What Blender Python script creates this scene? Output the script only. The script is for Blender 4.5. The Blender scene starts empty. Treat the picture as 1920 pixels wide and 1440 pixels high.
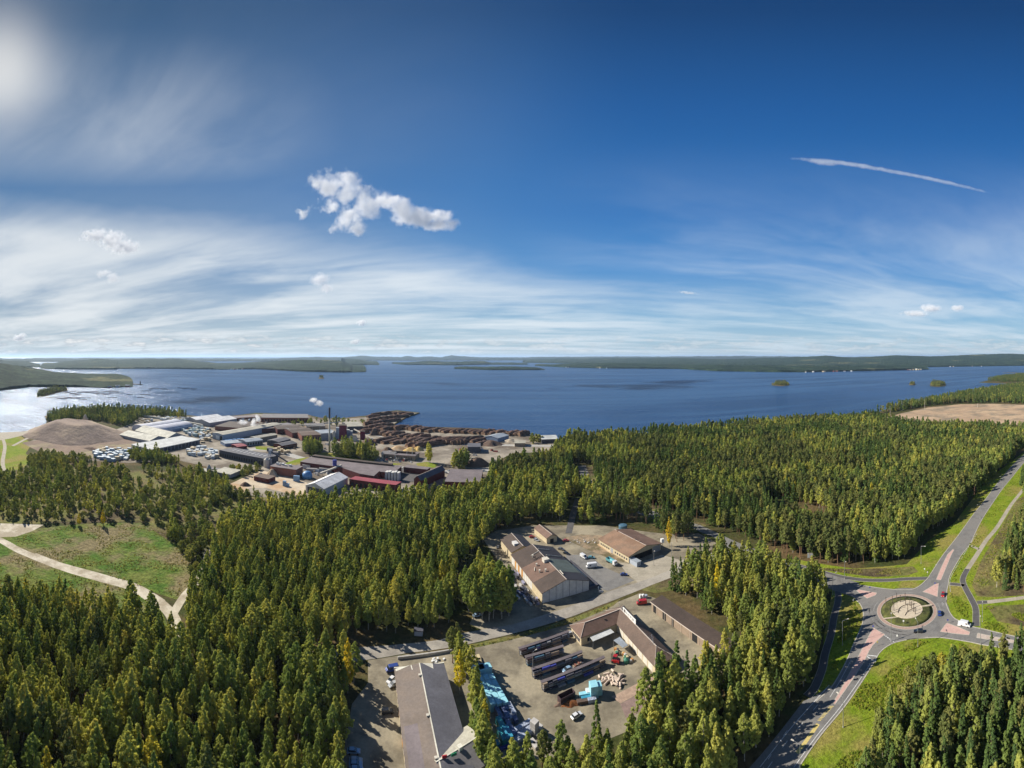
import bpy, bmesh, math, random
import numpy as np
from mathutils import Vector, Matrix
R = math.radians
# ---------------------------------------------------------------- camera
F, CX, CY, HC = 812.0, 960.0, 668.0, 130.0     # focal length and horizon in photo pixels, camera height in metres
sc = bpy.context.scene
COL = sc.collection
cam_d = bpy.data.cameras.new("camera")
cam_d.type = 'PANO'
cam_d.panorama_type = 'CENTRAL_CYLINDRICAL'
cam_d.central_cylindrical_range_u_min = -960.0 / F
cam_d.central_cylindrical_range_u_max = 960.0 / F
cam_d.central_cylindrical_range_v_min = -(1440 - CY) / F
cam_d.central_cylindrical_range_v_max = CY / F
cam_d.central_cylindrical_radius = 1.0
cam_d.clip_start = 0.5
cam_d.clip_end = 200000
cam = bpy.data.objects.new("camera", cam_d)
COL.objects.link(cam)
cam.location = (0, 0, HC)
cam.rotation_euler = (R(90), 0, 0)
sc.camera = cam
# ---------------------------------------------------------------- render settings
sc.render.engine = 'CYCLES'
sc.view_settings.view_transform = 'Standard'
sc.view_settings.look = 'None'
sc.view_settings.gamma = 1
sc.view_settings.exposure = 0.72
cy = sc.cycles
cy.use_denoising = True
cy.max_bounces = 12
cy.diffuse_bounces = 2
cy.glossy_bounces = 2
cy.transmission_bounces = 3
cy.transparent_max_bounces = 8
cy.volume_bounces = 10
cy.volume_max_steps = 128
cy.caustics_reflective = False
cy.caustics_refractive = False
# ---------------------------------------------------------------- light
SUN_AZ, SUN_EL = -67.5, 33.5
sun_dir = Vector((math.sin(R(SUN_AZ)) * math.cos(R(SUN_EL)), math.cos(R(SUN_AZ)) * math.cos(R(SUN_EL)), math.sin(R(SUN_EL))))
sd = bpy.data.lights.new("sun", 'SUN')
sd.energy = 5.0
sd.angle = R(0.5)
sd.color = (1.0, 0.93, 0.82)
so = bpy.data.objects.new("sun", sd)
COL.objects.link(so)
so.rotation_euler = sun_dir.to_track_quat('Z', 'Y').to_euler()
so.location = (0, 0, 400)

class NT:
    """small helper to wire shader nodes"""
    def __init__(s, tree):
        s.t = tree; s.n = tree.nodes; s.l = tree.links
    def node(s, typ, **kw):
        n = s.n.new(typ)
        ins = kw.pop('ins', {})
        for k, v in kw.items(): setattr(n, k, v)
        for k, v in ins.items(): s.put(n.inputs[k], v)
        return n
    def put(s, sock, v):
        if isinstance(v, bpy.types.NodeSocket): s.l.new(v, sock)
        elif isinstance(v, bpy.types.Node): s.l.new(v.outputs[0], sock)
        else: sock.default_value = v
    def math(s, op, a, b=0.0, c=0.0, clamp=False):
        n = s.n.new('ShaderNodeMath'); n.operation = op; n.use_clamp = clamp
        s.put(n.inputs[0], a); s.put(n.inputs[1], b); s.put(n.inputs[2], c)
        return n.outputs[0]
    def vmath(s, op, a, b=(0, 0, 0)):
        n = s.n.new('ShaderNodeVectorMath'); n.operation = op
        s.put(n.inputs[0], a); s.put(n.inputs[1], b)
        return n.outputs['Value'] if op in ('DOT_PRODUCT', 'LENGTH', 'DISTANCE') else n.outputs[0]
    def smooth(s, v, a, b, lo=0.0, hi=1.0):
        n = s.n.new('ShaderNodeMapRange'); n.interpolation_type = 'SMOOTHSTEP'
        s.put(n.inputs[0], v); n.inputs[1].default_value = a; n.inputs[2].default_value = b
        n.inputs[3].default_value = lo; n.inputs[4].default_value = hi
        return n.outputs[0]
    def noise(s, vec, scale, detail=4, rough=0.55, dist=0.0, out=0):
        n = s.n.new('ShaderNodeTexNoise')
        if vec is not None: s.l.new(vec, n.inputs['Vector'])
        n.inputs['Scale'].default_value = scale; n.inputs['Detail'].default_value = detail
        n.inputs['Roughness'].default_value = rough; n.inputs['Distortion'].default_value = dist
        return n.outputs[out]
    def mix(s, fac, a, b, blend='MIX'):
        n = s.n.new('ShaderNodeMix'); n.data_type = 'RGBA'; n.blend_type = blend
        s.put(n.inputs[0], fac)
        s.put(n.inputs[6], a if isinstance(a, (bpy.types.NodeSocket, bpy.types.Node)) else (*a[:3], 1))
        s.put(n.inputs[7], b if isinstance(b, (bpy.types.NodeSocket, bpy.types.Node)) else (*b[:3], 1))
        return n.outputs[2]
    def ramp(s, fac, stops, interp='LINEAR'):
        n = s.n.new('ShaderNodeValToRGB'); cr = n.color_ramp; cr.interpolation = interp
        while len(cr.elements) < len(stops): cr.elements.new(0.5)
        for e, (p, c) in zip(cr.elements, stops):
            e.position = p; e.color = (*c[:3], 1)
        s.put(n.inputs[0], fac)
        return n.outputs[0]

# ---------------------------------------------------------------- sky
w = bpy.data.worlds.new("World")
sc.world = w
w.use_nodes = True
T = NT(w.node_tree)
T.n.clear()
sky = T.node('ShaderNodeTexSky', sky_type='NISHITA')
sky.sun_disc = False
sky.sun_elevation = R(SUN_EL)
sky.sun_rotation = R(SUN_AZ)
sky.altitude = 100
sky.air_density = 1.0
sky.dust_density = 0.6
sky.ozone_density = 2.2
tc = T.node('ShaderNodeTexCoord')
D = tc.outputs['Generated']
sp = T.node('ShaderNodeSeparateXYZ', ins={0: D})
dx, dy, dz = sp.outputs
dzp = T.math('MAXIMUM', dz, 0.0)
den = T.math('ADD', dzp, 0.05)
pxy = T.node('ShaderNodeCombineXYZ', ins={0: T.math('DIVIDE', dx, den), 1: T.math('DIVIDE', dy, den), 2: 0.0})
az = T.math('ARCTAN2', dx, dy)                     # azimuth, 0 ahead, + right
hor = T.math('SQRT', T.math('ADD', T.math('MULTIPLY', dx, dx), T.math('MULTIPLY', dy, dy)))
tanel = T.math('DIVIDE', dz, hor)
# streaked cirrus on a high plane, drawn out along the wind
mp = T.node('ShaderNodeMapping', ins={0: pxy.outputs[0]})
mp.inputs['Rotation'].default_value = (0, 0, R(62)); mp.inputs['Scale'].default_value = (0.42, 1.15, 1)
warp = T.noise(pxy.outputs[0], 0.35, 3, 0.5, 0, 1)
wv = T.vmath('ADD', mp.outputs[0], T.vmath('SCALE', warp))
wv.node.inputs[1].default_value = (0, 0, 0)
T.l.new(T.vmath('MULTIPLY', warp, (1.6, 1.6, 0)), wv.node.inputs[1])
c1 = T.noise(wv, 0.60, 7, 0.56)
c2 = T.noise(pxy.outputs[0], 0.42, 5, 0.55)
left = T.smooth(az, 0.55, -1.05)
line = T.math('SUBTRACT', tanel, T.math('SUBTRACT', 0.36, T.math('MULTIPLY', T.math('ADD', az, 1.18), 0.158)))
wob = T.math('MULTIPLY', T.math('SUBTRACT', c2, 0.5), 0.30)
wedge = T.smooth(T.math('ADD', line, wob), 0.10, -0.07)
wedge = T.math('MULTIPLY', wedge, T.smooth(az, 0.75, 0.05, 0.35, 1.0))
upper = T.math('MULTIPLY', T.math('MULTIPLY', T.smooth(tanel, 0.36, 0.50), T.smooth(tanel, 0.82, 0.55)), T.smooth(az, -0.25, -0.95, 0.0, 0.68))
rightw = T.math('MULTIPLY', T.smooth(az, -0.1, 0.55), T.smooth(tanel, 0.52, 0.06, 0.0, 0.72))
zen = T.math('MULTIPLY', T.smooth(az, 0.2, -0.6), 0.08)
cw = T.math('MAXIMUM', T.math('MAXIMUM', wedge, upper), T.math('MAXIMUM', rightw, zen))
cn = T.smooth(T.math('ADD', T.math('MULTIPLY', c1, 0.72), T.math('MULTIPLY', c2, 0.28)), 0.38, 0.63)
cm = T.math('MULTIPLY', cw, T.math('ADD', 0.06, T.math('MULTIPLY', cn, 0.80)), clamp=True)
# small cumulus far off, low over the horizon
cv = T.node('ShaderNodeCombineXYZ', ins={0: T.math('MULTIPLY', az, 9.0), 1: T.math('MULTIPLY', tanel, 34.0), 2: 3.0})
k1 = T.noise(cv.outputs[0], 2.2, 6, 0.6)
band = T.math('MULTIPLY', T.smooth(tanel, 0.006, 0.012), T.smooth(tanel, 0.062, 0.024))
kmask = T.math('MULTIPLY', T.smooth(k1, 0.49, 0.57), band)
kl = T.smooth(az, 0.25, -0.9, 0.35, 1.0)
kmask = T.math('MULTIPLY', kmask, kl)
hz = T.smooth(tanel, 0.34, 0.0)                     # pale haze near the horizon
sdot = T.vmath('DOT_PRODUCT', D, tuple(sun_dir))
cosd = T.math('DIVIDE', T.math('ADD', T.math('MULTIPLY', dx, math.sin(R(SUN_AZ))), T.math('MULTIPLY', dy, math.cos(R(SUN_AZ)))), hor)
near = T.smooth(cosd, 0.05, 1.0)
te = T.math('MULTIPLY', tanel, 1.0, clamp=True)
gr = T.ramp(te, [(0.0, (3.5, 4.1, 4.6)), (0.084, (1.75, 3.0, 4.1)), (0.207, (0.50, 1.75, 3.8)), (0.33, (0.22, 1.14, 3.1)), (0.576, (0.09, 0.64, 2.05)), (0.80, (0.04, 0.26, 0.88)), (1.0, (0.04, 0.22, 0.75))])
gl = T.ramp(te, [(0.0, (3.7, 4.0, 4.2)), (0.084, (2.7, 3.3, 3.7)), (0.207, (1.35, 2.3, 3.4)), (0.39, (0.62, 1.52, 3.0)), (0.576, (0.58, 1.28, 2.45)), (0.80, (0.32, 0.80, 1.62)), (1.0, (0.2, 0.6, 1.4))])
tint = T.ramp(T.math('ADD', T.math('MULTIPLY', sdot, 0.5), 0.5), [(0.0, (0.15, 0.43, 0.68)), (0.55, (0.17, 0.46, 0.76)), (0.78, (0.175, 0.39, 0.60)), (0.90, (0.062, 0.165, 0.33)), (0.965, (0.030, 0.075, 0.160)), (0.988, (0.035, 0.065, 0.115)), (0.997, (0.04, 0.06, 0.09)), (1.0, (0.12, 0.12, 0.13))])
base = T.mix(0.72, T.mix(1.0, sky.outputs[0], tint, 'MULTIPLY'), T.mix(near, gr, gl))
base = T.mix(T.math('MULTIPLY', T.math('POWER', T.math('MAXIMUM', sdot, 0.0), 300.0), 0.6), base, (6.0, 5.9, 5.6))
col = T.mix(T.math('MULTIPLY', cm, 0.95), base, T.mix(left, (4.8, 5.3, 5.7), (5.2, 5.4, 5.5)))
col = T.mix(T.math('MULTIPLY', kmask, 0.85), col, T.mix(T.smooth(k1, 0.52, 0.66), (2.7, 3.0, 3.4), (5.6, 5.5, 5.3)))
bg = T.node('ShaderNodeBackground', ins={0: col, 1: 0.10})
T.l.new(bg.outputs[0], T.node('ShaderNodeOutputWorld').inputs[0])

# ---------------------------------------------------------------- helpers
def W(x, y, z=0.0):
    """photo pixel -> point at height z"""
    r = (HC - z) * F / (y - CY)
    a = (x - CX) / F
    return Vector((r * math.sin(a), r * math.cos(a), z))
def px_of(p):
    a = math.atan2(p[0], p[1]); r = math.hypot(p[0], p[1])
    return CX + a * F, CY + (HC - (p[2] if len(p) > 2 else 0.0)) * F / r
def inpoly(x, y, P):
    c = False; j = len(P) - 1
    for i in range(len(P)):
        xi, yi = P[i][0], P[i][1]; xj, yj = P[j][0], P[j][1]
        if (yi > y) != (yj > y) and x < (xj - xi) * (y - yi) / (yj - yi) + xi: c = not c
        j = i
    return c
def tag(o, label=None, cat=None, group=None, kind=None):
    if label: o['label'] = label
    if cat: o['category'] = cat
    if group: o['group'] = group
    if kind: o['kind'] = kind
    return o
def empty(name, loc, label=None, cat=None, group=None, rz=0.0):
    o = bpy.data.objects.new(name, None)
    o.empty_display_size = 0.5
    COL.objects.link(o); o.location = loc; o.rotation_euler = (0, 0, rz)
    return tag(o, label, cat, group)
def copy_tree(root, loc, rz=None, label=None, group=None, scale=None):
    c = root.copy(); COL.objects.link(c); c.location = loc
    if rz is not None: c.rotation_euler = (0, 0, rz)
    if scale is not None: c.scale = scale
    if label: c['label'] = label
    if group: c['group'] = group
    for ch in KIDS.get(root.name, []):
        d = ch.copy(); COL.objects.link(d); d.parent = c
        KIDS.setdefault(c.name, []).append(d)
        for g in KIDS.get(ch.name, []):
            e = g.copy(); COL.objects.link(e); e.parent = d
            KIDS.setdefault(d.name, []).append(e)
    return c
KIDS = {}
HAZE_D = 2.6e-5
class MB:
    def __init__(s): s.v = []; s.f = []; s.m = []
    def poly(s, pts, m=0):
        b = len(s.v); s.v += [tuple(p) for p in pts]; s.f.append(tuple(range(b, b + len(pts)))); s.m.append(m)
    def hexa(s, p, m=0):
        """8 points: bottom ring 0-3 counter-clockwise, top ring 4-7"""
        b = len(s.v); s.v += [tuple(q) for q in p]
        for q in ((3, 2, 1, 0), (4, 5, 6, 7), (0, 1, 5, 4), (1, 2, 6, 5), (2, 3, 7, 6), (3, 0, 4, 7)):
            s.f.append(tuple(b + i for i in q)); s.m.append(m)
    def box(s, x0, x1, y0, y1, z0, z1, m=0, fr=None):
        P = [(x0, y0, z0), (x1, y0, z0), (x1, y1, z0), (x0, y1, z0), (x0, y0, z1), (x1, y0, z1), (x1, y1, z1), (x0, y1, z1)]
        s.hexa([fr(*q) for q in P] if fr else P, m)
    def prism(s, prof, y0, y1, m=0, fr=None, capm=None):
        """profile in x,z swept along y"""
        n = len(prof); b = len(s.v)
        for y in (y0, y1):
            for x, z in prof: s.v.append(tuple(fr(x, y, z)) if fr else (x, y, z))
        for i in range(n):
            j = (i + 1) % n
            s.f.append((b + i, b + j, b + n + j, b + n + i)); s.m.append(m)
        cm = m if capm is None else capm
        s.f.append(tuple(b + i for i in reversed(range(n)))); s.m.append(cm)
        s.f.append(tuple(b + n + i for i in range(n))); s.m.append(cm)
    def tube(s, p0, p1, r0, r1=None, n=8, m=0, caps=True):
        r1 = r0 if r1 is None else r1
        p0 = Vector(p0); p1 = Vector(p1); d = (p1 - p0).normalized()
        u = d.orthogonal().normalized(); v = d.cross(u); b = len(s.v)
        for p, r in ((p0, r0), (p1, r1)):
            for i in range(n):
                a = 2 * math.pi * i / n
                s.v.append(tuple(p + (u * math.cos(a) + v * math.sin(a)) * r))
        for i in range(n):
            j = (i + 1) % n
            s.f.append((b + i, b + j, b + n + j, b + n + i)); s.m.append(m)
        if caps:
            s.f.append(tuple(b + i for i in reversed(range(n)))); s.m.append(m)
            s.f.append(tuple(b + n + i for i in range(n))); s.m.append(m)
    def lathe(s, c, prof, n=16, m=0):
        b = len(s.v); k = len(prof)
        for r, z in prof:
            for i in range(n):
                a = 2 * math.pi * i / n; s.v.append((c[0] + r * math.cos(a), c[1] + r * math.sin(a), c[2] + z))
        for q in range(k - 1):
            for i in range(n):
                j = (i + 1) % n
                s.f.append((b + q * n + i, b + q * n + j, b + (q + 1) * n + j, b + (q + 1) * n + i)); s.m.append(m)
        s.f.append(tuple(b + i for i in reversed(range(n)))); s.m.append(m)
        s.f.append(tuple(b + (k - 1) * n + i for i in range(n))); s.m.append(m)
    def build(s, name, mats, parent=None, smooth=False, bevel=0.0):
        me = bpy.data.meshes.new(name)
        off = parent.location if (parent is not None and not getattr(s, 'local', False)) else Vector((0, 0, 0))
        vs = [(a - off[0], b - off[1], c - off[2]) for a, b, c in s.v]
        me.from_pydata(vs, [], s.f)
        mats = mats if isinstance(mats, (list, tuple)) else [mats]
        for q in mats: me.materials.append(q)
        me.polygons.foreach_set('material_index', s.m)
        if smooth: me.polygons.foreach_set('use_smooth', [True] * len(s.f))
        me.update()
        o = bpy.data.objects.new(name, me); COL.objects.link(o)
        if parent is not None:
            o.parent = parent; KIDS.setdefault(parent.name, []).append(o)
        if bevel > 0:
            bv = o.modifiers.new('bevel', 'BEVEL'); bv.width = bevel; bv.segments = 2; bv.limit_method = 'ANGLE'
        return o
def MBL():
    m = MB(); m.local = True; return m

# ---------------------------------------------------------------- materials
def new_mat(name):
    m = bpy.data.materials.new(name); m.use_nodes = True
    t = NT(m.node_tree); t.n.clear()
    out = t.node('ShaderNodeOutputMaterial')
    return m, t, out
def surf(name, c1, c2=None, scale=0.5, rough=0.85, bump=0.0, bscale=None, metal=0.0, c3=None, s3=0.05, spec=0.3, detail=5, fc=(0.82, 1.1)):
    """principled surface with two or three noise-mixed colours (world position)"""
    m, t, out = new_mat(name)
    geo = t.node('ShaderNodeNewGeometry').outputs['Position']
    c2 = c2 or tuple(v * 0.72 for v in c1)
    f = t.smooth(t.noise(geo, scale, detail, 0.6), 0.35, 0.65)
    col = t.mix(f, c1, c2)
    if c3: col = t.mix(t.smooth(t.noise(geo, s3, 4, 0.6), 0.45, 0.62), col, c3)
    fine = t.noise(geo, scale * 6, 3, 0.7)
    col = t.mix(1.0, col, t.ramp(fine, [(0.3, (fc[0],) * 3), (0.7, (fc[1],) * 3)]), 'MULTIPLY')
    b = t.node('ShaderNodeBsdfPrincipled', ins={'Base Color': col, 'Roughness': rough, 'Metallic': metal})
    b.inputs['Specular IOR Level'].default_value = spec
    if bump:
        bn = t.node('ShaderNodeBump', ins={'Strength': 1.0, 'Distance': bump, 'Height': t.noise(geo, bscale or scale * 4, 5, 0.65)})
        t.l.new(bn.outputs[0], b.inputs['Normal'])
    t.l.new(b.outputs[0], out.inputs[0])
    return m
M = {}
def paint(key, c, rough=0.5, metal=0.0, var=0.85, scale=0.8, spec=0.4):
    if key not in M: M[key] = surf(key, c, tuple(v * var for v in c), scale, rough, 0, metal=metal, spec=spec)
    return M[key]
M['asphalt'] = surf('asphalt', (0.20, 0.195, 0.185), (0.15, 0.145, 0.138), 0.25, 0.9, 0.01, 8, c3=(0.20, 0.19, 0.175), s3=0.04)
M['asphalt_dark'] = surf('asphalt_dark', (0.105, 0.10, 0.10), (0.085, 0.082, 0.082), 0.3, 0.9, 0.01, 8)
M['gravel_road'] = surf('gravel_road', (0.30, 0.275, 0.235), (0.23, 0.21, 0.18), 0.15, 0.95, 0.03, 4, c3=(0.36, 0.33, 0.28), s3=0.03)
M['yard'] = surf('yard', (0.235, 0.205, 0.145), (0.145, 0.125, 0.09), 0.13, 0.95, 0.04, 3, c3=(0.31, 0.27, 0.19), s3=0.045)
M['yard_far'] = surf('yard_far', (0.33, 0.29, 0.23), (0.19, 0.165, 0.13), 0.035, 0.95, 0.05, 1, c3=(0.12, 0.095, 0.07), s3=0.02)
M['path_pale'] = surf('path_pale', (0.38, 0.34, 0.27), (0.30, 0.27, 0.21), 0.2, 0.95, 0.02, 5)
M['track'] = surf('track', (0.55, 0.50, 0.40), (0.42, 0.37, 0.28), 0.12, 0.95, 0.05, 2, c3=(0.33, 0.28, 0.20), s3=0.06)
M['pink'] = surf('pink_paving', (0.56, 0.37, 0.32), (0.50, 0.32, 0.275), 0.6, 0.85, 0.01, 9)
M['pink_pale'] = surf('pink_pale', (0.50, 0.42, 0.36), (0.44, 0.36, 0.30), 0.6, 0.85)
M['white_line'] = surf('white_line', (0.72, 0.72, 0.70), (0.55, 0.55, 0.53), 2.0, 0.7)
M['yellow_line'] = surf('yellow_line', (0.62, 0.50, 0.18), (0.50, 0.40, 0.14), 2.0, 0.7)
M['kerb'] = surf('kerbstone', (0.48, 0.45, 0.38), (0.38, 0.35, 0.30), 1.5, 0.85)
def grass_mat(name, a, b, c, s1=0.08, s2=0.02, bump=0.35, bs=1.2):
    return surf(name, a, b, s1, 1.0, bump, bs, c3=c, s3=s2, spec=0.1, detail=8, fc=(0.55, 1.35))
M['lawn'] = grass_mat('lawn', (0.135, 0.20, 0.012), (0.20, 0.245, 0.022), (0.24, 0.21, 0.055), 0.12, 0.035)
M['meadow'] = grass_mat('meadow', (0.065, 0.13, 0.016), (0.15, 0.17, 0.04), (0.20, 0.165, 0.085), 0.06, 0.034, 1.6, 0.30)
M['rough_grass'] = grass_mat('rough_grass', (0.13, 0.14, 0.04), (0.21, 0.17, 0.07), (0.09, 0.07, 0.04), 0.06, 0.03, 0.6, 0.5)
M['forest_floor'] = grass_mat('forest_floor', (0.07, 0.06, 0.025), (0.045, 0.06, 0.015), (0.12, 0.085, 0.04), 0.07, 0.02, 0.3, 0.8)
M['bare_soil'] = surf('bare_soil', (0.46, 0.33, 0.21), (0.36, 0.25, 0.16), 0.012, 1.0, 0.4, 0.05, c3=(0.24, 0.19, 0.13), s3=0.02)
M['concrete'] = surf('concrete', (0.42, 0.41, 0.38), (0.33, 0.32, 0.30), 0.7, 0.85)
M['glass'] = paint('window_glass', (0.03, 0.04, 0.05), 0.12, spec=0.8)
M['rubber'] = paint('rubber', (0.02, 0.02, 0.02), 0.8)
M['steel'] = paint('galvanised_steel', (0.42, 0.43, 0.44), 0.45, 0.6)
M['dark'] = paint('dark_opening', (0.015, 0.015, 0.016), 0.9)
M['white'] = paint('white_paint', (0.75, 0.75, 0.73), 0.5)

from mathutils.geometry import tessellate_polygon
SHEETS = [0]
def tess(P):
    out = []
    for a, b, c in tessellate_polygon([[Vector((p[0], p[1], 0)) for p in P]]):
        A, B, C = P[a], P[b], P[c]
        out.append((a, b, c) if (B[0] - A[0]) * (C[1] - A[1]) - (B[1] - A[1]) * (C[0] - A[0]) > 0 else (a, c, b))
    return out
def sheet(name, pts, mat, z, px=True, parent=None, kind='structure', label=None, thick=0.0):
    P = [W(x, y, z) for x, y in pts] if px else [Vector((x, y, z)) for x, y in pts]
    me = bpy.data.meshes.new(name)
    SHEETS[0] += 1
    P = [Vector((p.x, p.y, p.z + SHEETS[0] * 0.0008)) for p in P]
    me.from_pydata(P, [], tess(P)); me.materials.append(mat)
    o = bpy.data.objects.new(name, me); COL.objects.link(o)
    if kind: o['kind'] = kind
    if label: o['label'] = label
    return o
def offset_line(P, d):
    """offset a world polyline sideways by d (positive = left)"""
    out = []
    for i, p in enumerate(P):
        a = P[max(i - 1, 0)]; b = P[min(i + 1, len(P) - 1)]
        t = Vector((b[0] - a[0], b[1] - a[1])).normalized()
        out.append(Vector((p[0] - t.y * d, p[1] + t.x * d, p[2])))
    return out
def smooth_line(P, n=6):
    out = []
    for i in range(len(P) - 1):
        p0 = P[max(i - 1, 0)]; p1 = P[i]; p2 = P[i + 1]; p3 = P[min(i + 2, len(P) - 1)]
        for k in range(n):
            t = k / n
            out.append(0.5 * ((2 * p1) + (-p0 + p2) * t + (2 * p0 - 5 * p1 + 4 * p2 - p3) * t * t + (-p0 + 3 * p1 - 3 * p2 + p3) * t ** 3))
    out.append(P[-1].copy())
    return out
def ribbon(mb, P, wdt, z, h=0.0, m=0, dash=None):
    """strip along world polyline; h>0 makes a solid kerb; dash=(on,off)"""
    L = offset_line(P, wdt / 2); Rr = offset_line(P, -wdt / 2); acc = 0.0
    for i in range(len(P) - 1):
        seg = (P[i + 1] - P[i]).length
        if dash and (acc % (dash[0] + dash[1])) > dash[0]: acc += seg; continue
        acc += seg
        a, b, c, d = Rr[i], Rr[i + 1], L[i + 1], L[i]
        if h > 0:
            mb.hexa([(q[0], q[1], z) for q in (a, b, c, d)] + [(q[0], q[1], z + h) for q in (a, b, c, d)], m)
        else: mb.poly([(q[0], q[1], z) for q in (a, b, c, d)], m)
def resample(P, step):
    out = [P[0].copy()]; rem = step
    for i in range(len(P) - 1):
        a, b = P[i], P[i + 1]; L = (b - a).length; s = 0.0
        while L - s >= rem:
            s += rem; out.append(a + (b - a) * (s / L)); rem = step
        rem -= (L - s)
    return out
def pxline(pts, z=0.0, n=5, step=None):
    P = smooth_line([W(x, y, z) for x, y in pts], n)
    return resample(P, step) if step else P
# ================================================================ LAND, WATER, HILLS
def ngon(name, P, mat, skirt=0.0, kind='structure'):
    n = len(P); vs = [tuple(p) for p in P] + [(p[0], p[1], p[2] - skirt) for p in P]
    fs = tess(P) + [(i, n + i, n + (i + 1) % n, (i + 1) % n) for i in range(n)]
    me = bpy.data.meshes.new(name); me.from_pydata(vs, [], fs); me.materials.append(mat); me.update()
    o = bpy.data.objects.new(name, me); COL.objects.link(o); o['kind'] = kind
    return o
SHORE = [(-60, 838), (-20, 822), (0, 813), (30, 811), (60, 806), (84, 798), (88, 790), (84, 780), (120, 771), (200, 766), (290, 769),
         (352, 778), (378, 781), (440, 779), (480, 774), (575, 777), (600, 783), (640, 784), (688, 779), (706, 773), (745, 769),
         (787, 773.5), (762, 782), (738, 796), (752, 801), (800, 800), (900, 803), (984, 811), (990, 820), (1010, 823), (1062, 823), (1085, 820),
         (1250, 810), (1400, 795), (1560, 785), (1640, 774), (1690, 760), (1720, 755), (1780, 743), (1835, 733), (1880, 725), (1905, 720),
         (1895, 718.5), (1850, 717.5), (1836, 716.5), (1852, 713.5), (1870, 709), (1920, 703), (2010, 700)]
land = []
for i in range(len(SHORE) - 1):
    (x0, y0), (x1, y1) = SHORE[i], SHORE[i + 1]
    n = max(1, int(abs(x1 - x0) / 14))
    for k in range(n):
        t = k / n; land.append(W(x0 + (x1 - x0) * t, y0 + (y1 - y0) * t, 0))
random.seed(5)
e0, e1 = land[0], land[-1]
land += [Vector((3200, 1500, 0)), Vector((1500, -1400, 0)), Vector((-1500, -1400, 0)), Vector((-900, 0, 0))]
ngon('ground', land, M['forest_floor'], skirt=5.0)
# lake
m, t, out = new_mat('lake_water')
geo = t.node('ShaderNodeNewGeometry').outputs['Position']
big = t.noise(geo, 0.0016, 4, 0.6)
mp2 = t.node('ShaderNodeMapping', ins={0: geo}); mp2.inputs['Scale'].default_value = (0.35, 1.0, 1); mp2.inputs['Rotation'].default_value = (0, 0, R(20))
wav = t.math('ADD', t.noise(mp2.outputs[0], 0.11, 3, 0.6), t.math('MULTIPLY', t.noise(mp2.outputs[0], 0.5, 3, 0.6), 0.35))
wav = t.math('ADD', wav, t.math('MULTIPLY', t.noise(mp2.outputs[0], 0.022, 3, 0.55), 2.2))
mp3 = t.node('ShaderNodeMapping', ins={0: geo}); mp3.inputs['Scale'].default_value = (0.0007, 0.006, 1); mp3.inputs['Rotation'].default_value = (0, 0, R(12))
lane = t.smooth(t.noise(mp3.outputs[0], 1.0, 5, 0.65), 0.42, 0.60)
wcol = t.mix(lane, t.mix(t.smooth(big, 0.4, 0.62), (0.013, 0.044, 0.118), (0.018, 0.057, 0.145)), (0.028, 0.076, 0.170))
bn = t.node('ShaderNodeBump', ins={'Strength': 1.0, 'Distance': 3.6, 'Height': wav})
fres = t.math('MULTIPLY', t.node('ShaderNodeFresnel', ins={'IOR': 1.33, 'Normal': bn.outputs[0]}).outputs[0], 0.42)
df = t.node('ShaderNodeBsdfDiffuse', ins={0: wcol}); gs = t.node('ShaderNodeBsdfGlossy', ins={'Color': (0.85, 0.92, 1.0, 1), 'Roughness': t.smooth(big, 0.3, 0.7, 0.13, 0.22), 'Normal': bn.outputs[0]})
t.l.new(t.node('ShaderNodeMixShader', ins={0: fres, 1: df, 2: gs}).outputs[0], out.inputs[0]); M['water'] = m
mb = MB(); NR = 96; rad = 90000.0
mb.poly([(rad * math.cos(2 * math.pi * i / NR), rad * math.sin(2 * math.pi * i / NR), -1.5) for i in range(NR)])
tag(mb.build('lake_water', M['water']), kind='structure')
# hills with forest over them
def hill_mat(name, a, b_, c, s=0.006, s3=0.0012, bump=6.0):
    m, t, out = new_mat(name)
    geo = t.node('ShaderNodeNewGeometry').outputs['Position']
    col = t.mix(t.smooth(t.noise(geo, s, 6, 0.65), 0.38, 0.62), a, b_)
    col = t.mix(t.smooth(t.noise(geo, s3, 5, 0.6), 0.60, 0.66), col, c)
    fl = t.noise(geo, 0.05, 3, 0.7)
    col = t.mix(1.0, col, t.ramp(fl, [(0.35, (0.45, 0.45, 0.45)), (0.65, (1.4, 1.4, 1.3))]), 'MULTIPLY')
    b = t.node('ShaderNodeBsdfPrincipled', ins={'Base Color': col, 'Roughness': 1.0}); b.inputs['Specular IOR Level'].default_value = 0.05
    bn = t.node('ShaderNodeBump', ins={'Strength': 1.0, 'Distance': bump, 'Height': t.noise(geo, 0.06, 4, 0.7)})
    t.l.new(bn.outputs[0], b.inputs['Normal']); t.l.new(b.outputs[0], out.inputs[0]); return m
M['hill'] = hill_mat('forested_hill', (0.010, 0.023, 0.014), (0.032, 0.054, 0.030), (0.13, 0.13, 0.065))
M['hill_far'] = hill_mat('forested_hill_far', (0.014, 0.022, 0.012), (0.022, 0.032, 0.016), (0.04, 0.045, 0.025), 0.0012, 0.0003, 1.0)
def interp(P, x):
    if x <= P[0][0]: return P[0][1]
    for i in range(len(P) - 1):
        if P[i][0] <= x <= P[i + 1][0]:
            t = (x - P[i][0]) / max(P[i + 1][0] - P[i][0], 1e-6)
            return P[i][1] + (P[i + 1][1] - P[i][1]) * t
    return P[-1][1]
from mathutils import noise as mnoise
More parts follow.
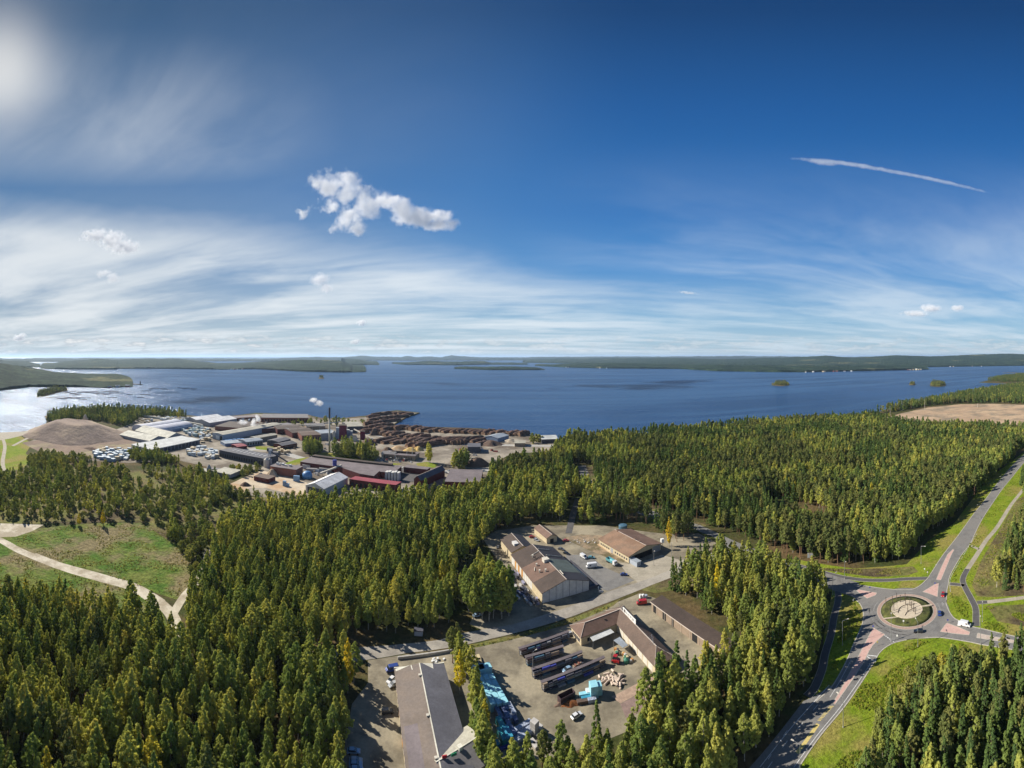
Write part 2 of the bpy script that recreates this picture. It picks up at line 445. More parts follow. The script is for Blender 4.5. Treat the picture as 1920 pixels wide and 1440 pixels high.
def hills(name, shore, ridge, k, mat, step=2.5, rows=12, tree=13.0, label=None, taper=8.0, rough=1.0):
    """a land mass: shoreline and skyline given in photo pixels, lying k times its distance deep"""
    x0, x1 = shore[0][0], shore[-1][0]; n = max(4, int((x1 - x0) / step)); verts = []; faces = []
    for i in range(n + 1):
        x = x0 + (x1 - x0) * i / n; a = (x - CX) / F
        ys = interp(shore, x); r0 = (HC + 1.5) * F / (ys - CY); yt = interp(ridge, x)
        e = min(1.0, (x - x0 + 0.01) / taper, (x1 - x + 0.01) / taper); e = max(0.0, e) ** 0.5
        r1 = r0 * (1 + k * (0.25 + 0.75 * e)); z1 = max(HC - r1 * (yt - CY) / F, 3.0)
        for j in range(rows + 3):
            t = (j - 1) / (rows - 1)
            if j == 0: r, z = r0 * 0.9995, -3.0
            elif j <= rows:
                r = r0 + (r1 - r0) * t; tt = min(tree, z1) * (0.5 + 0.5 * e)
                z = tt + (z1 - tt) * (3 * t * t - 2 * t ** 3) if z1 > tt else z1
            elif j == rows + 1: r, z = r1 * 1.01, z1 * 0.5
            else: r, z = r1 * 1.03, -3.0
            X, Y = r * math.sin(a), r * math.cos(a)
            if 0 < j <= rows:
                s = rough * min(9.0, 2.0 + r / 900.0)
                z += (mnoise.noise((X * 0.0022, Y * 0.0022, 9)) * 2.2 * min(1, t * 2) + mnoise.noise((X * 0.012, Y * 0.012, 0)) * 0.9 + mnoise.noise((X * 0.05, Y * 0.05, 4))) * s * (0.6 if j > 1 else 0.8) * (0.4 + 0.6 * e)
                z = max(z, 1.0)
            verts.append((X, Y, z))
    m_ = rows + 3
    for i in range(n):
        for j in range(m_ - 1):
            q = i * m_ + j; faces.append((q, q + m_, q + m_ + 1, q + 1))
    me = bpy.data.meshes.new(name); me.from_pydata(verts, [], faces); me.materials.append(mat); me.update()
    o = bpy.data.objects.new(name, me); COL.objects.link(o); o['kind'] = 'structure'
    if label: o['label'] = label
    return o
hills('hills', [(-70, 679), (500, 677), (700, 676), (900, 676), (1100, 675), (1300, 676), (1500, 676), (2000, 676)],
      [(-70, 671.5), (0, 671.6), (33, 672.5), (60, 671.5), (427, 671.8), (500, 672.6), (567, 670), (600, 669), (640, 669.8), (677, 667), (707, 668.6), (753, 669.5), (763, 667.2), (780, 669.6), (800, 668), (827, 669.8),
       (847, 666.3), (860, 667.4), (907, 670), (973, 670), (1023, 669.2), (1107, 668.6), (1280, 668.3), (1380, 667.5), (1480, 668.3), (1600, 669), (2000, 669)], 0.6, M['hill_far'], 4, 8, 10, taper=3, rough=2)
hills('hills', [(640, 684), (700, 684.3), (711, 684.6)], [(640, 671.6), (673, 673.2), (700, 678.5), (711, 682.5)], 0.8, M['hill'], 3, 8)
hills('hills', [(76, 691.6), (133, 693), (217, 693), (221, 691.6), (293, 691.4), (417, 693), (477, 692), (567, 697), (640, 698.6), (686, 697.6)],
      [(76, 690), (90, 683), (110, 678), (160, 675), (183, 672.2), (200, 673), (213, 674), (283, 673), (333, 673), (383, 678), (417, 681.6), (483, 678), (533, 675.8), (567, 674.6), (640, 676.5), (660, 683), (686, 690)], 0.9, M['hill'], 2.5, 14)
hills('hills', [(0, 688), (76, 689)], [(0, 675), (40, 677), (76, 683)], 0.5, M['hill'], 3, 8)
hills('island', [(735, 681.8), (757, 684), (857, 685), (917, 683.6), (950, 684), (989, 683.8)], [(735, 680), (760, 678.6), (807, 677), (840, 678), (907, 677), (927, 681), (960, 680.5), (987, 680.6)], 0.25, M['hill'], 2.5, 6)
hills('island', [(852, 691.6), (923, 694), (1021, 693.8)], [(852, 689), (860, 687.6), (900, 687.2), (950, 686.8), (1007, 689), (1021, 692)], 0.10, M['hill'], 2.5, 5, 10)
hills('hills', [(1003, 686), (1063, 689), (1140, 690.8), (1273, 691.8), (1347, 696), (1467, 698), (1513, 698), (1647, 695.2), (1741, 693)],
      [(1003, 684), (1040, 683.6), (1063, 682), (1140, 680), (1300, 684), (1450, 686), (1600, 686), (1700, 686.5), (1741, 690)], 0.22, M['hill'], 2.5, 10)
hills('hills', [(980, 680), (1100, 682), (1300, 686), (1500, 687.5), (1740, 688.2), (1847, 686.8), (1925, 685.8), (2010, 685)],
      [(980, 676), (993, 673.6), (1057, 671.6), (1280, 671.2), (1330, 673), (1380, 672.6), (1447, 670.7), (1513, 669), (1547, 666.6), (1593, 670.4), (1640, 668.4), (1680, 666), (1747, 668), (1830, 665), (1897, 663), (1920, 664), (2010, 663)], 0.75, M['hill'], 2.5, 16)
hills('hills', [(-60, 738), (0, 732.5), (53, 726), (150, 726), (193, 727.5), (249, 725)],
      [(-60, 676), (0, 680), (50, 687), (100, 697), (150, 700), (187, 703), (190, 706), (233, 709), (249, 717)], 0.7, M['hill'], 2.0, 18, 9, taper=30)
# ================================================================ GROUND SURFACES (photo pixels, lying on the land)
def lp(s): return s
Z = 0.02
sheet('meadow', [(-30, 1010), (20, 1000), (60, 992), (130, 984), (200, 980), (262, 980), (330, 1000), (365, 1040), (382, 1075), (352, 1112), (330, 1124), (280, 1108), (230, 1090), (150, 1066), (90, 1048), (40, 1030), (-30, 1020)], M['meadow'], Z)
sheet('meadow', [(-40, 1016), (10, 1022), (60, 1046), (150, 1076), (240, 1102), (300, 1140), (340, 1230), (200, 1215), (0, 1180), (-40, 1170)], M['meadow'], Z)
sheet('scrub_ground', [(380, 945), (420, 925), (470, 922), (520, 930), (575, 935), (560, 955), (470, 965), (420, 990), (395, 1040), (385, 1010)], M['rough_grass'], Z)
sheet('lake_meadow', [(-40, 822), (40, 818), (60, 832), (48, 850), (60, 862), (40, 880), (10, 888), (-40, 890)], M['lawn'], Z)
sheet('beach', [(-40, 818), (0, 811), (45, 809), (84, 799), (92, 798), (60, 812), (20, 822), (-40, 832)], M['path_pale'], Z * 1.5)
sheet('industrial_yard', [(45, 832), (95, 812), (215, 806), (232, 800), (250, 785), (300, 777), (352, 781), (380, 783), (440, 781), (480, 776), (573, 779), (600, 785), (640, 786), (690, 781), (708, 775), (745, 771),
      (783, 774), (758, 783), (734, 797), (752, 803), (800, 802), (900, 805), (980, 813), (1062, 825), (1120, 832), (1050, 845), (960, 850), (925, 868), (912, 905), (905, 925), (860, 935), (700, 935), (560, 938),
      (430, 925), (420, 912), (470, 890), (495, 880), (430, 884), (330, 862), (240, 868), (150, 862), (80, 846)], M['yard_far'], Z)
M['brown_yard'] = surf('brown_yard', (0.22, 0.155, 0.115), (0.16, 0.115, 0.085), 0.03, 1.0, 0.05, 1, c3=(0.28, 0.24, 0.14), s3=0.02)
sheet('gravel_apron', [(40, 830), (110, 818), (235, 822), (270, 836), (235, 858), (150, 858), (70, 845)], M['brown_yard'], Z * 2)
M['sand'] = surf('pale_sand', (0.55, 0.47, 0.35), (0.44, 0.36, 0.26), 0.08, 1.0, 0.05, 1, c3=(0.42, 0.28, 0.16), s3=0.03)
sheet('sandy_yard', [(432, 925), (418, 914), (455, 896), (490, 882), (505, 885), (545, 895), (575, 905), (590, 922), (560, 930), (500, 915), (470, 915)], M['sand'], Z * 2)
for P in ([(0, 812), (9, 835), (5, 870), (18, 905)], [(24, 836), (60, 818), (95, 808), (130, 800)]):
    mb = MB(); ribbon(mb, pxline(P), 5, Z * 3); tag(mb.build('dirt_path', M['path_pale']), kind='structure')
mb = MB(); ribbon(mb, pxline([(430, 850), (480, 842), (520, 846), (560, 858), (600, 866), (660, 872), (720, 875), (770, 879), (815, 884), (870, 884), (930, 880)]), 13, Z * 3)
ribbon(mb, pxline([(500, 876), (540, 872), (570, 862)]), 8, Z * 3 + .004)
ribbon(mb, pxline([(640, 806), (700, 815), (780, 828), (860, 832), (960, 835), (1040, 836)]), 12, Z * 3 + .008)
tag(mb.build('works_road', M['concrete']), kind='structure')
for P in ([(560, 860), (578, 857), (585, 862), (548, 874), (530, 877), (536, 868)], [(580, 851), (612, 848), (640, 852), (700, 863), (705, 867), (640, 862), (588, 858)], [(780, 869), (800, 866), (822, 870), (815, 877), (785, 876)],
          [(478, 836), (520, 838), (545, 842), (520, 846), (480, 842)], [(722, 868), (752, 869), (748, 872), (720, 871)]):
    sheet('lawn', P, M['lawn'], Z * 4)
sheet('bare_clearing', [(1645, 788), (1690, 775), (1740, 764), (1800, 758), (1860, 757), (1960, 760), (1960, 800), (1900, 797), (1830, 790), (1760, 792), (1700, 790)], M['bare_soil'], Z)
# dirt track
mb = MB(); ribbon(mb, pxline([(-30, 1000), (5, 1015), (40, 1034), (100, 1056), (170, 1076), (230, 1094), (280, 1116), (318, 1148), (332, 1180), (338, 1215)]), 6.6, Z * 2)
ribbon(mb, pxline([(60, 1041), (120, 1064), (190, 1084), (250, 1101), (300, 1131)]), 8, Z * 1.8)
ribbon(mb, pxline([(325, 1150), (345, 1118), (368, 1092), (384, 1060), (390, 1030)]), 4.5, Z * 2 + 0.005)
tag(mb.build('dirt_track', M['track']), kind='structure')
sheet('gravel_turning_place', [(-40, 980), (30, 982), (82, 984), (60, 996), (30, 1006), (-40, 1008)], M['track'], Z * 1.5)
# business-park ground
sheet('gravel_yard', [(905, 1010), (930, 995), (1000, 985), (1060, 985), (1130, 985), (1240, 1000), (1310, 1000), (1350, 1022), (1260, 1068), (1190, 1108), (1141, 1125), (1000, 1175), (925, 1190), (880, 1170), (905, 1120), (940, 1060)], M['yard'], Z)
sheet('asphalt_yard', [(1060, 1040), (1105, 1040), (1130, 1062), (1190, 1088), (1140, 1108), (1112, 1100), (1070, 1066)], M['asphalt'], Z * 2)
sheet('concrete_forecourt', [(1160, 1055), (1190, 1058), (1240, 1040), (1275, 1050), (1300, 1048), (1224, 1083), (1196, 1092), (1175, 1075)], M['path_pale'], Z * 3)
sheet('gravel_yard', [(880, 1210), (930, 1205), (1000, 1188), (1075, 1165), (1160, 1128), (1200, 1112), (1240, 1125), (1310, 1180), (1380, 1240), (1360, 1275), (1290, 1300), (1240, 1330), (1180, 1370), (1100, 1400), (1050, 1420), (990, 1425), (900, 1440), (880, 1380), (895, 1290), (865, 1230)], M['yard'], Z)
sheet('gravel_yard', [(690, 1238), (765, 1226), (862, 1214), (880, 1230), (900, 1390), (920, 1500), (700, 1600), (620, 1600), (640, 1440), (660, 1320), (690, 1280)], M['yard'], Z)
sheet('paved_strip', [(1147, 1306), (1190, 1284), (1234, 1261), (1246, 1270), (1205, 1296), (1163, 1319)], surf('peach_paving', (0.42, 0.30, 0.22), None, .6), Z * 2)
sheet('brick_paving', [(1163, 1320), (1205, 1297), (1247, 1271), (1252, 1285), (1215, 1325), (1175, 1350)], surf('mauve_paving', (0.27, 0.19, 0.165), None, .6), Z * 2)
sheet('forest_glade', [(1300, 1000), (1325, 985), (1225, 945), (1160, 922), (1120, 890), (1104, 862), (1080, 866), (1086, 905), (1125, 945), (1200, 978)], M['rough_grass'], Z * 2)
sheet('lane', [(1292, 990), (1310, 984), (1215, 955), (1150, 930), (1108, 900), (1098, 872), (1084, 874), (1092, 905), (1135, 938), (1205, 966)], M['asphalt'], Z * 3)
sheet('lane', [(1060, 1000), (1072, 1000), (1082, 960), (1086, 935), (1078, 935), (1068, 965)], M['asphalt_dark'], Z * 3)
sheet('scrub_ground', [(-60, 890), (60, 878), (200, 878), (330, 886), (430, 898), (425, 925), (400, 950), (395, 985), (350, 1035), (318, 1015), (262, 976), (130, 980), (-60, 980)], M['rough_grass'], Z * .6)
road_poly = [(560, 1224), (600, 1221), (678, 1213), (760, 1207), (823, 1200), (857, 1189), (905, 1180), (960, 1171), (1020, 1153), (1080, 1133), (1141, 1109), (1222, 1083), (1297, 1050), (1340, 1034), (1365, 1022), (1340, 1008), (1296, 990),
             (1312, 984), (1345, 999), (1376, 1014), (1430, 1035), (1480, 1054), (1560, 1078), (1612, 1093), (1596, 1116), (1545, 1100), (1490, 1082), (1450, 1066), (1410, 1050), (1385, 1040), (1350, 1052), (1281, 1074), (1224, 1096), (1167, 1119), (1120, 1137), (1075, 1155), (1000, 1178), (923, 1197), (857, 1212), (765, 1224), (690, 1237), (600, 1248), (560, 1252)]
sheet('street', road_poly[:14] + road_poly[29:], M['gravel_road'], Z * 3)
sheet('street', [(1296, 990), (1312, 984), (1345, 999), (1376, 1014), (1430, 1035), (1480, 1054), (1560, 1078), (1612, 1093), (1596, 1116), (1545, 1100), (1490, 1082), (1450, 1066), (1410, 1050), (1385, 1040), (1352, 1036), (1362, 1022), (1340, 1008)], M['asphalt'], Z * 3.5)
sheet('grass_verge', [(857, 1214), (925, 1199), (1000, 1181), (1075, 1158), (1125, 1139), (1165, 1122), (1150, 1136), (1080, 1166), (1010, 1186), (930, 1206), (860, 1220)], M['rough_grass'], Z * 2)
sheet('grass_verge', [(1196, 1092), (1224, 1084), (1296, 1052), (1360, 1028), (1362, 1060), (1300, 1100), (1230, 1112), (1200, 1106)], M['rough_grass'], Z * 2)
# verges round the junction
sheet('grass_verge', [(1440, 1045), (1500, 1050), (1600, 1066), (1700, 1058), (1740, 1015), (1790, 980), (1850, 900), (1930, 840), (2000, 820), (2000, 1000), (1940, 1010), (1960, 1240), (1860, 1260), (1790, 1270), (1720, 1340), (1660, 1440), (1640, 1600), (1380, 1600), (1420, 1440), (1490, 1360), (1540, 1260), (1545, 1190), (1560, 1110), (1500, 1085), (1440, 1060)], M['lawn'], Z)
sheet('rough_verge', [(1500, 1062), (1560, 1066), (1640, 1066), (1712, 1062), (1722, 1072), (1700, 1079), (1640, 1082), (1580, 1074)], M['rough_grass'], Z * 2)
sheet('rough_verge', [(1822, 1095), (1840, 1050), (1870, 1000), (1905, 940), (1960, 900), (1960, 1112), (1860, 1120), (1832, 1118)], M['rough_grass'], Z * 2)
sheet('rough_verge', [(1850, 1136), (1960, 1130), (1960, 1180), (1870, 1165)], M['rough_grass'], Z * 2)
# ================================================================ THE ROUNDABOUT
RC = Vector((174.9, 135.4, 0)); RI, RA, RO = 13.6, 15.15, 21.7
def ring(mb, c, r0, r1, z, n=72, h=0.0, m=0, a0=0.0, a1=2 * math.pi):
    for i in range(n):
        a = a0 + (a1 - a0) * i / n; b = a0 + (a1 - a0) * (i + 1) / n
        P = [(c[0] + r0 * math.cos(a), c[1] + r0 * math.sin(a)), (c[0] + r1 * math.cos(a), c[1] + r1 * math.sin(a)), (c[0] + r1 * math.cos(b), c[1] + r1 * math.sin(b)), (c[0] + r0 * math.cos(b), c[1] + r0 * math.sin(b))]
        if h > 0: mb.hexa([(x, y, z) for x, y in P] + [(x, y, z + h) for x, y in P], m)
        else: mb.poly([(x, y, z) for x, y in P], m)
mb = MB(); ring(mb, RC, RA, RO, Z * 5); tag(mb.build('road', M['asphalt']), kind='structure')
mb = MB(); ring(mb, RC, RI, RA, 0.0, h=0.14); tag(mb.build('brick_apron', surf('brick_apron', (0.40, 0.28, 0.23), (0.33, 0.235, 0.19), 1.0)), kind='structure')
KSW_L = [(1604, 1125), (1612, 1132), (1618, 1145), (1618.5, 1162), (1613.6, 1179), (1600, 1209), (1587, 1240), (1561, 1286), (1530.5, 1315), (1483, 1372), (1428, 1440), (1330, 1560)]
KSW_R = [(1740, 1195), (1700, 1200), (1676, 1206), (1659.4, 1215), (1648, 1226), (1640, 1240), (1616.7, 1277.5), (1583, 1326), (1539, 1379), (1497, 1440), (1420, 1560)]
ARM_SW_L = [(1612, 1132), (1618, 1145), (1618.5, 1162), (1613.6, 1179), (1600, 1209), (1587, 1240), (1561, 1284), (1525, 1306), (1506, 1315), (1474, 1357), (1438, 1402), (1405, 1440), (1310, 1560)]
KE_R = [(1774, 1125), (1774, 1132), (1780, 1147), (1789.4, 1159.4), (1803, 1166), (1824, 1175.4), (1845, 1180), (1880, 1188.6), (1920, 1197), (1990, 1210)]
KE_L = [(1700, 1200), (1720, 1197.6), (1761.7, 1195.6), (1810, 1202.5), (1841, 1208.8), (1873, 1214), (1920, 1222), (1990, 1236)]
KNE_L = [(1601, 1095.6), (1629, 1099.7), (1665, 1104.6), (1704, 1106), (1722, 1100), (1738, 1086), (1745, 1076), (1768.6, 1040), (1797.8, 1002.5), (1827, 962), (1845, 940), (1873, 902.5), (1900.5, 870.5), (1920, 852.5), (1955, 830)]
KNE_R = [(1774, 1130), (1775.6, 1106.7), (1777.6, 1098), (1779.7, 1084.4), (1785, 1072), (1803, 1041), (1820, 1017.8), (1842, 973), (1877, 920.5), (1900.5, 891.4), (1920, 867.8), (1960, 842)]
sheet('road', ARM_SW_L + KSW_R[::-1], M['asphalt'], Z * 4)
sheet('road', KE_R + KE_L[::-1] + [(1700, 1185), (1760, 1150)], M['asphalt'], Z * 4.2)
sheet('road', KNE_L[3:] + KNE_R[::-1] + [(1750, 1130)], M['asphalt'], Z * 4.4)
sheet('road', [(1601, 1095.6), (1629, 1099.7), (1665, 1104.6), (1704, 1106), (1690, 1118), (1640, 1130), (1622, 1150), (1612, 1132), (1600, 1120), (1590, 1116), (1560, 1106), (1556, 1078)], M['asphalt'], Z * 4.6)
kb = MB()
for K in (KSW_L[:9], KSW_R, KE_R, KE_L, KNE_L, KNE_R):
    ribbon(kb, pxline(K, 0, 6), 0.42, 0.0, 0.16)
ring(kb, RC, RA, RA + 0.22, 0.0, h=0.13)
ring(kb, RC, RI - 0.25, RI, 0.0, h=0.20)
tag(kb.build('kerb', M['kerb']), kind='structure')
# splitter islands
def island(P, mat, z=0.0, h=0.15):
    P = [W(x, y, 0) for x, y in P]
    b = MB(); n = len(P); v0 = len(b.v)
    b.v += [(p.x, p.y, z) for p in P] + [(p.x, p.y, z + h) for p in P]
    for i in range(n):
        j = (i + 1) % n; b.f.append((i, j, n + j, n + i)); b.m.append(1)
    b.f.append(tuple(range(n, 2 * n))); b.m.append(0)
    L = P + [P[0]]
    Q = [Vector((p.x, p.y, 0)) for p in L]
    ribbon(b, Q, 0.3, z, h + 0.015, 1)
    return tag(b.build('traffic_island', [mat, M['kerb']]), kind='structure')
island([(1637, 1177.5), (1659, 1190), (1645.6, 1201), (1636, 1211), (1629, 1222), (1620.8, 1240), (1601, 1270.6), (1583, 1297), (1565, 1322), (1562, 1318), (1575, 1296), (1590, 1268), (1605.5, 1240), (1618, 1213.6), (1629, 1193)], M['pink'])
island([(1775, 1168.5), (1795, 1175.5), (1818.6, 1185.5), (1817, 1191), (1790, 1188.5), (1763, 1184.6)], M['pink'])
island([(1833, 1187.5), (1859, 1193), (1920, 1204), (1920, 1208), (1853, 1199.5), (1831, 1196)], M['pink_pale'])
island([(1730, 1110), (1753, 1096), (1760, 1094), (1757.5, 1119.5), (1740, 1112.5)], M['pink'])
island([(1755.5, 1087), (1764, 1088), (1784, 1040), (1789, 1031), (1786.5, 1030.5), (1776.5, 1040), (1764, 1066)], M['pink'])
island([(1606, 1108), (1610, 1106), (1644, 1112), (1642, 1116), (1626, 1122.5), (1614, 1114)], M['pink'])
M['tyre_wear'] = surf('tyre_wear', (0.27, 0.26, 0.245), (0.205, 0.20, 0.19), 0.5, 0.9)
tw = MB(); zt_ = Z * 5 + .006
for P in ([(1600, 1232), (1570, 1285), (1535, 1328), (1480, 1392), (1435, 1450)], [(1634, 1237), (1607, 1281), (1574, 1326), (1528, 1382), (1480, 1450)], [(1604, 1236), (1575, 1288), (1541, 1332), (1488, 1395), (1445, 1450)], [(1629, 1240), (1601, 1284), (1567, 1330), (1520, 1385), (1470, 1450)],
          [(1748, 1080), (1770, 1045), (1800, 1006), (1855, 933), (1912, 868)], [(1772, 1088), (1788, 1062), (1810, 1026), (1850, 957), (1912, 873)], [(1843, 1184), (1880, 1193), (1930, 1203)], [(1843, 1204), (1880, 1210), (1930, 1218)]):
    ribbon(tw, pxline(P, 0, 6), .55, zt_)
for q in (17.0, 19.2): ring(tw, RC, q - .3, q + .3, zt_ + .002)
tag(tw.build('tyre_wear', M['tyre_wear']), kind='structure')
# painted markings
mk = MB(); ZM = Z * 5 + 0.012
def pl(P, w_, dash=None, z=ZM, step=0.5, mbx=None): ribbon(mbx or mk, pxline(P, 0, 5, step), w_, z, dash=dash)
pl([(1555, 1285), (1525, 1318), (1480, 1369), (1424, 1440)], 0.22)
pl([(1533, 1322), (1512, 1348), (1480, 1385), (1440, 1440), (1390, 1510)], 0.18, (3, 6))
pl([(1632, 1245), (1606, 1284), (1575, 1327), (1530, 1382), (1488, 1440)], 0.2)
pl([(1596, 1238), (1572, 1282), (1556, 1308)], 0.16)
pl([(1782, 1110), (1781, 1090), (1786, 1076), (1806, 1042), (1832, 1000)], 0.16)
pl([(1752, 1070), (1772, 1040), (1800, 1004), (1850, 938), (1902, 873)], 0.18)
pl([(1790, 1028), (1815, 990), (1850, 948), (1880, 907), (1920, 862)], 0.16, (3, 6))
pl([(1476, 1370), (1459, 1395), (1440, 1425), (1420, 1460)], 0.16, (2, 3))
# give-way dashes at the entries
pl([(1657, 1190), (1670, 1200), (1676, 1204)], 0.5, (0.6, 0.6)); pl([(1613, 1128), (1625, 1124)], 0.5, (0.6, 0.6))
pl([(1722, 1102), (1732, 1107)], 0.5, (0.6, 0.6)); pl([(1776, 1170), (1791, 1161)], 0.5, (0.6, 0.6)); pl([(1757, 1122), (1774, 1137)], 0.2, (0.6, 0.6))
def crossing(a, b, c, d, n):
    """zebra bars between the pixel edges a-b and d-c"""
    A, B, C_, D_ = [W(*q) for q in (a, b, c, d)]
    for i in range(n):
        t0, t1 = i / n, (i + 0.55) / n
        for u0, u1 in ((0.0, 0.42), (0.58, 1.0)):
            p = lambda t, u: (A.lerp(B, t)).lerp(D_.lerp(C_, t), u)
            mk.poly([(*p(t0, u0)[:2], ZM), (*p(t1, u0)[:2], ZM), (*p(t1, u1)[:2], ZM), (*p(t0, u1)[:2], ZM)])
crossing((1741, 1085), (1755, 1087.5), (1753, 1093), (1738, 1090), 6)
crossing((1765.5, 1089), (1777, 1090.5), (1776, 1096), (1764, 1095), 5)
crossing((1825, 1177), (1820, 1186), (1830, 1187.5), (1834, 1179), 5)
crossing((1817.5, 1193), (1813, 1201), (1825, 1204), (1829, 1196), 5)
for (tx, ty, s, rz) in ((1634, 1233, 2.3, 0.35), (1759, 1062, 2.3, -0.75), (1616, 1101, 1.8, 1.9)):
    c = W(tx, ty); P = [Vector((math.cos(a + rz) * s, math.sin(a + rz) * s * 1.5, 0)) for a in (math.pi / 2, math.pi / 2 + 2.3, math.pi / 2 - 2.3)]
    for i in range(3):
        a, b_ = c + P[i], c + P[(i + 1) % 3]; ribbon(mk, [a, b_], 0.45, ZM + 0.004)
tag(mk.build('road_markings', M['white_line']), kind='structure')
my = MB(); ribbon(my, pxline([(1534, 1358), (1520, 1378), (1508, 1395), (1494, 1413)], 0, 6), 1.3, ZM + 0.004)
A0, A1 = W(1563, 1325), W(1537, 1354); B0, B1 = W(1557, 1322), W(1533, 1351)
for i in range(11):
    t = i / 11; a = A0.lerp(A1, t); b_ = B0.lerp(B1, min(1, t + 0.10)); ribbon(my, [a, b_], 0.35, ZM + 0.004)
tag(my.build('road_markings', M['yellow_line']), kind='structure')
# cycle paths
CPN = [(1440, 1043), (1473, 1054), (1510, 1064), (1549, 1074.5), (1581.7, 1082.5), (1620, 1087.6), (1665, 1088), (1700, 1085.6), (1740, 1084.6)]
CPW = [(1571, 1106), (1571, 1128), (1563.5, 1158), (1558, 1190), (1547, 1226), (1541, 1256), (1527, 1290), (1513, 1306)]
CPE = [(1955, 872), (1913, 925), (1895, 948), (1870, 988), (1850, 1012), (1832, 1040), (1814, 1067), (1806, 1083), (1807, 1096), (1820, 1121), (1829, 1140), (1830, 1160), (1830, 1174)]
for P, wd, mt in ((CPN, 3.4, 'asphalt_dark'), (CPW, 3.4, 'asphalt_dark'), (CPE[6:], 3.3, 'asphalt_dark'), (CPE[:7], 3.3, 'path_pale'), ([(1781, 1095), (1799, 1096.5), (1808, 1098)], 3.0, 'asphalt_dark'),
                  ([(1832, 1130), (1851, 1129)], 3.0, 'asphalt_dark'), ([(1851, 1129), (1920, 1120.5), (1990, 1110)], 3.2, 'path_pale'), ([(1821, 1023), (1835, 1030)], 2.5, 'path_pale')):
    mb = MB(); L = pxline(P, 0, 6); ribbon(mb, L, wd, Z * 3.2 if mt == 'path_pale' else Z * 3.4)
    if mt == 'asphalt_dark':
        for s in (-1, 1): ribbon(mb, offset_line(L, s * wd / 2), 0.16, 0.0, 0.09, 1)
    tag(mb.build('cycle_path', [M[mt], M['kerb']]), kind='structure')
# the planted middle of the roundabout
M['shrubs_low'] = surf('low_ground_shrubs', (0.085, 0.105, 0.022), (0.13, 0.13, 0.04), 0.5, 1.0, 0.3, 2.5, c3=(0.055, 0.06, 0.02), s3=0.2)
M['sand_circle'] = surf('sand_circle', (0.56, 0.48, 0.36), (0.47, 0.40, 0.30), 0.8, 0.95, 0.02, 4)
mb = MB(); mb.lathe(RC, [(RI - 0.3, 0.1), (RI - 2.5, 0.45), (9, 0.75), (8.2, 0.8), (0.2, 0.82)], 64)
tag(mb.build('planted_mound', M['shrubs_low'], smooth=True), kind='structure')
mb = MB(); c2 = RC + Vector((0, 0, 0.86)); ring(mb, c2, 0.01, 7.6, 0.90, 40)
ring(mb, c2, 7.6, 8.0, 0.7, 40, 0.32)
a = RC + Vector((-8, 0.5, 0.0)); ribbon(mb, [Vector((RC.x - 7.8, RC.y - 0.5, 0)), Vector((RC.x - 13.4, RC.y + 4.0, 0))], 0.7, 0.5, 0.4)
ribbon(mb, [Vector((RC.x + 6.5, RC.y - 4.5, 0)), Vector((RC.x + 10.8, RC.y - 8.0, 0))], 0.8, 0.5, 0.4)
tag(mb.build('sand_circle', M['sand_circle']), kind='structure')
# ================================================================ TREES
rng = np.random.default_rng(11)
def leaf_mat(name, stops, trans=0.35, sc_=0.35):
    m, t, out = new_mat(name)
    oi = t.node('ShaderNodeObjectInfo')
    geo = t.node('ShaderNodeNewGeometry').outputs['Position']
    patch = t.noise(geo, 0.015, 2, 0.5)
    f = t.math('ADD', t.math('MULTIPLY', oi.outputs['Random'], 0.80), t.math('MULTIPLY', t.math('SUBTRACT', patch, 0.5), 0.5), clamp=True)
    col = t.ramp(f, stops)
    cl = t.noise(geo, 0.55, 3, 0.6)
    col = t.mix(1.0, col, t.ramp(cl, [(0.3, (0.62, 0.64, 0.6)), (0.7, (1.30, 1.26, 1.15))]), 'MULTIPLY')
    turn = t.math('GREATER_THAN', oi.outputs['Random'], 0.994)
    col = t.mix(t.math('MULTIPLY', turn, t.smooth(cl, 0.30, 0.5)), col, (0.30, 0.27, 0.04)) if trans > 0.2 else col
    d = t.node('ShaderNodeBsdfDiffuse', ins={0: col, 1: 0.4})
    tr = t.node('ShaderNodeBsdfTranslucent', ins={0: t.mix(1.0, col, (2.35 * trans, 2.2 * trans, 1.5 * trans), 'MULTIPLY')})
    mx = t.node('ShaderNodeAddShader', ins={0: d, 1: tr})
    t.l.new(mx.outputs[0], out.inputs[0]); return m
M['birch_leaf'] = leaf_mat('birch_leaves', [(0.0, (0.125, 0.170, 0.050)), (0.35, (0.190, 0.218, 0.060)), (0.65, (0.255, 0.265, 0.070)), (0.85, (0.315, 0.300, 0.080)), (1.0, (0.34, 0.28, 0.095))], 0.42)
M['spruce_leaf'] = leaf_mat('spruce_needles', [(0.0, (0.068, 0.110, 0.040)), (0.5, (0.098, 0.145, 0.042)), (1.0, (0.130, 0.165, 0.048))], 0.25)
M['pine_leaf'] = leaf_mat('pine_needles', [(0.0, (0.10, 0.125, 0.046)), (0.5, (0.140, 0.155, 0.052)), (1.0, (0.180, 0.170, 0.062))], 0.28)
M['willow_leaf'] = leaf_mat('broadleaf_leaves', [(0.0, (0.105, 0.135, 0.048)), (0.5, (0.165, 0.185, 0.060)), (0.8, (0.215, 0.215, 0.072)), (1.0, (0.25, 0.20, 0.080))], 0.42)
M['yellow_leaf'] = leaf_mat('yellow_leaves', [(0.0, (0.46, 0.40, 0.04)), (1.0, (0.44, 0.32, 0.04))], 0.3)
M['birch_bark'] = surf('birch_bark', (0.46, 0.43, 0.37), (0.20, 0.18, 0.15), 2.0, 0.9)
M['pine_bark'] = surf('pine_bark', (0.26, 0.15, 0.08), (0.16, 0.10, 0.07), 1.5, 0.95)
M['dark_bark'] = surf('dark_bark', (0.12, 0.09, 0.07), (0.07, 0.055, 0.045), 1.5, 0.95)
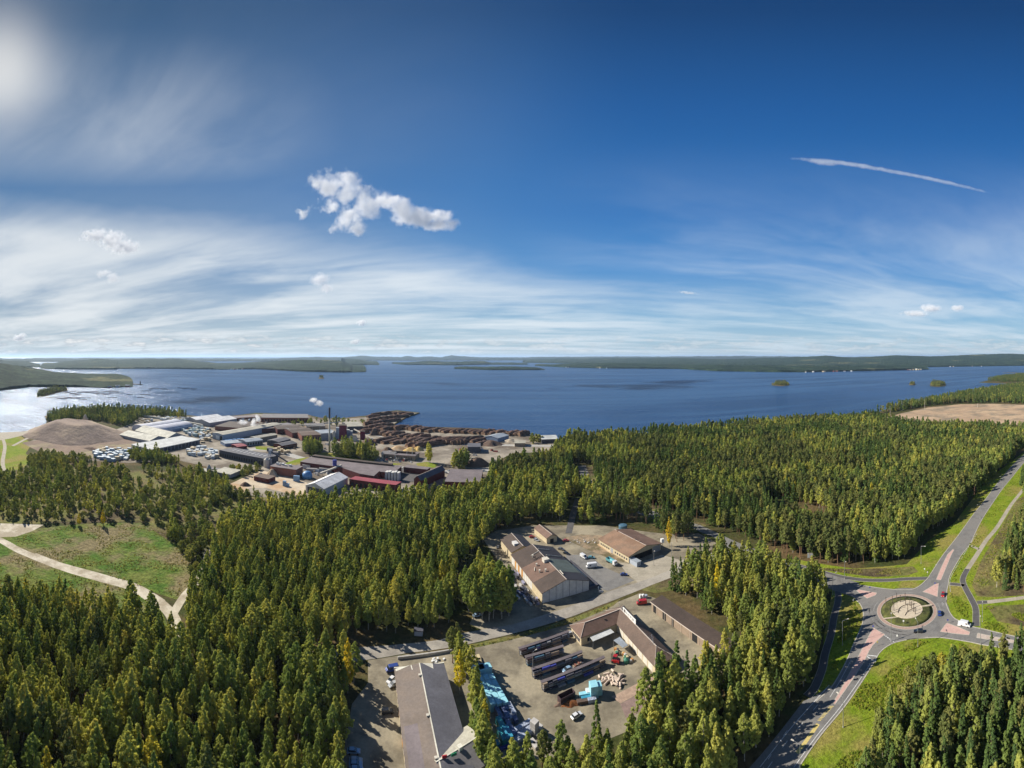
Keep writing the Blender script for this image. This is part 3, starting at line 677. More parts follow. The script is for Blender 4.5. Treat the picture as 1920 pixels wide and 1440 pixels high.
def prof(shape, t):
    if shape == 'birch': return (min(1.0, (t / 0.20)) ** 0.7) * max(0.0, 1 - max(0, (t - 0.22) / 0.78) ** 1.45) ** 0.85 + 0.02
    if shape == 'tall': return (min(1.0, (t / 0.3)) ** 0.8) * (1 - max(0, (t - 0.45) / 0.55) ** 1.8) ** 0.8 + 0.04
    if shape == 'round': return max(0.05, math.sin(math.pi * min(max(t, 0.03), 0.985)) ** 0.55)
    if shape == 'spruce': return (1 - t) ** 0.85 * min(1, t / 0.06 + 0.5) + 0.03
    if shape == 'pine': return max(0.12, math.sin(math.pi * (0.12 + 0.83 * t)) ** 0.7 * (0.75 + 0.25 * math.sin(t * 19)))
def crown_arrays(shape, seed, H, Rm, zb, ncl, per, size, clr):
    g = np.random.default_rng(seed); C = []; k = 0
    while len(C) < ncl:
        t = g.random() if len(C) > 3 else 0.88 + 0.04 * len(C); pr = prof(shape, t)
        if len(C) > 3 and g.random() > pr * 0.9 + 0.12: continue
        a = g.random() * 2 * math.pi
        lob = 1 + 0.20 * math.sin(2 * a + seed) * math.sin(7 * t + seed) + 0.13 * math.sin(5 * a + 9 * t)
        rr = Rm * pr * lob * (0.30 + 0.68 * math.sqrt(g.random())) * (1 if g.random() > .12 else 1.18)
        C.append((rr * math.cos(a), rr * math.sin(a), zb + (H - zb) * (t if shape != 'spruce' else t - 0.25 * (rr / Rm) * 0.1), t))
    C = np.array(C); idx = np.repeat(np.arange(ncl), per); N = ncl * per
    cr = clr * (0.65 + 0.7 * g.random(ncl))[idx][:, None] * (0.55 + 0.45 * (1 - C[idx, 3:4]))
    off = g.normal(size=(N, 3)); off /= np.linalg.norm(off, axis=1)[:, None]
    off *= (g.random((N, 1)) ** 0.45) * cr; off[:, 2] *= 0.75 if shape != 'birch' else 1.15
    P = C[idx, :3] + off
    rad_ = C[idx, :3] * np.array([1, 1, 0]); rad_ /= (np.linalg.norm(rad_, axis=1)[:, None] + .3)
    nrm = off / (np.linalg.norm(off, axis=1)[:, None] + 1e-6) * 0.75 + rad_ * 0.55 + g.normal(size=(N, 3)) * 0.38; nrm[:, 2] += 0.38
    nrm /= np.linalg.norm(nrm, axis=1)[:, None]
    ref = g.normal(size=(N, 3)); u = np.cross(nrm, ref); u /= np.linalg.norm(u, axis=1)[:, None]; v = np.cross(nrm, u)
    s = size * (0.55 + 0.8 * g.random((N, 1)))
    V = np.stack([P - u * s, P + v * s * 0.62, P + u * s, P - v * s * 0.62], axis=1).reshape(-1, 3)
    V[:, 2] = np.maximum(V[:, 2], 0.15)
    return V
def crown_obj_mesh(name, V, mat, extra=None):
    n = len(V) // 4; me = bpy.data.meshes.new(name)
    me.vertices.add(len(V)); me.vertices.foreach_set('co', V.astype(np.float32).ravel())
    me.loops.add(n * 4); me.loops.foreach_set('vertex_index', np.arange(n * 4, dtype=np.int32))
    me.polygons.add(n); me.polygons.foreach_set('loop_start', np.arange(0, n * 4, 4, dtype=np.int32)); me.polygons.foreach_set('loop_total', np.full(n, 4, dtype=np.int32))
    me.materials.append(mat); me.update(calc_edges=True); me.validate()
    return me
def trunk_mb(H, r, lean, limbs, seed, zb, Rm):
    g = random.Random(seed); b = MBL(); p = Vector((0, 0, -0.3)); k = 5
    top = Vector((lean * H * 0.05, 0, H * 0.94))
    for i in range(k):
        q = Vector((0, 0, -0.3)).lerp(top, (i + 1) / k) + Vector((g.uniform(-.12, .12), g.uniform(-.12, .12), 0))
        b.tube(p, q, r * (1 - i / k) + 0.03, r * (1 - (i + 1) / k) + 0.03, 6, caps=(i == 0)); p = q
    for i in range(limbs):
        z = zb + (H - zb) * (0.05 + 0.8 * i / max(1, limbs)); a = g.random() * 6.28; L = Rm * (0.8 - 0.5 * i / max(1, limbs))
        b.tube((0, 0, z), (L * math.cos(a), L * math.sin(a), z + L * 0.7), 0.06, 0.02, 4, caps=False)
    return b
# kinds: shape, height, radius, crown base share, leaf material, bark
KIND = {
 'birch_tree': [('birch', 16, 2.5, .14), ('birch', 17.5, 2.8, .18), ('birch', 14.5, 2.3, .12), ('tall', 18, 2.9, .22)],
 'spruce_tree': [('spruce', 18, 2.7, .06), ('spruce', 16, 2.3, .05), ('spruce', 20, 3.0, .08)],
 'pine_tree': [('pine', 18, 2.6, .42), ('pine', 16.5, 2.9, .36), ('tall', 17, 2.3, .38)],
 'broadleaf_tree': [('round', 11, 4.2, .10), ('round', 9, 3.6, .06), ('tall', 13, 3.8, .12)],
}
LEAF = {'birch_tree': 'birch_leaf', 'spruce_tree': 'spruce_leaf', 'pine_tree': 'pine_leaf', 'broadleaf_tree': 'willow_leaf'}
BARK = {'birch_tree': 'birch_bark', 'spruce_tree': 'dark_bark', 'pine_tree': 'pine_bark', 'broadleaf_tree': 'dark_bark'}
NEAR = {}; LODS = {}
seed = 100
for kd, vs in KIND.items():
    NEAR[kd] = []; LODS[kd] = []
    for lod in range(3):
        for (shp, H, Rm, zb) in vs:
            seed += 1
            vol = Rm * H / 36.0
            ncl, per, sz, cl = ((int(105 * vol), 24, 0.34, 0.66), (int(60 * vol), 13, 0.58, 0.85), (int(24 * vol), 10, 1.05, 1.2))[lod]
            if kd == 'broadleaf_tree': cl *= 1.25; sz *= 1.15
            if kd == 'spruce_tree': cl *= 0.8
            V = crown_arrays(shp, seed, H, Rm, H * zb, ncl, per, sz, cl)
            if lod == 0:
                NEAR[kd].append((crown_obj_mesh('crown', V, M[LEAF[kd]]), trunk_mb(H, 0.16 if kd != 'pine_tree' else 0.22, random.uniform(-1, 1), 6, seed, H * zb, Rm), H, Rm))
            me = crown_obj_mesh('tree_shape', V, M[LEAF[kd]])
            bm = bmesh.new(); bm.from_mesh(me)
            tb = trunk_mb(H, 0.16 if kd != 'pine_tree' else 0.22, 0, 0, seed, H * zb, Rm); me.materials.append(M[BARK[kd]])
            vv = [bm.verts.new(p) for p in tb.v]
            for f in tb.f:
                q = bm.faces.new([vv[i] for i in f]); q.material_index = 1
            bm.to_mesh(me); bm.free()
            LODS[kd].append(me)
# trunk meshes for the individuals
for kd in NEAR:
    for i, (cm_, tb, H, Rm) in enumerate(NEAR[kd]):
        me = bpy.data.meshes.new('trunk'); me.from_pydata(tb.v, [], tb.f); me.materials.append(M[BARK[kd]]); me.update()
        NEAR[kd][i] = (cm_, me, H, Rm)

# ---- where trees stand: regions in photo pixels (tree feet), mixes of kinds, spacing, height factor
KEEP = [  # no trees here
 road_poly, ARM_SW_L + KSW_R[::-1], [(857, 1190), (960, 1171), (1000, 1178), (923, 1199), (857, 1215)],
]
KEEP_LINES = [([(1304, 987), (1210, 960), (1143, 934), (1100, 903), (1091, 873)], 12), ([(1066, 1000), (1076, 960), (1082, 935)], 7), (CPN, 4), (CPW, 4), (CPE, 4), ([(1740, 1083), (1800, 1000), (1860, 922), (1925, 855)], 13), ([(300, 1130), (335, 1180), (338, 1215)], 4.5), ([(325, 1150), (345, 1118), (368, 1092), (384, 1060), (390, 1030)], 3.5), ([(240, 872), (268, 895), (300, 915)], 3)]
KL = []
for P, wd in KEEP_LINES:
    L = pxline(P, 0, 4, 3.0); KL.append((np.array([(p.x, p.y) for p in L]), wd))
REG = []
def reg(name, P, mix, sp, hf=(0.85, 1.1), where='', keep=None): REG.append(dict(name=name, P=P, mix=mix, sp=sp, hf=hf, where=where, keep=keep or []))
reg('lower left', [(-80, 1125), (20, 1126), (100, 1145), (167, 1158), (250, 1164), (312, 1190), (332, 1222), (350, 1228), (352, 1140), (352, 1118), (372, 1095), (388, 1050), (400, 1005), (430, 988), (480, 968), (560, 955), (640, 946), (700, 945), (705, 1180), (680, 1196), (655, 1212), (668, 1275), (640, 1320), (652, 1400), (655, 1480), (640, 1600), (-80, 1600)],
    {'birch_tree': .93, 'pine_tree': .04, 'spruce_tree': .03}, 5.1, (0.68, 1.12), 'lower left')
reg('centre', [(700, 945), (800, 938), (880, 932), (925, 915), (1000, 902), (1092, 902), (1098, 940), (1090, 985), (1040, 975), (990, 972), (950, 990), (925, 1005), (900, 1030), (862, 1062), (850, 1085), (862, 1108), (868, 1150), (850, 1170), (800, 1180), (705, 1192)],
    {'birch_tree': .85, 'spruce_tree': .08, 'pine_tree': .07}, 5.3, (0.72, 1.15), 'centre')
reg('beside the big workshop', [(868, 1140), (880, 1120), (905, 1085), (940, 1110), (962, 1140), (965, 1158), (930, 1165), (880, 1170)], {'birch_tree': 1}, 3.8, (0.95, 1.25), 'beside the workshop')
reg('lower centre', [(1226, 1110), (1262, 1088), (1300, 1078), (1360, 1062), (1410, 1066), (1480, 1092), (1540, 1110), (1557, 1130), (1550, 1170), (1535, 1235), (1508, 1300), (1475, 1350), (1440, 1396), (1395, 1440), (1300, 1580), (900, 1590), (905, 1475), (960, 1458), (1040, 1448), (1120, 1425), (1170, 1400), (1205, 1360), (1255, 1318), (1285, 1300), (1328, 1268), (1378, 1252), (1396, 1228), (1352, 1172), (1290, 1126), (1240, 1100)],
    {'birch_tree': .86, 'spruce_tree': .09, 'pine_tree': .05}, 5.2, (0.75, 1.2), 'lower centre')
reg('between roof and yard', [(868, 1270), (884, 1262), (900, 1330), (912, 1392), (925, 1440), (935, 1480), (905, 1500), (893, 1430), (886, 1370)], {'birch_tree': 1}, 4.2, (0.75, 1.05), 'yard')
reg('yard corner', [(846, 1238), (866, 1226), (876, 1262), (862, 1280)], {'birch_tree': .6, 'pine_tree': .4}, 4.5, (0.7, 1.0), 'yard')
reg('lower right', [(1765, 1300), (1800, 1272), (1850, 1250), (1960, 1230), (1990, 1600), (1600, 1600), (1620, 1480), (1660, 1405), (1705, 1345)], {'birch_tree': .42, 'spruce_tree': .38, 'pine_tree': .2}, 4.6, (0.8, 1.05), 'lower right')
reg('embankment', [(1715, 1262), (1790, 1228), (1850, 1236), (1800, 1290), (1735, 1330), (1670, 1400), (1630, 1440), (1610, 1440), (1650, 1360), (1690, 1300)], {'broadleaf_tree': .8, 'birch_tree': .2}, 4.0, (0.3, 0.75), 'lower right')
reg('right slope', [(1862, 1108), (1880, 1070), (1900, 1010), (1930, 950), (2000, 900), (2000, 1100), (1920, 1110)], {'spruce_tree': .35, 'pine_tree': .3, 'birch_tree': .35}, 5, (0.8, 1.05), 'right edge')
reg('right slope far', [(1912, 905), (1940, 880), (2000, 850), (2000, 880), (1935, 925), (1918, 932)], {'birch_tree': .6, 'spruce_tree': .4}, 5, (0.8, 1.0), 'right edge')
reg('right middle front', [(1095, 905), (1150, 900), (1300, 905), (1500, 915), (1700, 905), (1820, 860), (1905, 845), (1908, 862), (1862, 912), (1822, 955), (1770, 985), (1735, 1012), (1700, 1052), (1650, 1058), (1600, 1062), (1540, 1058), (1470, 1042), (1420, 1022), (1375, 1004), (1320, 984), (1296, 975), (1300, 1000), (1275, 1020), (1248, 1008), (1225, 985), (1180, 978), (1130, 978), (1098, 985), (1097, 940)],
    {'birch_tree': .40, 'pine_tree': .30, 'spruce_tree': .30}, 4.9, (0.9, 1.15), 'right middle')
reg('right middle back', [(915, 912), (920, 890), (985, 868), (1035, 860), (1040, 848), (1062, 836), (1100, 828), (1250, 816), (1400, 801), (1560, 791), (1640, 788), (1690, 800), (1760, 806), (1830, 808), (1960, 812), (1940, 832), (1905, 845), (1820, 860), (1700, 905), (1500, 915), (1300, 905), (1150, 900), (1092, 902), (1000, 902), (925, 912)],
    {'birch_tree': .34, 'pine_tree': .34, 'spruce_tree': .32}, 5.6, (0.85, 1.15), 'far right middle')
reg('behind the clearing', [(1640, 776), (1690, 763), (1720, 758), (1780, 746), (1835, 736), (1880, 728), (1960, 720), (1980, 757), (1860, 755), (1800, 756), (1740, 761), (1690, 770)], {'spruce_tree': .5, 'pine_tree': .35, 'birch_tree': .15}, 8, (0.9, 1.15), 'far right')
reg('far headland', [(1852, 713.3), (1872, 708.5), (1925, 703), (1990, 701), (1990, 716), (1920, 716), (1880, 716)], {'spruce_tree': .5, 'pine_tree': .5}, 11, (0.9, 1.1), 'far right')
reg('left scrub', [(-80, 892), (20, 890), (60, 880), (120, 872), (200, 880), (250, 878), (300, 888), (370, 884), (430, 898), (425, 925), (470, 925), (470, 935), (400, 950), (395, 985), (405, 1005), (385, 1035), (350, 1030), (318, 1015), (300, 985), (240, 972), (130, 975), (70, 978), (-80, 972)], {'broadleaf_tree': .66, 'birch_tree': .30, 'pine_tree': .02, 'spruce_tree': .02}, 7.8, (0.35, 1.0), 'left',
    keep=[[(232, 868), (270, 890), (325, 915), (318, 925), (255, 900), (225, 876)]])
reg('left scrub', [(50, 862), (90, 852), (140, 856), (180, 862), (120, 872), (60, 880)], {'broadleaf_tree': 1}, 7, (0.5, 0.9), 'left')
reg('scrub by the sandy yard', [(395, 935), (440, 918), (520, 925), (575, 935), (560, 960), (480, 968), (420, 985)], {'broadleaf_tree': .9, 'birch_tree': .1}, 7.5, (0.2, 0.75), 'left')
reg('meadow bushes', [(300, 984), (335, 998), (388, 1045), (380, 1085), (352, 1112), (336, 1104), (360, 1072), (348, 1042), (310, 1008)], {'broadleaf_tree': 1}, 5.2, (0.3, 0.85), 'left')
reg('meadow bushes', [(0, 1085), (60, 1100), (160, 1125), (260, 1140), (300, 1165), (300, 1180), (250, 1160), (160, 1152), (0, 1120)], {'broadleaf_tree': 1}, 8, (0.2, 0.5), 'left')
reg('headland', [(90, 791), (88, 783), (120, 774), (200, 769), (285, 772), (345, 780), (352, 784), (322, 785), (285, 780), (258, 788), (240, 800), (222, 797), (190, 790), (130, 786), (105, 796)], {'broadleaf_tree': .45, 'spruce_tree': .2, 'pine_tree': .15, 'birch_tree': .2}, 7.5, (0.8, 1.05), 'far left')
reg('works garden', [(568, 842), (590, 840), (604, 850), (590, 856), (570, 852)], {'broadleaf_tree': .5, 'birch_tree': .5}, 6, (1.0, 1.35), 'works garden')
reg('works garden', [(622, 850), (680, 845), (706, 858), (700, 866), (660, 860), (625, 855)], {'broadleaf_tree': .5, 'birch_tree': .5}, 6, (1.0, 1.35), 'works garden')
reg('works garden', [(790, 868), (812, 866), (815, 871), (792, 872)], {'birch_tree': 1}, 6, (1.2, 1.5), 'works garden')
reg('works garden', [(842, 872), (876, 868), (880, 880), (850, 882)], {'birch_tree': .7, 'broadleaf_tree': .3}, 5.5, (1.0, 1.3), 'works garden')
reg('shore trees', [(995, 828), (1012, 826), (1014, 830), (998, 832)], {'broadleaf_tree': 1}, 8, (1.0, 1.3), 'shore')
reg('shore trees', [(1060, 826), (1085, 822), (1100, 835), (1065, 840)], {'broadleaf_tree': .6, 'birch_tree': .4}, 7, (1.0, 1.3), 'shore')
reg('works scrub', [(415, 880), (440, 878), (495, 880), (470, 892), (430, 896)], {'broadleaf_tree': 1}, 7, (0.5, 0.8), 'works')
reg('works scrub', [(500, 800), (600, 787), (640, 789), (690, 790), (680, 800), (600, 798)], {'broadleaf_tree': 1}, 18, (0.6, 0.9), 'works')
reg('works scrub', [(240, 850), (300, 852), (345, 870), (300, 872), (250, 866)], {'broadleaf_tree': .7, 'birch_tree': .3}, 6, (0.6, 0.95), 'works')
reg('works scrub', [(265, 800), (330, 803), (330, 807), (270, 804)], {'broadleaf_tree': 1}, 8, (0.4, 0.6), 'works')
reg('small island', [(1450, 721), (1457, 722.4), (1470, 722.8), (1479, 721.3), (1477, 719.6), (1465, 718.7), (1454, 719)], {'pine_tree': .5, 'broadleaf_tree': .5}, 9, (0.45, 1.1), 'lake')
reg('small island', [(1706, 721.4), (1715, 721.4), (1715, 719.5), (1706, 719.5)], {'pine_tree': .5, 'broadleaf_tree': .5}, 9, (0.5, 1.0), 'lake')
reg('small island', [(1745, 721.8), (1751, 723.6), (1762, 724.2), (1771, 722.4), (1771, 720), (1762, 718.4), (1749, 719.2)], {'pine_tree': .5, 'broadleaf_tree': .5}, 9, (0.5, 1.25), 'lake')
reg('small island', [(69, 744), (85, 742), (110, 735), (126, 732.5), (126, 730.5), (100, 732), (72, 738)], {'pine_tree': .6, 'broadleaf_tree': .4}, 9, (0.8, 1.1), 'lake')
reg('small island', [(599, 709.5), (607, 709.5), (606, 708), (600, 708)], {'pine_tree': 1}, 10, (0.8, 1.0), 'lake')
for P in ([(1446, 722.8), (1465, 724.2), (1481, 723), (1481, 718.4), (1446, 717.8)], [(1704.5, 722.4), (1716.5, 722.4), (1716.5, 719), (1704.5, 719)], [(1743, 724.4), (1760, 725.8), (1774, 724), (1774, 718), (1743, 718)],
          [(67, 746), (85, 743.5), (110, 736), (128, 733), (128, 730), (100, 731), (69, 738)], [(597, 710.5), (608, 710.5), (607, 707.5), (598, 707.5)]):
    mb = MB(); Q = [W(x, y, -1.5) for x, y in P]; c = sum(Q, Vector()) / len(Q); b0 = len(mb.v); n = len(Q)
    mb.v += [tuple(q + Vector((0, 0, -1))) for q in Q] + [tuple(c.lerp(q, .9) + Vector((0, 0, 1.2))) for q in Q] + [tuple(c + Vector((0, 0, 2.0)))]
    for i in range(n):
        j = (i + 1) % n; mb.f += [(i, j, n + j, n + i), (n + i, n + j, 2 * n)]; mb.m += [0, 0]
    tag(mb.build('island', M['forest_floor'], smooth=True), kind='structure')
pts = []   # x, y, kind, height factor, region
KEEP_W = [[tuple(W(x, y)[:2]) for x, y in P] for P in KEEP]
EXTRA_KEEP = []     # world rectangles of buildings: filled by p4 through SITES (defined before planting)
def plant_all():
    for rg in REG:
        Pw = [tuple(W(x, y)[:2]) for x, y in rg['P']]
        keep = [[tuple(W(x, y)[:2]) for x, y in P] for P in rg['keep']] + KEEP_W + EXTRA_KEEP
        xs = [p[0] for p in Pw]; ys = [p[1] for p in Pw]; s = rg['sp']
        kinds = list(rg['mix']); pr = np.array([rg['mix'][k] for k in kinds]); pr = pr / pr.sum()
        nx = int((max(xs) - min(xs)) / s) + 2; ny = int((max(ys) - min(ys)) / s) + 2
        for i in range(nx):
            for j in range(ny):
                x = min(xs) + (i + (j % 2) * .5 + rng.uniform(-.38, .38)) * s; y = min(ys) + (j + rng.uniform(-.38, .38)) * s
                if not inpoly(x, y, Pw): continue
                if any(inpoly(x, y, K) for K in keep): continue
                if any(((A[:, 0] - x) ** 2 + (A[:, 1] - y) ** 2).min() < wd * wd for A, wd in KL): continue
                if rg['name'] in ('right middle front', 'right middle back') and mnoise.noise((x * .016, y * .016, 7)) > 0.5: continue
                kd = kinds[rng.choice(len(kinds), p=pr)]
                if len(kinds) > 2 and rg['sp'] > 4.5 and rg['name'].startswith('right middle'):
                    g = mnoise.noise((x * .012, y * .012, 3))
                    if rng.random() < 0.6: kd = 'birch_tree' if g > 0.10 else ('pine_tree' if g > -0.18 else 'spruce_tree')
                h = rng.uniform(*rg['hf']) * (1 + 0.22 * mnoise.noise((x * .03, y * .03, 1)))
                pts.append((x, y, kd, h, rg['name']))
LOC = {'lower left': 'in the dense wood at the lower left', 'centre': 'in the birch wood behind the big workshop', 'beside the big workshop': 'in the clump left of the white-gabled workshop',
       'lower centre': 'between the builders yard and main road', 'between roof and yard': 'between the long roof and cyan bales', 'yard corner': 'beside the far end of the long grey roof',
       'lower right': 'on the lower right below the junction', 'embankment': 'on the embankment at the lower right', 'right slope': 'on the slope right of the cycle path', 'right slope far': 'beside the road at the right edge',
       'right middle front': 'in the mixed wood above the junction', 'right middle back': 'in the far part of the mixed wood by the lake', 'meadow bushes': 'at the edge of the left meadow', 'left scrub': 'in the leafy scrub left of the sandy yard', 'scrub by the sandy yard': 'in the low scrub below the sandy yard'}
LOOK = {'birch_tree': 'slender olive green birch', 'spruce_tree': 'dark green conical spruce', 'pine_tree': 'grey-green pine with bare trunk', 'broadleaf_tree': 'rounded bushy green tree'}
def gn_forest(name, P, kd, label):
    """the rest of a wood: one object whose points carry tree shapes"""
    meshes = LODS[kd]; nv = len(KIND[kd])
    src = bpy.data.collections.new(name + '_shapes')
    for i, me in enumerate(meshes):
        o = bpy.data.objects.new('%s_shape_%02d' % (kd, i), me); src.objects.link(o)
    me = bpy.data.meshes.new(name); me.from_pydata([(p[0], p[1], 0.0) for p in P], [], [])
    o = bpy.data.objects.new(name, me); COL.objects.link(o)
    ai = me.attributes.new('idx', 'INT', 'POINT'); ar = me.attributes.new('rot', 'FLOAT_VECTOR', 'POINT'); as_ = me.attributes.new('scl', 'FLOAT_VECTOR', 'POINT')
    idx = []; rot = []; scl = []
    for p in P:
        r = math.hypot(p[0], p[1]); lod = 0 if r < 300 else (1 if r < 620 else 2)
        idx.append(lod * nv + int(rng.integers(nv))); rot += [rng.normal() * .025, rng.normal() * .025, rng.uniform(0, 6.28)]
        wv_ = p[3] * rng.uniform(.85, 1.15); scl += [wv_, wv_, p[3]]
    ai.data.foreach_set('value', idx); ar.data.foreach_set('vector', rot); as_.data.foreach_set('vector', scl)
    g = bpy.data.node_groups.new(name, 'GeometryNodeTree')
    g.interface.new_socket('Geometry', in_out='INPUT', socket_type='NodeSocketGeometry'); g.interface.new_socket('Geometry', in_out='OUTPUT', socket_type='NodeSocketGeometry')
    gi = g.nodes.new('NodeGroupInput'); go = g.nodes.new('NodeGroupOutput'); ip = g.nodes.new('GeometryNodeInstanceOnPoints'); ci = g.nodes.new('GeometryNodeCollectionInfo')
    ci.inputs['Collection'].default_value = src; ci.inputs['Separate Children'].default_value = True; ci.inputs['Reset Children'].default_value = True
    ip.inputs['Pick Instance'].default_value = True
    def attr(nm, typ):
        a = g.nodes.new('GeometryNodeInputNamedAttribute'); a.data_type = typ; a.inputs[0].default_value = nm; return a.outputs[0]
    L = g.links
    L.new(gi.outputs[0], ip.inputs['Points']); L.new(ci.outputs[0], ip.inputs['Instance']); L.new(attr('idx', 'INT'), ip.inputs['Instance Index'])
    L.new(attr('rot', 'FLOAT_VECTOR'), ip.inputs['Rotation']); L.new(attr('scl', 'FLOAT_VECTOR'), ip.inputs['Scale']); L.new(ip.outputs[0], go.inputs[0])
    md = o.modifiers.new('trees', 'NODES'); md.node_group = g
    return tag(o, label, 'forest', kind='stuff')
def grow(limit=300):
    plant_all()
    bykind = {}
    for p in pts: bykind.setdefault(p[2], []).append(p)
    for kd, P in bykind.items():
        def key(p):
            x, y = px_of(p[:2]); r = math.hypot(p[0], p[1])
            return r if (-8 < x < 1928 and y < 1440 + 8 * F / r) else 1e9
        P.sort(key=key); ind, rest = P[:limit], P[limit:]
        ind = [p for p in ind if key(p) < 1e8]; rest += [p for p in P[:limit] if key(p) >= 1e8]
        for p in ind:
            cm_, tm, H, Rm = NEAR[kd][int(rng.integers(len(NEAR[kd])))]
            e = empty(kd, (p[0], p[1], 0), LOOK[kd] + ' ' + LOC.get(p[4], 'among the works buildings'), kd.replace('_tree', ' tree').replace('broadleaf', 'broadleaved'), kd.replace('_tree', '') + ' trees ' + LOC.get(p[4], 'among the works buildings'))
            wv_ = p[3] * rng.uniform(.85, 1.15)
            e.rotation_euler = (rng.normal() * .025, rng.normal() * .025, rng.uniform(0, 6.28)); e.scale = (wv_, wv_, p[3])
            for nm, me in (('crown', cm_), ('trunk', tm)):
                o = bpy.data.objects.new(nm, me); COL.objects.link(o); o.parent = e
        if rest: gn_forest(kd.replace('_tree', '_forest'), rest, kd, 'mass of ' + kd.replace('_tree', '').replace('broadleaf', 'rounded broadleaved') + ' trees covering the land between the works and the lake')
    print('TREES', {k: len(v) for k, v in bykind.items()})
# ================================================================ BUILDINGS
def wallmat(key, c, stripes=0.0, var=0.85, rough=0.8):
    return paint(key, c, rough, var=var, scale=0.5, spec=0.2)
wallmat('wall_cream', (0.56, 0.47, 0.31)); wallmat('wall_white', (0.62, 0.61, 0.58)); wallmat('wall_brown', (0.30, 0.23, 0.17)); wallmat('wall_red', (0.20, 0.055, 0.045))
wallmat('wall_darkred', (0.12, 0.035, 0.035)); wallmat('wall_grey', (0.33, 0.33, 0.34)); wallmat('wall_bluegrey', (0.36, 0.40, 0.46)); wallmat('wall_dark', (0.08, 0.08, 0.10)); wallmat('wall_maroon', (0.17, 0.03, 0.06))
wallmat('wall_orange', (0.50, 0.25, 0.08)); wallmat('wall_steelblue', (0.20, 0.26, 0.38)); wallmat('wall_brick', (0.26, 0.11, 0.08)); wallmat('wall_pale', (0.60, 0.56, 0.48))
def roofmat(key, c, c2=None, rough=0.75, spec=0.35):
    M[key] = surf(key, c, c2 or tuple(v * 0.82 for v in c), 0.18, rough, 0.01, 6, c3=tuple(v * 0.74 for v in c), s3=0.10, spec=spec)
roofmat('roof_taupe', (0.195, 0.155, 0.125), (0.17, 0.14, 0.12)); roofmat('roof_brown', (0.135, 0.092, 0.070)); roofmat('roof_redbrown', (0.185, 0.115, 0.085)); roofmat('roof_tan', (0.27, 0.165, 0.105), (0.21, 0.14, 0.095))
roofmat('roof_darkbrown', (0.078, 0.056, 0.045)); roofmat('roof_slate', (0.115, 0.115, 0.135)); roofmat('roof_grey', (0.19, 0.18, 0.185)); roofmat('roof_mauve', (0.185, 0.155, 0.16)); roofmat('roof_white', (0.78, 0.78, 0.78), rough=0.8, spec=.1)
roofmat('roof_cream', (0.70, 0.68, 0.58), rough=0.85, spec=.1); roofmat('roof_pale', (0.54, 0.56, 0.55), rough=0.8); roofmat('roof_lilac', (0.48, 0.50, 0.58), rough=0.7); roofmat('roof_green', (0.10, 0.125, 0.115), rough=0.75); roofmat('roof_red', (0.30, 0.055, 0.075))
roofmat('roof_bluegrey', (0.34, 0.38, 0.42), rough=0.45); roofmat('roof_khaki', (0.42, 0.40, 0.33)); roofmat('roof_black', (0.035, 0.035, 0.045))
M['trim'] = paint('pale_trim', (0.55, 0.47, 0.40), 0.6)
M['seam'] = paint('roof_seam', (0.15, 0.13, 0.115), .8)
class Fr:
    def __init__(s, A, B, C, z, L=None, Wd=None):
        a, b, c = W(*A, z), W(*B, z), W(*C, z)
        s.o = Vector((a.x, a.y, 0)); s.ux = Vector((b.x - a.x, b.y - a.y, 0)); s.L = L or s.ux.length; s.ux.normalize()
        s.uy = Vector((-s.ux.y, s.ux.x, 0)); d = Vector((c.x - a.x, c.y - a.y, 0)).dot(s.uy)
        if d < 0: s.uy = -s.uy
        s.W = Wd or abs(d)
    def __call__(s, x, y, z): p = s.o + s.ux * x + s.uy * y; return Vector((p.x, p.y, z))
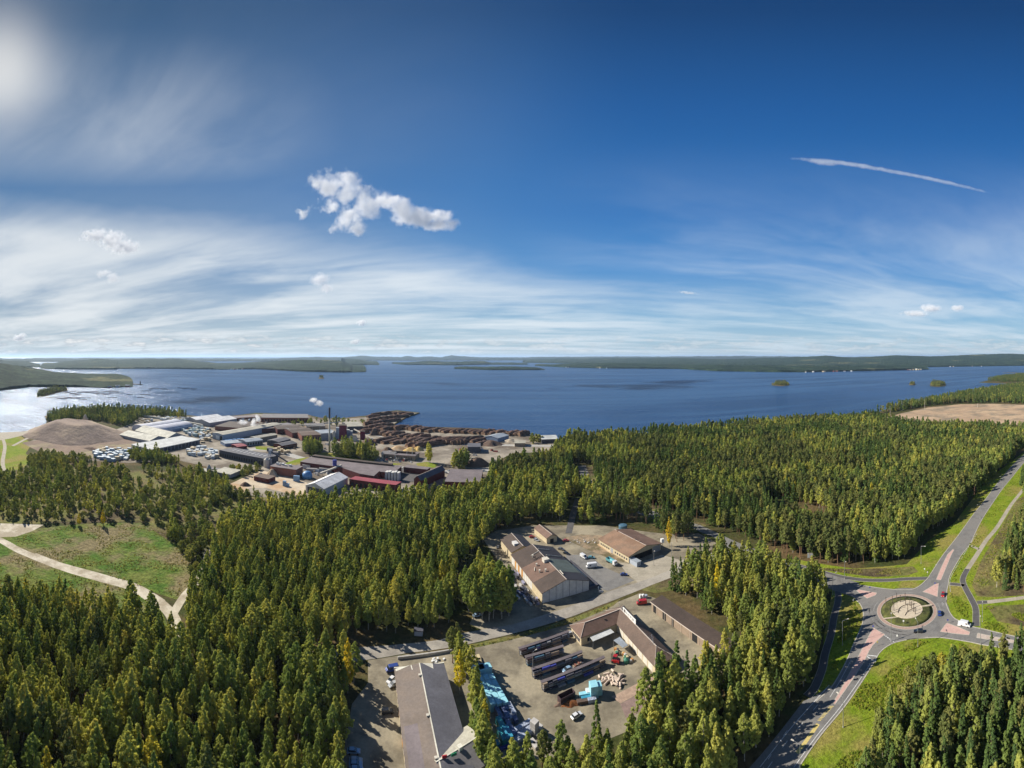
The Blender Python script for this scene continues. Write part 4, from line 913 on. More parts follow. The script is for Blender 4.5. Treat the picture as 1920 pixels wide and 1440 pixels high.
def gable(root, fr, eave, rise, wall, roof, hip=(0, 0), over=0.5, ridge=0.5, cap=True, x0=0.0, x1=None, y0=0.0, y1=None, gmat=None, roof2=None, base=0.0, thick=0.22, capm=None, seams=0):
    """walls and a two-slope roof, ridge along x at share `ridge` of the width; hip=(a,b) sets hipped ends"""
    x1 = fr.L if x1 is None else x1; y1 = fr.W if y1 is None else y1; yr = y0 + (y1 - y0) * ridge; e = eave; z = eave + rise
    mb = MB(); mb.box(x0, x1, y0, y1, base, e, 0, fr)
    if rise > 0:
        for x, h in ((x0, hip[0]), (x1, hip[1])):
            if not h: mb.poly([fr(x, y0, e), fr(x, y1, e), fr(x, yr, z - 0.05)], 0)
    wo = mb.build('wall', [M[wall]], root)
    rb = MB(); t = thick; o = over; za = e - o * rise / max(yr - y0, .1) * .5; zb = e - o * rise / max(y1 - yr, .1) * .5
    h0, h1 = x0 + hip[0] - (0 if hip[0] else o), x1 - hip[1] + (0 if hip[1] else o)
    ya, yb = y0 - o, y1 + o; X0, X1 = x0 - o, x1 + o
    def slab(P, m): rb.hexa([fr(*p) for p in P] + [fr(p[0], p[1], p[2] + t) for p in P], m) if len(P) == 4 else tri(P, m)
    def tri(P, m):
        b = len(rb.v); rb.v += [tuple(fr(*p)) for p in P] + [tuple(fr(p[0], p[1], p[2] + t)) for p in P]
        for f in ((2, 1, 0), (3, 4, 5), (0, 1, 4, 3), (1, 2, 5, 4), (2, 0, 3, 5)): rb.f.append(tuple(b + i for i in f)); rb.m.append(m)
    slab([(X0, ya, za), (X1, ya, za), (h1, yr, z), (h0, yr, z)], 0)
    slab([(X1, yb, zb), (X0, yb, zb), (h0, yr, z), (h1, yr, z)], 1)
    if hip[0]: tri([(X0, yb, zb), (X0, ya, za), (h0, yr, z)], 0)
    if hip[1]: tri([(X1, ya, za), (X1, yb, zb), (h1, yr, z)], 0)
    if seams:
        sx_ = X0 + seams
        while sx_ < X1 - .3:
            for (ye, ze) in ((ya, za), (yb, zb)):
                if (hip[0] and sx_ < h0) or (hip[1] and sx_ > h1): continue
                rb.hexa([fr(sx_, ye, ze + t - .01), fr(sx_ + .09, ye, ze + t - .01), fr(sx_ + .09, yr, z + t - .01), fr(sx_, yr, z + t - .01), fr(sx_, ye, ze + t + .06), fr(sx_ + .09, ye, ze + t + .06), fr(sx_ + .09, yr, z + t + .06), fr(sx_, yr, z + t + .06)], 2)
            sx_ += seams
    ro = rb.build('roof', [M[roof], M[roof2 or roof], M['seam']], root)
    if cap and rise > 0:
        cb = MB(); w_ = 0.22
        cb.box(h0, h1, yr - w_, yr + w_, z + t - .02, z + t + .07, 0, fr)
        for (hx, ex) in ((h0, X0), (h1, X1)):
            if (hx == h0 and hip[0]) or (hx == h1 and hip[1]):
                for yy, zz in ((ya, za), (yb, zb)): cb.tube(fr(hx, yr, z + t), fr(ex, yy, zz + t), 0.14, n=4)
        cb.build('ridge_cap', [M[capm or 'trim']], root)
    return wo, ro
def flat(root, fr, h, wall, roof, x0=0.0, x1=None, y0=0.0, y1=None, over=0.3, drop=0.0, base=0.0, name='roof'):
    """walls with a flat or single-slope roof (drop = fall towards y0)"""
    x1 = fr.L if x1 is None else x1; y1 = fr.W if y1 is None else y1
    P = [(x0, y0, base), (x1, y0, base), (x1, y1, base), (x0, y1, base), (x0, y0, h - drop), (x1, y0, h - drop), (x1, y1, h), (x0, y1, h)]
    mb = MB(); mb.hexa([fr(*p) for p in P]); mb.build('wall', [M[wall]], root)
    o = over; s = drop / max(y1 - y0, .1); zl = h - drop - o * s; zh = h + o * s
    P = [(x0 - o, y0 - o, zl), (x1 + o, y0 - o, zl), (x1 + o, y1 + o, zh), (x0 - o, y1 + o, zh)]
    rb = MB(); rb.hexa([fr(*p) for p in P] + [fr(p[0], p[1], p[2] + 0.25) for p in P]); rb.build(name, [M[roof]], root)
def opening(root, fr, side, a, w_, z0, z1, mat='glass', name='window', depth=0.06, y0=0.0, y1=None, frame=False):
    """a window or door standing a little proud of the wall; side f (y0), b (y1), l (x=0), r (x=L)"""
    y1 = fr.W if y1 is None else y1; mb = MB(); d = depth
    bx = {'f': (a, a + w_, y0 - d, y0 + .02), 'b': (a, a + w_, y1 - .02, y1 + d), 'l': (-d, .02, a, a + w_), 'r': (fr.L - .02, fr.L + d, a, a + w_)}[side]
    mb.box(*bx, z0, z1, 0, fr); o = mb.build(name, [M[mat]], root)
    if frame:
        fm = MB(); e = .12; D = d + .04
        for (u0, u1, v0, v1) in ((a - e, a + w_ + e, z1, z1 + e), (a - e, a + w_ + e, z0 - e, z0), (a - e, a, z0, z1), (a + w_, a + w_ + e, z0, z1)):
            bb = {'f': (u0, u1, y0 - D, y0 + .01), 'b': (u0, u1, y1 - .01, y1 + D), 'l': (-D, .01, u0, u1), 'r': (fr.L - .01, fr.L + D, u0, u1)}[side]
            fm.box(*bb, v0, v1, 0, fr)
        fo = fm.build('frame', [M['trim']]); fo.location = (-root.location[0], -root.location[1], -root.location[2]); fo.parent = o
        KIDS.setdefault(o.name, []).append(fo)
    return o
def B_(name, label, A, B, C, eave, cat='building', group=None, **k):
    fr = Fr(A, B, C, eave, **k); c = fr(fr.L / 2, fr.W / 2, 0)
    EXTRA_KEEP.append([tuple(fr(x, y, 0)[:2]) for x, y in ((-1.5, -1.5), (fr.L + 1.5, -1.5), (fr.L + 1.5, fr.W + 1.5), (-1.5, fr.W + 1.5))])
    root = empty(name, c, label, cat, group)
    print('BLD', name, round(fr.L, 1), round(fr.W, 1))
    return root, fr
def vent(root, fr, x, y, z, w_=1.2, d=1.2, h=1.0, mat='wall_pale', name='roof_vent'):
    mb = MB(); mb.box(x, x + w_, y, y + d, z, z + h, 0, fr); mb.box(x - .12, x + w_ + .12, y - .12, y + d + .12, z + h, z + h + .12, 0, fr); return mb.build(name, [M[mat]], root)
def windows(root, fr, side, n, a0, a1, w_, z0, z1, mat='glass', frame=False, y0=0.0, y1=None, name='window'):
    for i in range(n):
        a = a0 + (a1 - a0) * (i + .5) / n - w_ / 2; opening(root, fr, side, a, w_, z0, z1, mat, name, y0=y0, y1=y1, frame=frame)

# --- long roof in the foreground
r, fr = B_('long_workshop', 'long low workshop with sunlit taupe and shaded dark grey roof slopes at the bottom edge', (741, 1256), (763, 1440), (832, 1249), 5.0, L=76)
gable(r, fr, 5.0, 1.5, 'wall_cream', 'roof_taupe', roof2='roof_slate', over=0.4, capm='roof_cream')  # slope away from the sun gets a darker colour: shade painted into the roof
windows(r, fr, 'f', 8, 3, 45, 2.4, 1.2, 2.6, frame=True)
for x in (14, 26): opening(r, fr, 'f', x, 3.2, 0.1, 3.6, 'wall_orange', 'door')
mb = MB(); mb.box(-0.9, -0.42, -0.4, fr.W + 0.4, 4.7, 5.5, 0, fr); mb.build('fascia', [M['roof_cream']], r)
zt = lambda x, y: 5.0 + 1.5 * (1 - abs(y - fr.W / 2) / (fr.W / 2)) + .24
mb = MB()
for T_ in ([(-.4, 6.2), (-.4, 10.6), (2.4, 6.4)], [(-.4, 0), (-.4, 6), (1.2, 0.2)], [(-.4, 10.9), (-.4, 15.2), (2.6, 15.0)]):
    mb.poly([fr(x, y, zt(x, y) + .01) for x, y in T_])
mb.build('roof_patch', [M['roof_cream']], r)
mb = MB(); mb.poly([fr(x, y, zt(x, y) + .012) for x, y in ((27, .6), (47, .6), (47, 5.2), (27, 5.2))]); mb.build('roof_patch', [M['roof_mauve']], r)
for x, y in ((6, 8.6), (25, 8.6), (41, 8.6)): vent(r, fr, x, y, 6.1, .7, .7, .9)
fx, fy = 42.2, fr.W * .5
mb = MB(); P1, P2 = W(833, 1421, 6.6), W(899, 1380, 6.6); d = (P2 - P1).normalized(); n_ = Vector((-d.y, d.x, 0))
f2 = Fr((833, 1421), (899, 1380), (860, 1350), 6.6); f2.o = Vector((P1.x, P1.y, 0)) - f2.uy * 7.5; f2.W = 15.0
E1 = f2(f2.L, 0, 0)
q0, q1 = (-3, f2.L)
mb = MB(); mb.box(q0, q1, 0.4, f2.W - 0.4, 0, 4.6, 0, f2); mb.poly([f2(q1, .4, 4.6), f2(q1, f2.W - .4, 4.6), f2(q1, 7.5, 6.6)]); mb.build('annex_wall', [M['wall_grey']], r)
mb = MB()
for ya, m_ in ((0, 0), (f2.W, 1)):
    P = [(q0, ya, 4.5), (q1 + .4, ya, 4.5), (q1 + .4, 7.5, 6.6), (q0, 7.5, 6.6)]
    mb.hexa([f2(*p) for p in P] + [f2(p[0], p[1], p[2] + .22) for p in P], m_)
mb.build('annex_roof', [M['roof_grey'], M['roof_khaki']], r)  # paler colour on the sunward slope: lit and unlit sides painted in
mb = MB(); mb.box(q0, q1 + .4, 7.3, 7.7, 6.8, 6.9, 0, f2); mb.build('ridge_cap', [M['roof_cream']], r)
vent(r, f2, 5.0, 6.6, 6.5, 1.2, 1.2, 1.2, 'roof_cream')
for a_, b_, mt, nm in (((829, 1422), (838, 1420), 'sign_red', 'red'), ((846, 1419), (856, 1415), 'sign_green', 'green')):
    paint('sign_red', (0.45, 0.02, 0.03)); paint('sign_green', (0.02, 0.20, 0.09))
    A_, B2 = W(*a_, 6.9), W(*b_, 6.9); mb = MB(); dd = (B2 - A_).normalized(); nn = Vector((-dd.y, dd.x, 0)) * .15
    mb.hexa([A_ - nn, B2 - nn, B2 + nn, A_ + nn] + [q + Vector((0, 0, .8)) for q in (A_ - nn, B2 - nn, B2 + nn, A_ + nn)]); mb.build('sign_panel', [M[mt]], r)
# --- builders' shop: L of two hipped wings
r, fr = B_('builders_shop', 'L-shaped builders shop with brown hipped roofs and white rooftop sign', (1168.5, 1137), (1262, 1231), (1231, 1250), 4.2)
gable(r, fr, 4.2, 2.6, 'wall_cream', 'roof_brown', hip=(5, 6), over=0.7, roof2='roof_brown')
EY = fr.W
for i in range(8): opening(r, fr, 'b', fr.L - 34 + i * 4.1, 3.4, 0.2, 3.3, 'wall_pale', 'door')
windows(r, fr, 'r', 2, 2, fr.W - 2, 3.0, 0.2, 3.0, 'dark', name='door')
g1 = Fr((1071.5, 1173), (1168.5, 1137), (1091, 1193.5), 4.2); g1.L -= 0
gable(r, g1, 4.19, 2.45, 'wall_cream', 'roof_redbrown', hip=(4.5, 0), over=0.7, x1=g1.L - fr.W * .45)
windows(r, g1, 'l', 4, 1, g1.W - 1, 1.3, 1.0, 2.6, frame=True); windows(r, g1, 'b', 3, 2, 16, 2.4, 1.0, 2.6)
mb = MB(); ys = fr.W / 2; sx = 8.0
mb.box(sx, sx + 12, ys - .12, ys + .12, 7.2, 9.3, 0, fr); so_ = mb.build('rooftop_sign', [M['white']], r)
mb = MB(); mb.box(sx + .8, sx + 2.6, ys + .13, ys + .15, 7.6, 8.9, 0, fr); gx = sx + 3.3; random.seed(3)
for i, pat in enumerate(('K', 'I', 'Y', 'I', 'F', 'O', 'A')):
    S = {'K': ((0, 0, .12, 1), (.12, .4, .5, .55), (.4, .55, .55, 1), (.4, 0, .55, .4)), 'I': ((.2, 0, .34, 1),), 'Y': ((.2, 0, .34, .5), (0, .5, .15, 1), (.4, .5, .55, 1)), 'F': ((0, 0, .14, 1), (.14, .86, .55, 1), (.14, .45, .45, .58)),
         'O': ((0, 0, .14, 1), (.42, 0, .56, 1), (.14, 0, .42, .14), (.14, .86, .42, 1)), 'A': ((0, 0, .14, .9), (.42, 0, .56, .9), (.1, .86, .46, 1), (.14, .4, .42, .52))}[pat]
    for (u0, v0, u1, v1) in S: mb.box(gx + u0 * 1.5, gx + u1 * 1.5, ys + .13, ys + .15, 7.65 + v0 * 1.15, 7.65 + v1 * 1.15, 0, fr)
    gx += 1.16 if pat != 'I' else .85
lo = mb.build('lettering', [paint('sign_grey', (0.13, 0.12, 0.11))]); lo.location = -r.location; lo.parent = so_
for i in range(5): mb = MB(); mb.tube(fr(sx + .5 + i * 2.7, ys, 6.8), fr(sx + .5 + i * 2.7, ys, 7.3), .06, n=4); mb.tube(fr(sx + .5 + i * 2.7, ys - 1.2, 6.3), fr(sx + .5 + i * 2.7, ys - .1, 8.9), .05, n=4); mb.build('sign_bracket', [M['steel']], r)
for (P, z_, mt) in (([(1106, 1194.6), (1112, 1203), (1151.7, 1186), (1144, 1179)], 3.4, 'roof_pale'), ([(1150.6, 1201), (1162, 1194.6), (1177.7, 1210), (1168, 1215)], 3.2, 'roof_bluegrey')):
    Q = [W(x, y, z_) for x, y in P]; mb = MB(); mb.hexa(Q + [q + Vector((0, 0, .15)) for q in Q]); mb.build('canopy', [M[mt]], r)
    for q in Q[:3]: mb = MB(); mb.tube((q.x, q.y, 0), q, .08, n=6); mb.build('canopy_post', [M['steel']], r)
mb = MB(); a = fr(fr.L - 8, ys, 6.8); mb.tube(a, a + Vector((0, 0, 3)), .06)
for i in range(6): mb.tube(fr(fr.L - 10.5 + i, ys - 1.2 + .5 * i, 9.0), fr(fr.L - 10.5 + i, ys + 1.2 + .5 * i, 9.0), .04, n=4)
mb.tube(fr(fr.L - 11, ys - .8, 9.0), fr(fr.L - 4.5, ys + 2.4, 9.2), .07, n=4); mb.build('antenna', [M['steel']], r)
vent(r, g1, 14, g1.W * .62, 5.4, .8, .8, .7, 'roof_darkbrown'); mb = MB(); mb.tube(fr(4.5, ys, 6.6), fr(4.5, ys, 9.6), .07); mb.tube(fr(4.0, ys, 9.6), fr(5.0, ys, 9.6), .05); mb.build('mast', [M['steel']], r)
# --- long store shed
r, fr = B_('storage_shed', 'long narrow brown store shed with dark door openings beside the builders shop', (1221.5, 1128.7), (1368, 1229), (1224, 1114), 4.3, Wd=6.8)
flat(r, fr, 4.9, 'wall_brown', 'roof_darkbrown', drop=0.6, over=0.5)
LL = fr.L
for a, w_ in ((.01, 2.2), (.15, 2.6), (.28, 1.5), (.55, 3.4)): opening(r, fr, 'f', 1.0 + a * LL, w_, 0.05, 3.5, 'dark', 'door')
for i in range(8):
    mb = MB(); x = LL * (.08 + .115 * i); mb.box(x, x + .15, -.12, -.05, 0, 3.9, 0, fr); mb.build('post', [M['trim']], r)
mb = MB(); mb.box(-.5, LL + .5, -.62, -.5, 4.1, 4.5, 0, fr); mb.build('gutter', [M['trim']], r)
# --- big workshop with white gable
r, fr = B_('big_workshop', 'big workshop with long brown patched roof and white panelled gable facing the street', (1016.5, 1112.5), (940, 1016), (1101, 1086), 5.2)
xs = fr.L * .70
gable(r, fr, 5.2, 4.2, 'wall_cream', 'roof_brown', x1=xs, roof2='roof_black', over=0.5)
zr = lambda x, y: 5.2 + 4.2 * (1 - abs(y - fr.W / 2) / (fr.W / 2)) + .24
def rpatch(x0, x1, y0, y1, mat, name='roof_section'):
    mb = MB(); P = [(x0, y0), (x1, y0), (x1, y1), (x0, y1)]; mb.hexa([fr(x, y, zr(x, y) - .05) for x, y in P] + [fr(x, y, zr(x, y) + .06) for x, y in P]); mb.build(name, [M[mat]], r)
h_ = fr.W / 2
rpatch(-.5, 11.5, -.3, h_ - .3, 'roof_darkbrown'); rpatch(11.6, 29, -.3, h_ - .3, 'roof_redbrown'); rpatch(29.1, xs + .3, -.3, h_ - .3, 'roof_darkbrown')
rpatch(29.2, 31.5, h_ * .55, h_ - .3, 'roof_mauve'); rpatch(9.5, 27, h_ + .4, fr.W + .2, 'roof_green')
mb = MB(); mb.box(-.12, -.02, .1, fr.W - .1, 0, 5.15, 0, fr); mb.poly([fr(-.06, .1, 5.15), fr(-.06, fr.W - .1, 5.15), fr(-.06, h_, 9.3)]); mb.build('gable_wall', [M['wall_white']], r)
for i in range(1, 7):
    mb = MB(); y = fr.W * i / 7.0; zt_ = 5.1 + 4.1 * (1 - abs(y - h_) / h_); mb.box(-.17, -.125, y - .09, y + .09, 0, zt_, 0, fr); mb.build('panel_joint', [M['wall_dark']], r)
for i in range(12):
    x = 14 + i * (xs - 14) / 12; opening(r, fr, 'f', x, 2.2, .2, 4.4, 'wall_orange' if 3 < i < 10 and i % 2 else 'wall_white', 'door')
f3 = Fr((959, 1036), (941, 1014), (991, 1018), 5.2)
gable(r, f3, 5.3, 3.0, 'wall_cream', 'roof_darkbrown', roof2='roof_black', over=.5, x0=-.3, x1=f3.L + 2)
vent(r, f3, 4, f3.W * .22, 6.6, 4.5, 3.0, 1.8, 'wall_white', 'rooftop_unit'); vent(r, fr, 22.5, h_ * .80, 8.4, 3.4, 3.2, 2.4, 'wall_pale', 'rooftop_unit')
for x, y in ((17, h_ * .42), (15, h_ * .62), (24, h_ * .5), (34, h_ * .62)):
    mb = MB(); c = fr(x, y, 0); z = zr(x, y) - .2; mb.tube((c.x, c.y, z), (c.x, c.y, z + 1.5), .38, n=10); mb.tube((c.x, c.y, z + 1.5), (c.x, c.y, z + 1.7), .6, n=10); mb.build('chimney', [M['wall_pale']], r)
for (x0, y0, x1, y1) in ((20, h_ * .3, 23, h_ * .38), (36, h_ * .6, 36.5, h_ * .98), (40, h_ * 1.05, 40.2, h_ * 1.6), (31, h_ * 1.15, 31.2, h_ * 1.85), (5, h_ * 1.06, 10, h_ * 1.08)):
    mb = MB(); mb.tube(fr(x0, y0, zr(x0, y0) + .4), fr(x1, y1, zr(x1, y1) + .4), .22, n=6); mb.build('duct', [M['wall_pale']], r)
mb = MB(); mb.box(2, 34, fr.W + 6, fr.W + 6.3, 0, 1.6, 0, fr); mb.box(-.2, 2, fr.W + .2, fr.W + 6.3, 0, 1.6, 0, fr); tag(mb.build('boundary_wall', M['wall_dark']), 'low dark wall between the big workshop and the asphalt yard', 'wall')
for i, (x, y) in enumerate(((10, 3.0), (10.5, 4.2), (16, 3.6))):
    mb = MB(); mb.box(x, x + 17, fr.W + y - .35, fr.W + y + .35, 1.0, 1.7, 0, fr); tag(mb.build('timber_beam', M['roof_cream']), ('longest pale timber beam against the right wall of the big workshop', 'middle pale timber beam beside the right wall of the big workshop', 'pale timber beam set back at the far end beside the big workshop')[i], 'beam', 'pale timber beams beside the big workshop')
random.seed(21)
paint('pipe_grey', (0.30, 0.31, 0.34)); paint('dark_steel', (0.10, 0.10, 0.12)); paint('pale_board', (0.50, 0.48, 0.45)); paint('lilac_sheet', (0.30, 0.30, 0.42))
JN = [('pipe_bundle', 'pipe_grey', 'pipes'), ('steel_frame', 'dark_steel', 'frame'), ('board_stack', 'pale_board', 'boards'), ('sheet_stack', 'lilac_sheet', 'sheets')]
for i in range(34):
    nm, mt, ct = JN[random.randrange(4)]; x = random.uniform(0, 36); y = -random.uniform(1.6, 11); L_ = random.uniform(2, 7); ang = random.uniform(-.35, .35)
    p = fr(x, y, 0); e = empty(nm, p, None, ct, 'building goods heaped left of the big workshop'); e.rotation_euler = (0, 0, math.atan2(fr.ux.y, fr.ux.x) + ang)
    e['label'] = {'pipes': 'bundle of grey pipes', 'frame': 'dark steel frame', 'boards': 'stack of pale boards', 'sheets': 'stack of lilac-grey sheets'}[ct] + ' in the clutter along the left wall of the big workshop'
    mb = MBL()
    if ct == 'pipes':
        for k in range(5): mb.tube((-L_ / 2, -.6 + k * .3, .2 + .25 * (k % 2)), (L_ / 2, -.6 + k * .3, .2 + .25 * (k % 2)), .14, n=6)
    elif ct == 'frame':
        for yy in (-.7, .7):
            for xx in (-L_ / 2, L_ / 2): mb.tube((xx, yy, 0), (xx, yy, 2.2), .08, n=4)
            for z_ in (.7, 1.5, 2.2): mb.tube((-L_ / 2, yy, z_), (L_ / 2, yy, z_), .07, n=4)
        mb.box(-L_ / 2 + .1, L_ / 2 - .2, -.6, .6, .75, 1.05); mb.box(-L_ / 2 + .3, L_ / 2 - .1, -.5, .6, 1.55, 1.9)
    else:
        for k in range(4): mb.box(-L_ / 2 + random.uniform(0, .2), L_ / 2 - random.uniform(0, .2), -.6, .6, .05 + k * .28, .05 + k * .28 + .24)
    mb.build('body' if ct == 'frame' else 'stack', [M[mt]], e)
# --- hut and hall
r, fr = B_('garage_hut', 'small cream hut with red-brown gable roof behind the big workshop', (1025, 1009.5), (1002, 990.6), (1043.5, 1004.5), 3.8)
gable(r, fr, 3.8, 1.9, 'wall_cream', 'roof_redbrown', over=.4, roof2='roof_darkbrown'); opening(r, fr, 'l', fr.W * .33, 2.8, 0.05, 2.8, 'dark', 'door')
r, fr = B_('hall', 'wide cream hall with tan gable roof and recessed dark front', (1179, 1043), (1124, 1011), (1242.7, 1021), 4.3)
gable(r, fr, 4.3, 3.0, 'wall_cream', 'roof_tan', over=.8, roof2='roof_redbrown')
opening(r, fr, 'l', 3, fr.W - 11, .1, 3.6, 'dark', 'entrance'); opening(r, fr, 'l', fr.W - 7.5, 6.8, .05, 4.2, 'wall_grey', 'side_panel')
windows(r, fr, 'f', 6, 1, 15, 1.1, 1.2, 2.4, frame=True); opening(r, fr, 'f', 16.5, 2.6, .05, 3.2, 'wall_grey', 'door'); windows(r, fr, 'f', 5, 20, fr.L - 1, 1.3, 1.2, 2.4)
mb = MB(); mb.box(-7.5, -.1, .4, 3.6, 0, 2.9, 0, fr); mb.build('annex', [M['wall_bluegrey']], r); mb = MB(); mb.box(-7.8, 0.0, .1, 3.9, 2.9, 3.1, 0, fr); mb.build('annex_roof', [M['roof_bluegrey']], r)
for x, y in ((6, .5), (11, .5), (fr.L - 3, .47)): vent(r, fr, x, fr.W * y, 6.9, .9, .9, .9, 'roof_tan')
p = fr(-.6, fr.W + .8, 0); mb = MB(); mb.tube((p.x, p.y, 0), (p.x, p.y, 5.2), .12); e = empty('sign_cube', p, 'white sign cube on a post at the right front corner of the hall', 'sign'); mb.build('post', [M['steel']], e)
mb = MB(); mb.box(p.x - 1.0, p.x + 1.0, p.y - 1.0, p.y + 1.0, 5.2, 7.6); mb.build('cube', [M['white']], e, bevel=.1)
p = W(1168, 993); mb = MB(); mb.lathe(p, [(3.2, 0), (3.2, 3.4), (3.0, 3.6), (.3, 3.9)], 20); paint('tank_blue', (0.07, 0.15, 0.22)); tag(mb.build('storage_tank', M['tank_blue'], smooth=False), 'round dark blue tank behind the left end of the hall', 'tank')

# ================================================================ THE SAWMILL
def simple(name, label, A, B, C, eave, rise, wall, roof, roof2=None, group=None, cat='building', hip=(0, 0), win=0, wm='dark', **k):
    kk = {q: k.pop(q) for q in list(k) if q in ('L', 'Wd')}
    r, fr = B_(name, label, A, B, C, eave, cat, group, **kk)
    if rise > 0: gable(r, fr, eave, rise, wall, roof, roof2=roof2, hip=hip, over=.4, **k)
    else: flat(r, fr, eave, wall, roof, **k)
    if win: windows(r, fr, 'f', win, 1, fr.L - 1, fr.L / win * .55, eave * .15, eave * .7, wm, name='opening' if wm == 'dark' else 'window')
    return r, fr
simple('storage_hall', 'cream roofed hall nearest the gravel mound', (224, 815), (280, 827), (252, 801), 4.5, 5, 'wall_grey', 'roof_cream', Wd=38)
simple('storage_hall', 'cream roofed hall second from the gravel mound', (253, 807), (312, 822.5), (283, 793), 4.5, 7, 'wall_grey', 'roof_cream', Wd=38)
for i, (A, B, C) in enumerate((((272, 806.5), (345, 794.5), (262, 798)), ((290, 811), (362, 799), (285, 804)))):
    r, fr = B_('arched_hall', ('far pale lilac arched hall behind the cream roofs', 'near pale lilac arched hall with dark blue lower wall')[i], A, B, C, 4, Wd=34)
    mb = MB(); pr_ = [(0, 0), (0, 3.5)] + [(17 - 17 * math.cos(math.pi * k / 10), 3.5 + 7.5 * math.sin(math.pi * k / 10)) for k in range(1, 10)] + [(34, 3.5), (34, 0)]
    mb.prism([(p[0], p[1]) for p in pr_], 0, fr.L, 0, lambda x, y, z, f=fr: f(y, x, z)); mb.build('shell', [M['roof_lilac']], r)
    mb = MB(); mb.box(fr.L * .45, fr.L - .2, -.3, -.02, 0, 4.2, 0, fr); mb.build('lower_wall', [M['wall_steelblue']], r)
for i, (A, B, C) in enumerate((((261.5, 837), (357, 820), (256.5, 831.5)), ((283.5, 842.5), (376.6, 823.5), (273, 836.2)))):
    r, fr = simple('open_shed', ('pale flat roofed drying shed, the farther of the long pair', 'pale flat roofed drying shed with open posts, the nearer of the long pair')[i], A, B, C, 7, 0, 'wall_dark', 'roof_pale', drop=.8, y0=2.0)
    for k in range(14):
        mb = MB(); x = fr.L * (k + .3) / 14; mb.box(x, x + .6, .6, 1.2, 0, 6.1, 0, fr); mb.build('post', [M['wall_grey']], r)
    mb = MB(); mb.box(-.3, fr.L, -.2, .2, 6.0, 6.6, 0, fr); mb.build('fascia', [M['roof_pale']], r)
    mb = MB(); mb.poly([fr(-.1, 0, 0), fr(-.1, fr.W, 0), fr(-.1, fr.W, 7), fr(-.1, 0, 6.2)]); mb.build('end_wall', [M['wall_pale']], r)
simple('storage_hall', 'white gabled hall by the lake, left of a pair', (368, 787.5), (418, 781.2), (357, 785.5), 6, 3.5, 'wall_grey', 'roof_white', Wd=36)
simple('storage_hall', 'white gabled hall by the lake, right of a pair', (393, 793), (444, 785), (368.5, 788), 7, 4.5, 'wall_grey', 'roof_white', Wd=42)
simple('warehouse', 'dark brown flat warehouse behind the long cream roof', (403, 799), (470, 804), (425, 789.5), 7, 0, 'wall_brick', 'roof_darkbrown')
r, fr = simple('long_sorting_hall', 'long blue-grey sorting hall with cream roof running towards the lake', (417.5, 815.5), (528, 795.2), (403, 811), 9, 1.6, 'wall_bluegrey', 'roof_khaki', win=0)
opening(r, fr, 'l', fr.W * .35, 7, .1, 6.5, 'white', 'door'); opening(r, fr, 'l', 1, 5, .1, 6.5, 'dark', 'door')
simple('brick_warehouse', 'long brick-red warehouse on the lake shore', (489, 783), (578, 783.5), (492, 776), 9, 0, 'wall_brick', 'roof_grey', win=16)
simple('brick_warehouse', 'brick-red wing at the left end of the shore warehouse', (440, 784), (489, 781), (442, 780), 6, 0, 'wall_brick', 'roof_mauve', win=8)
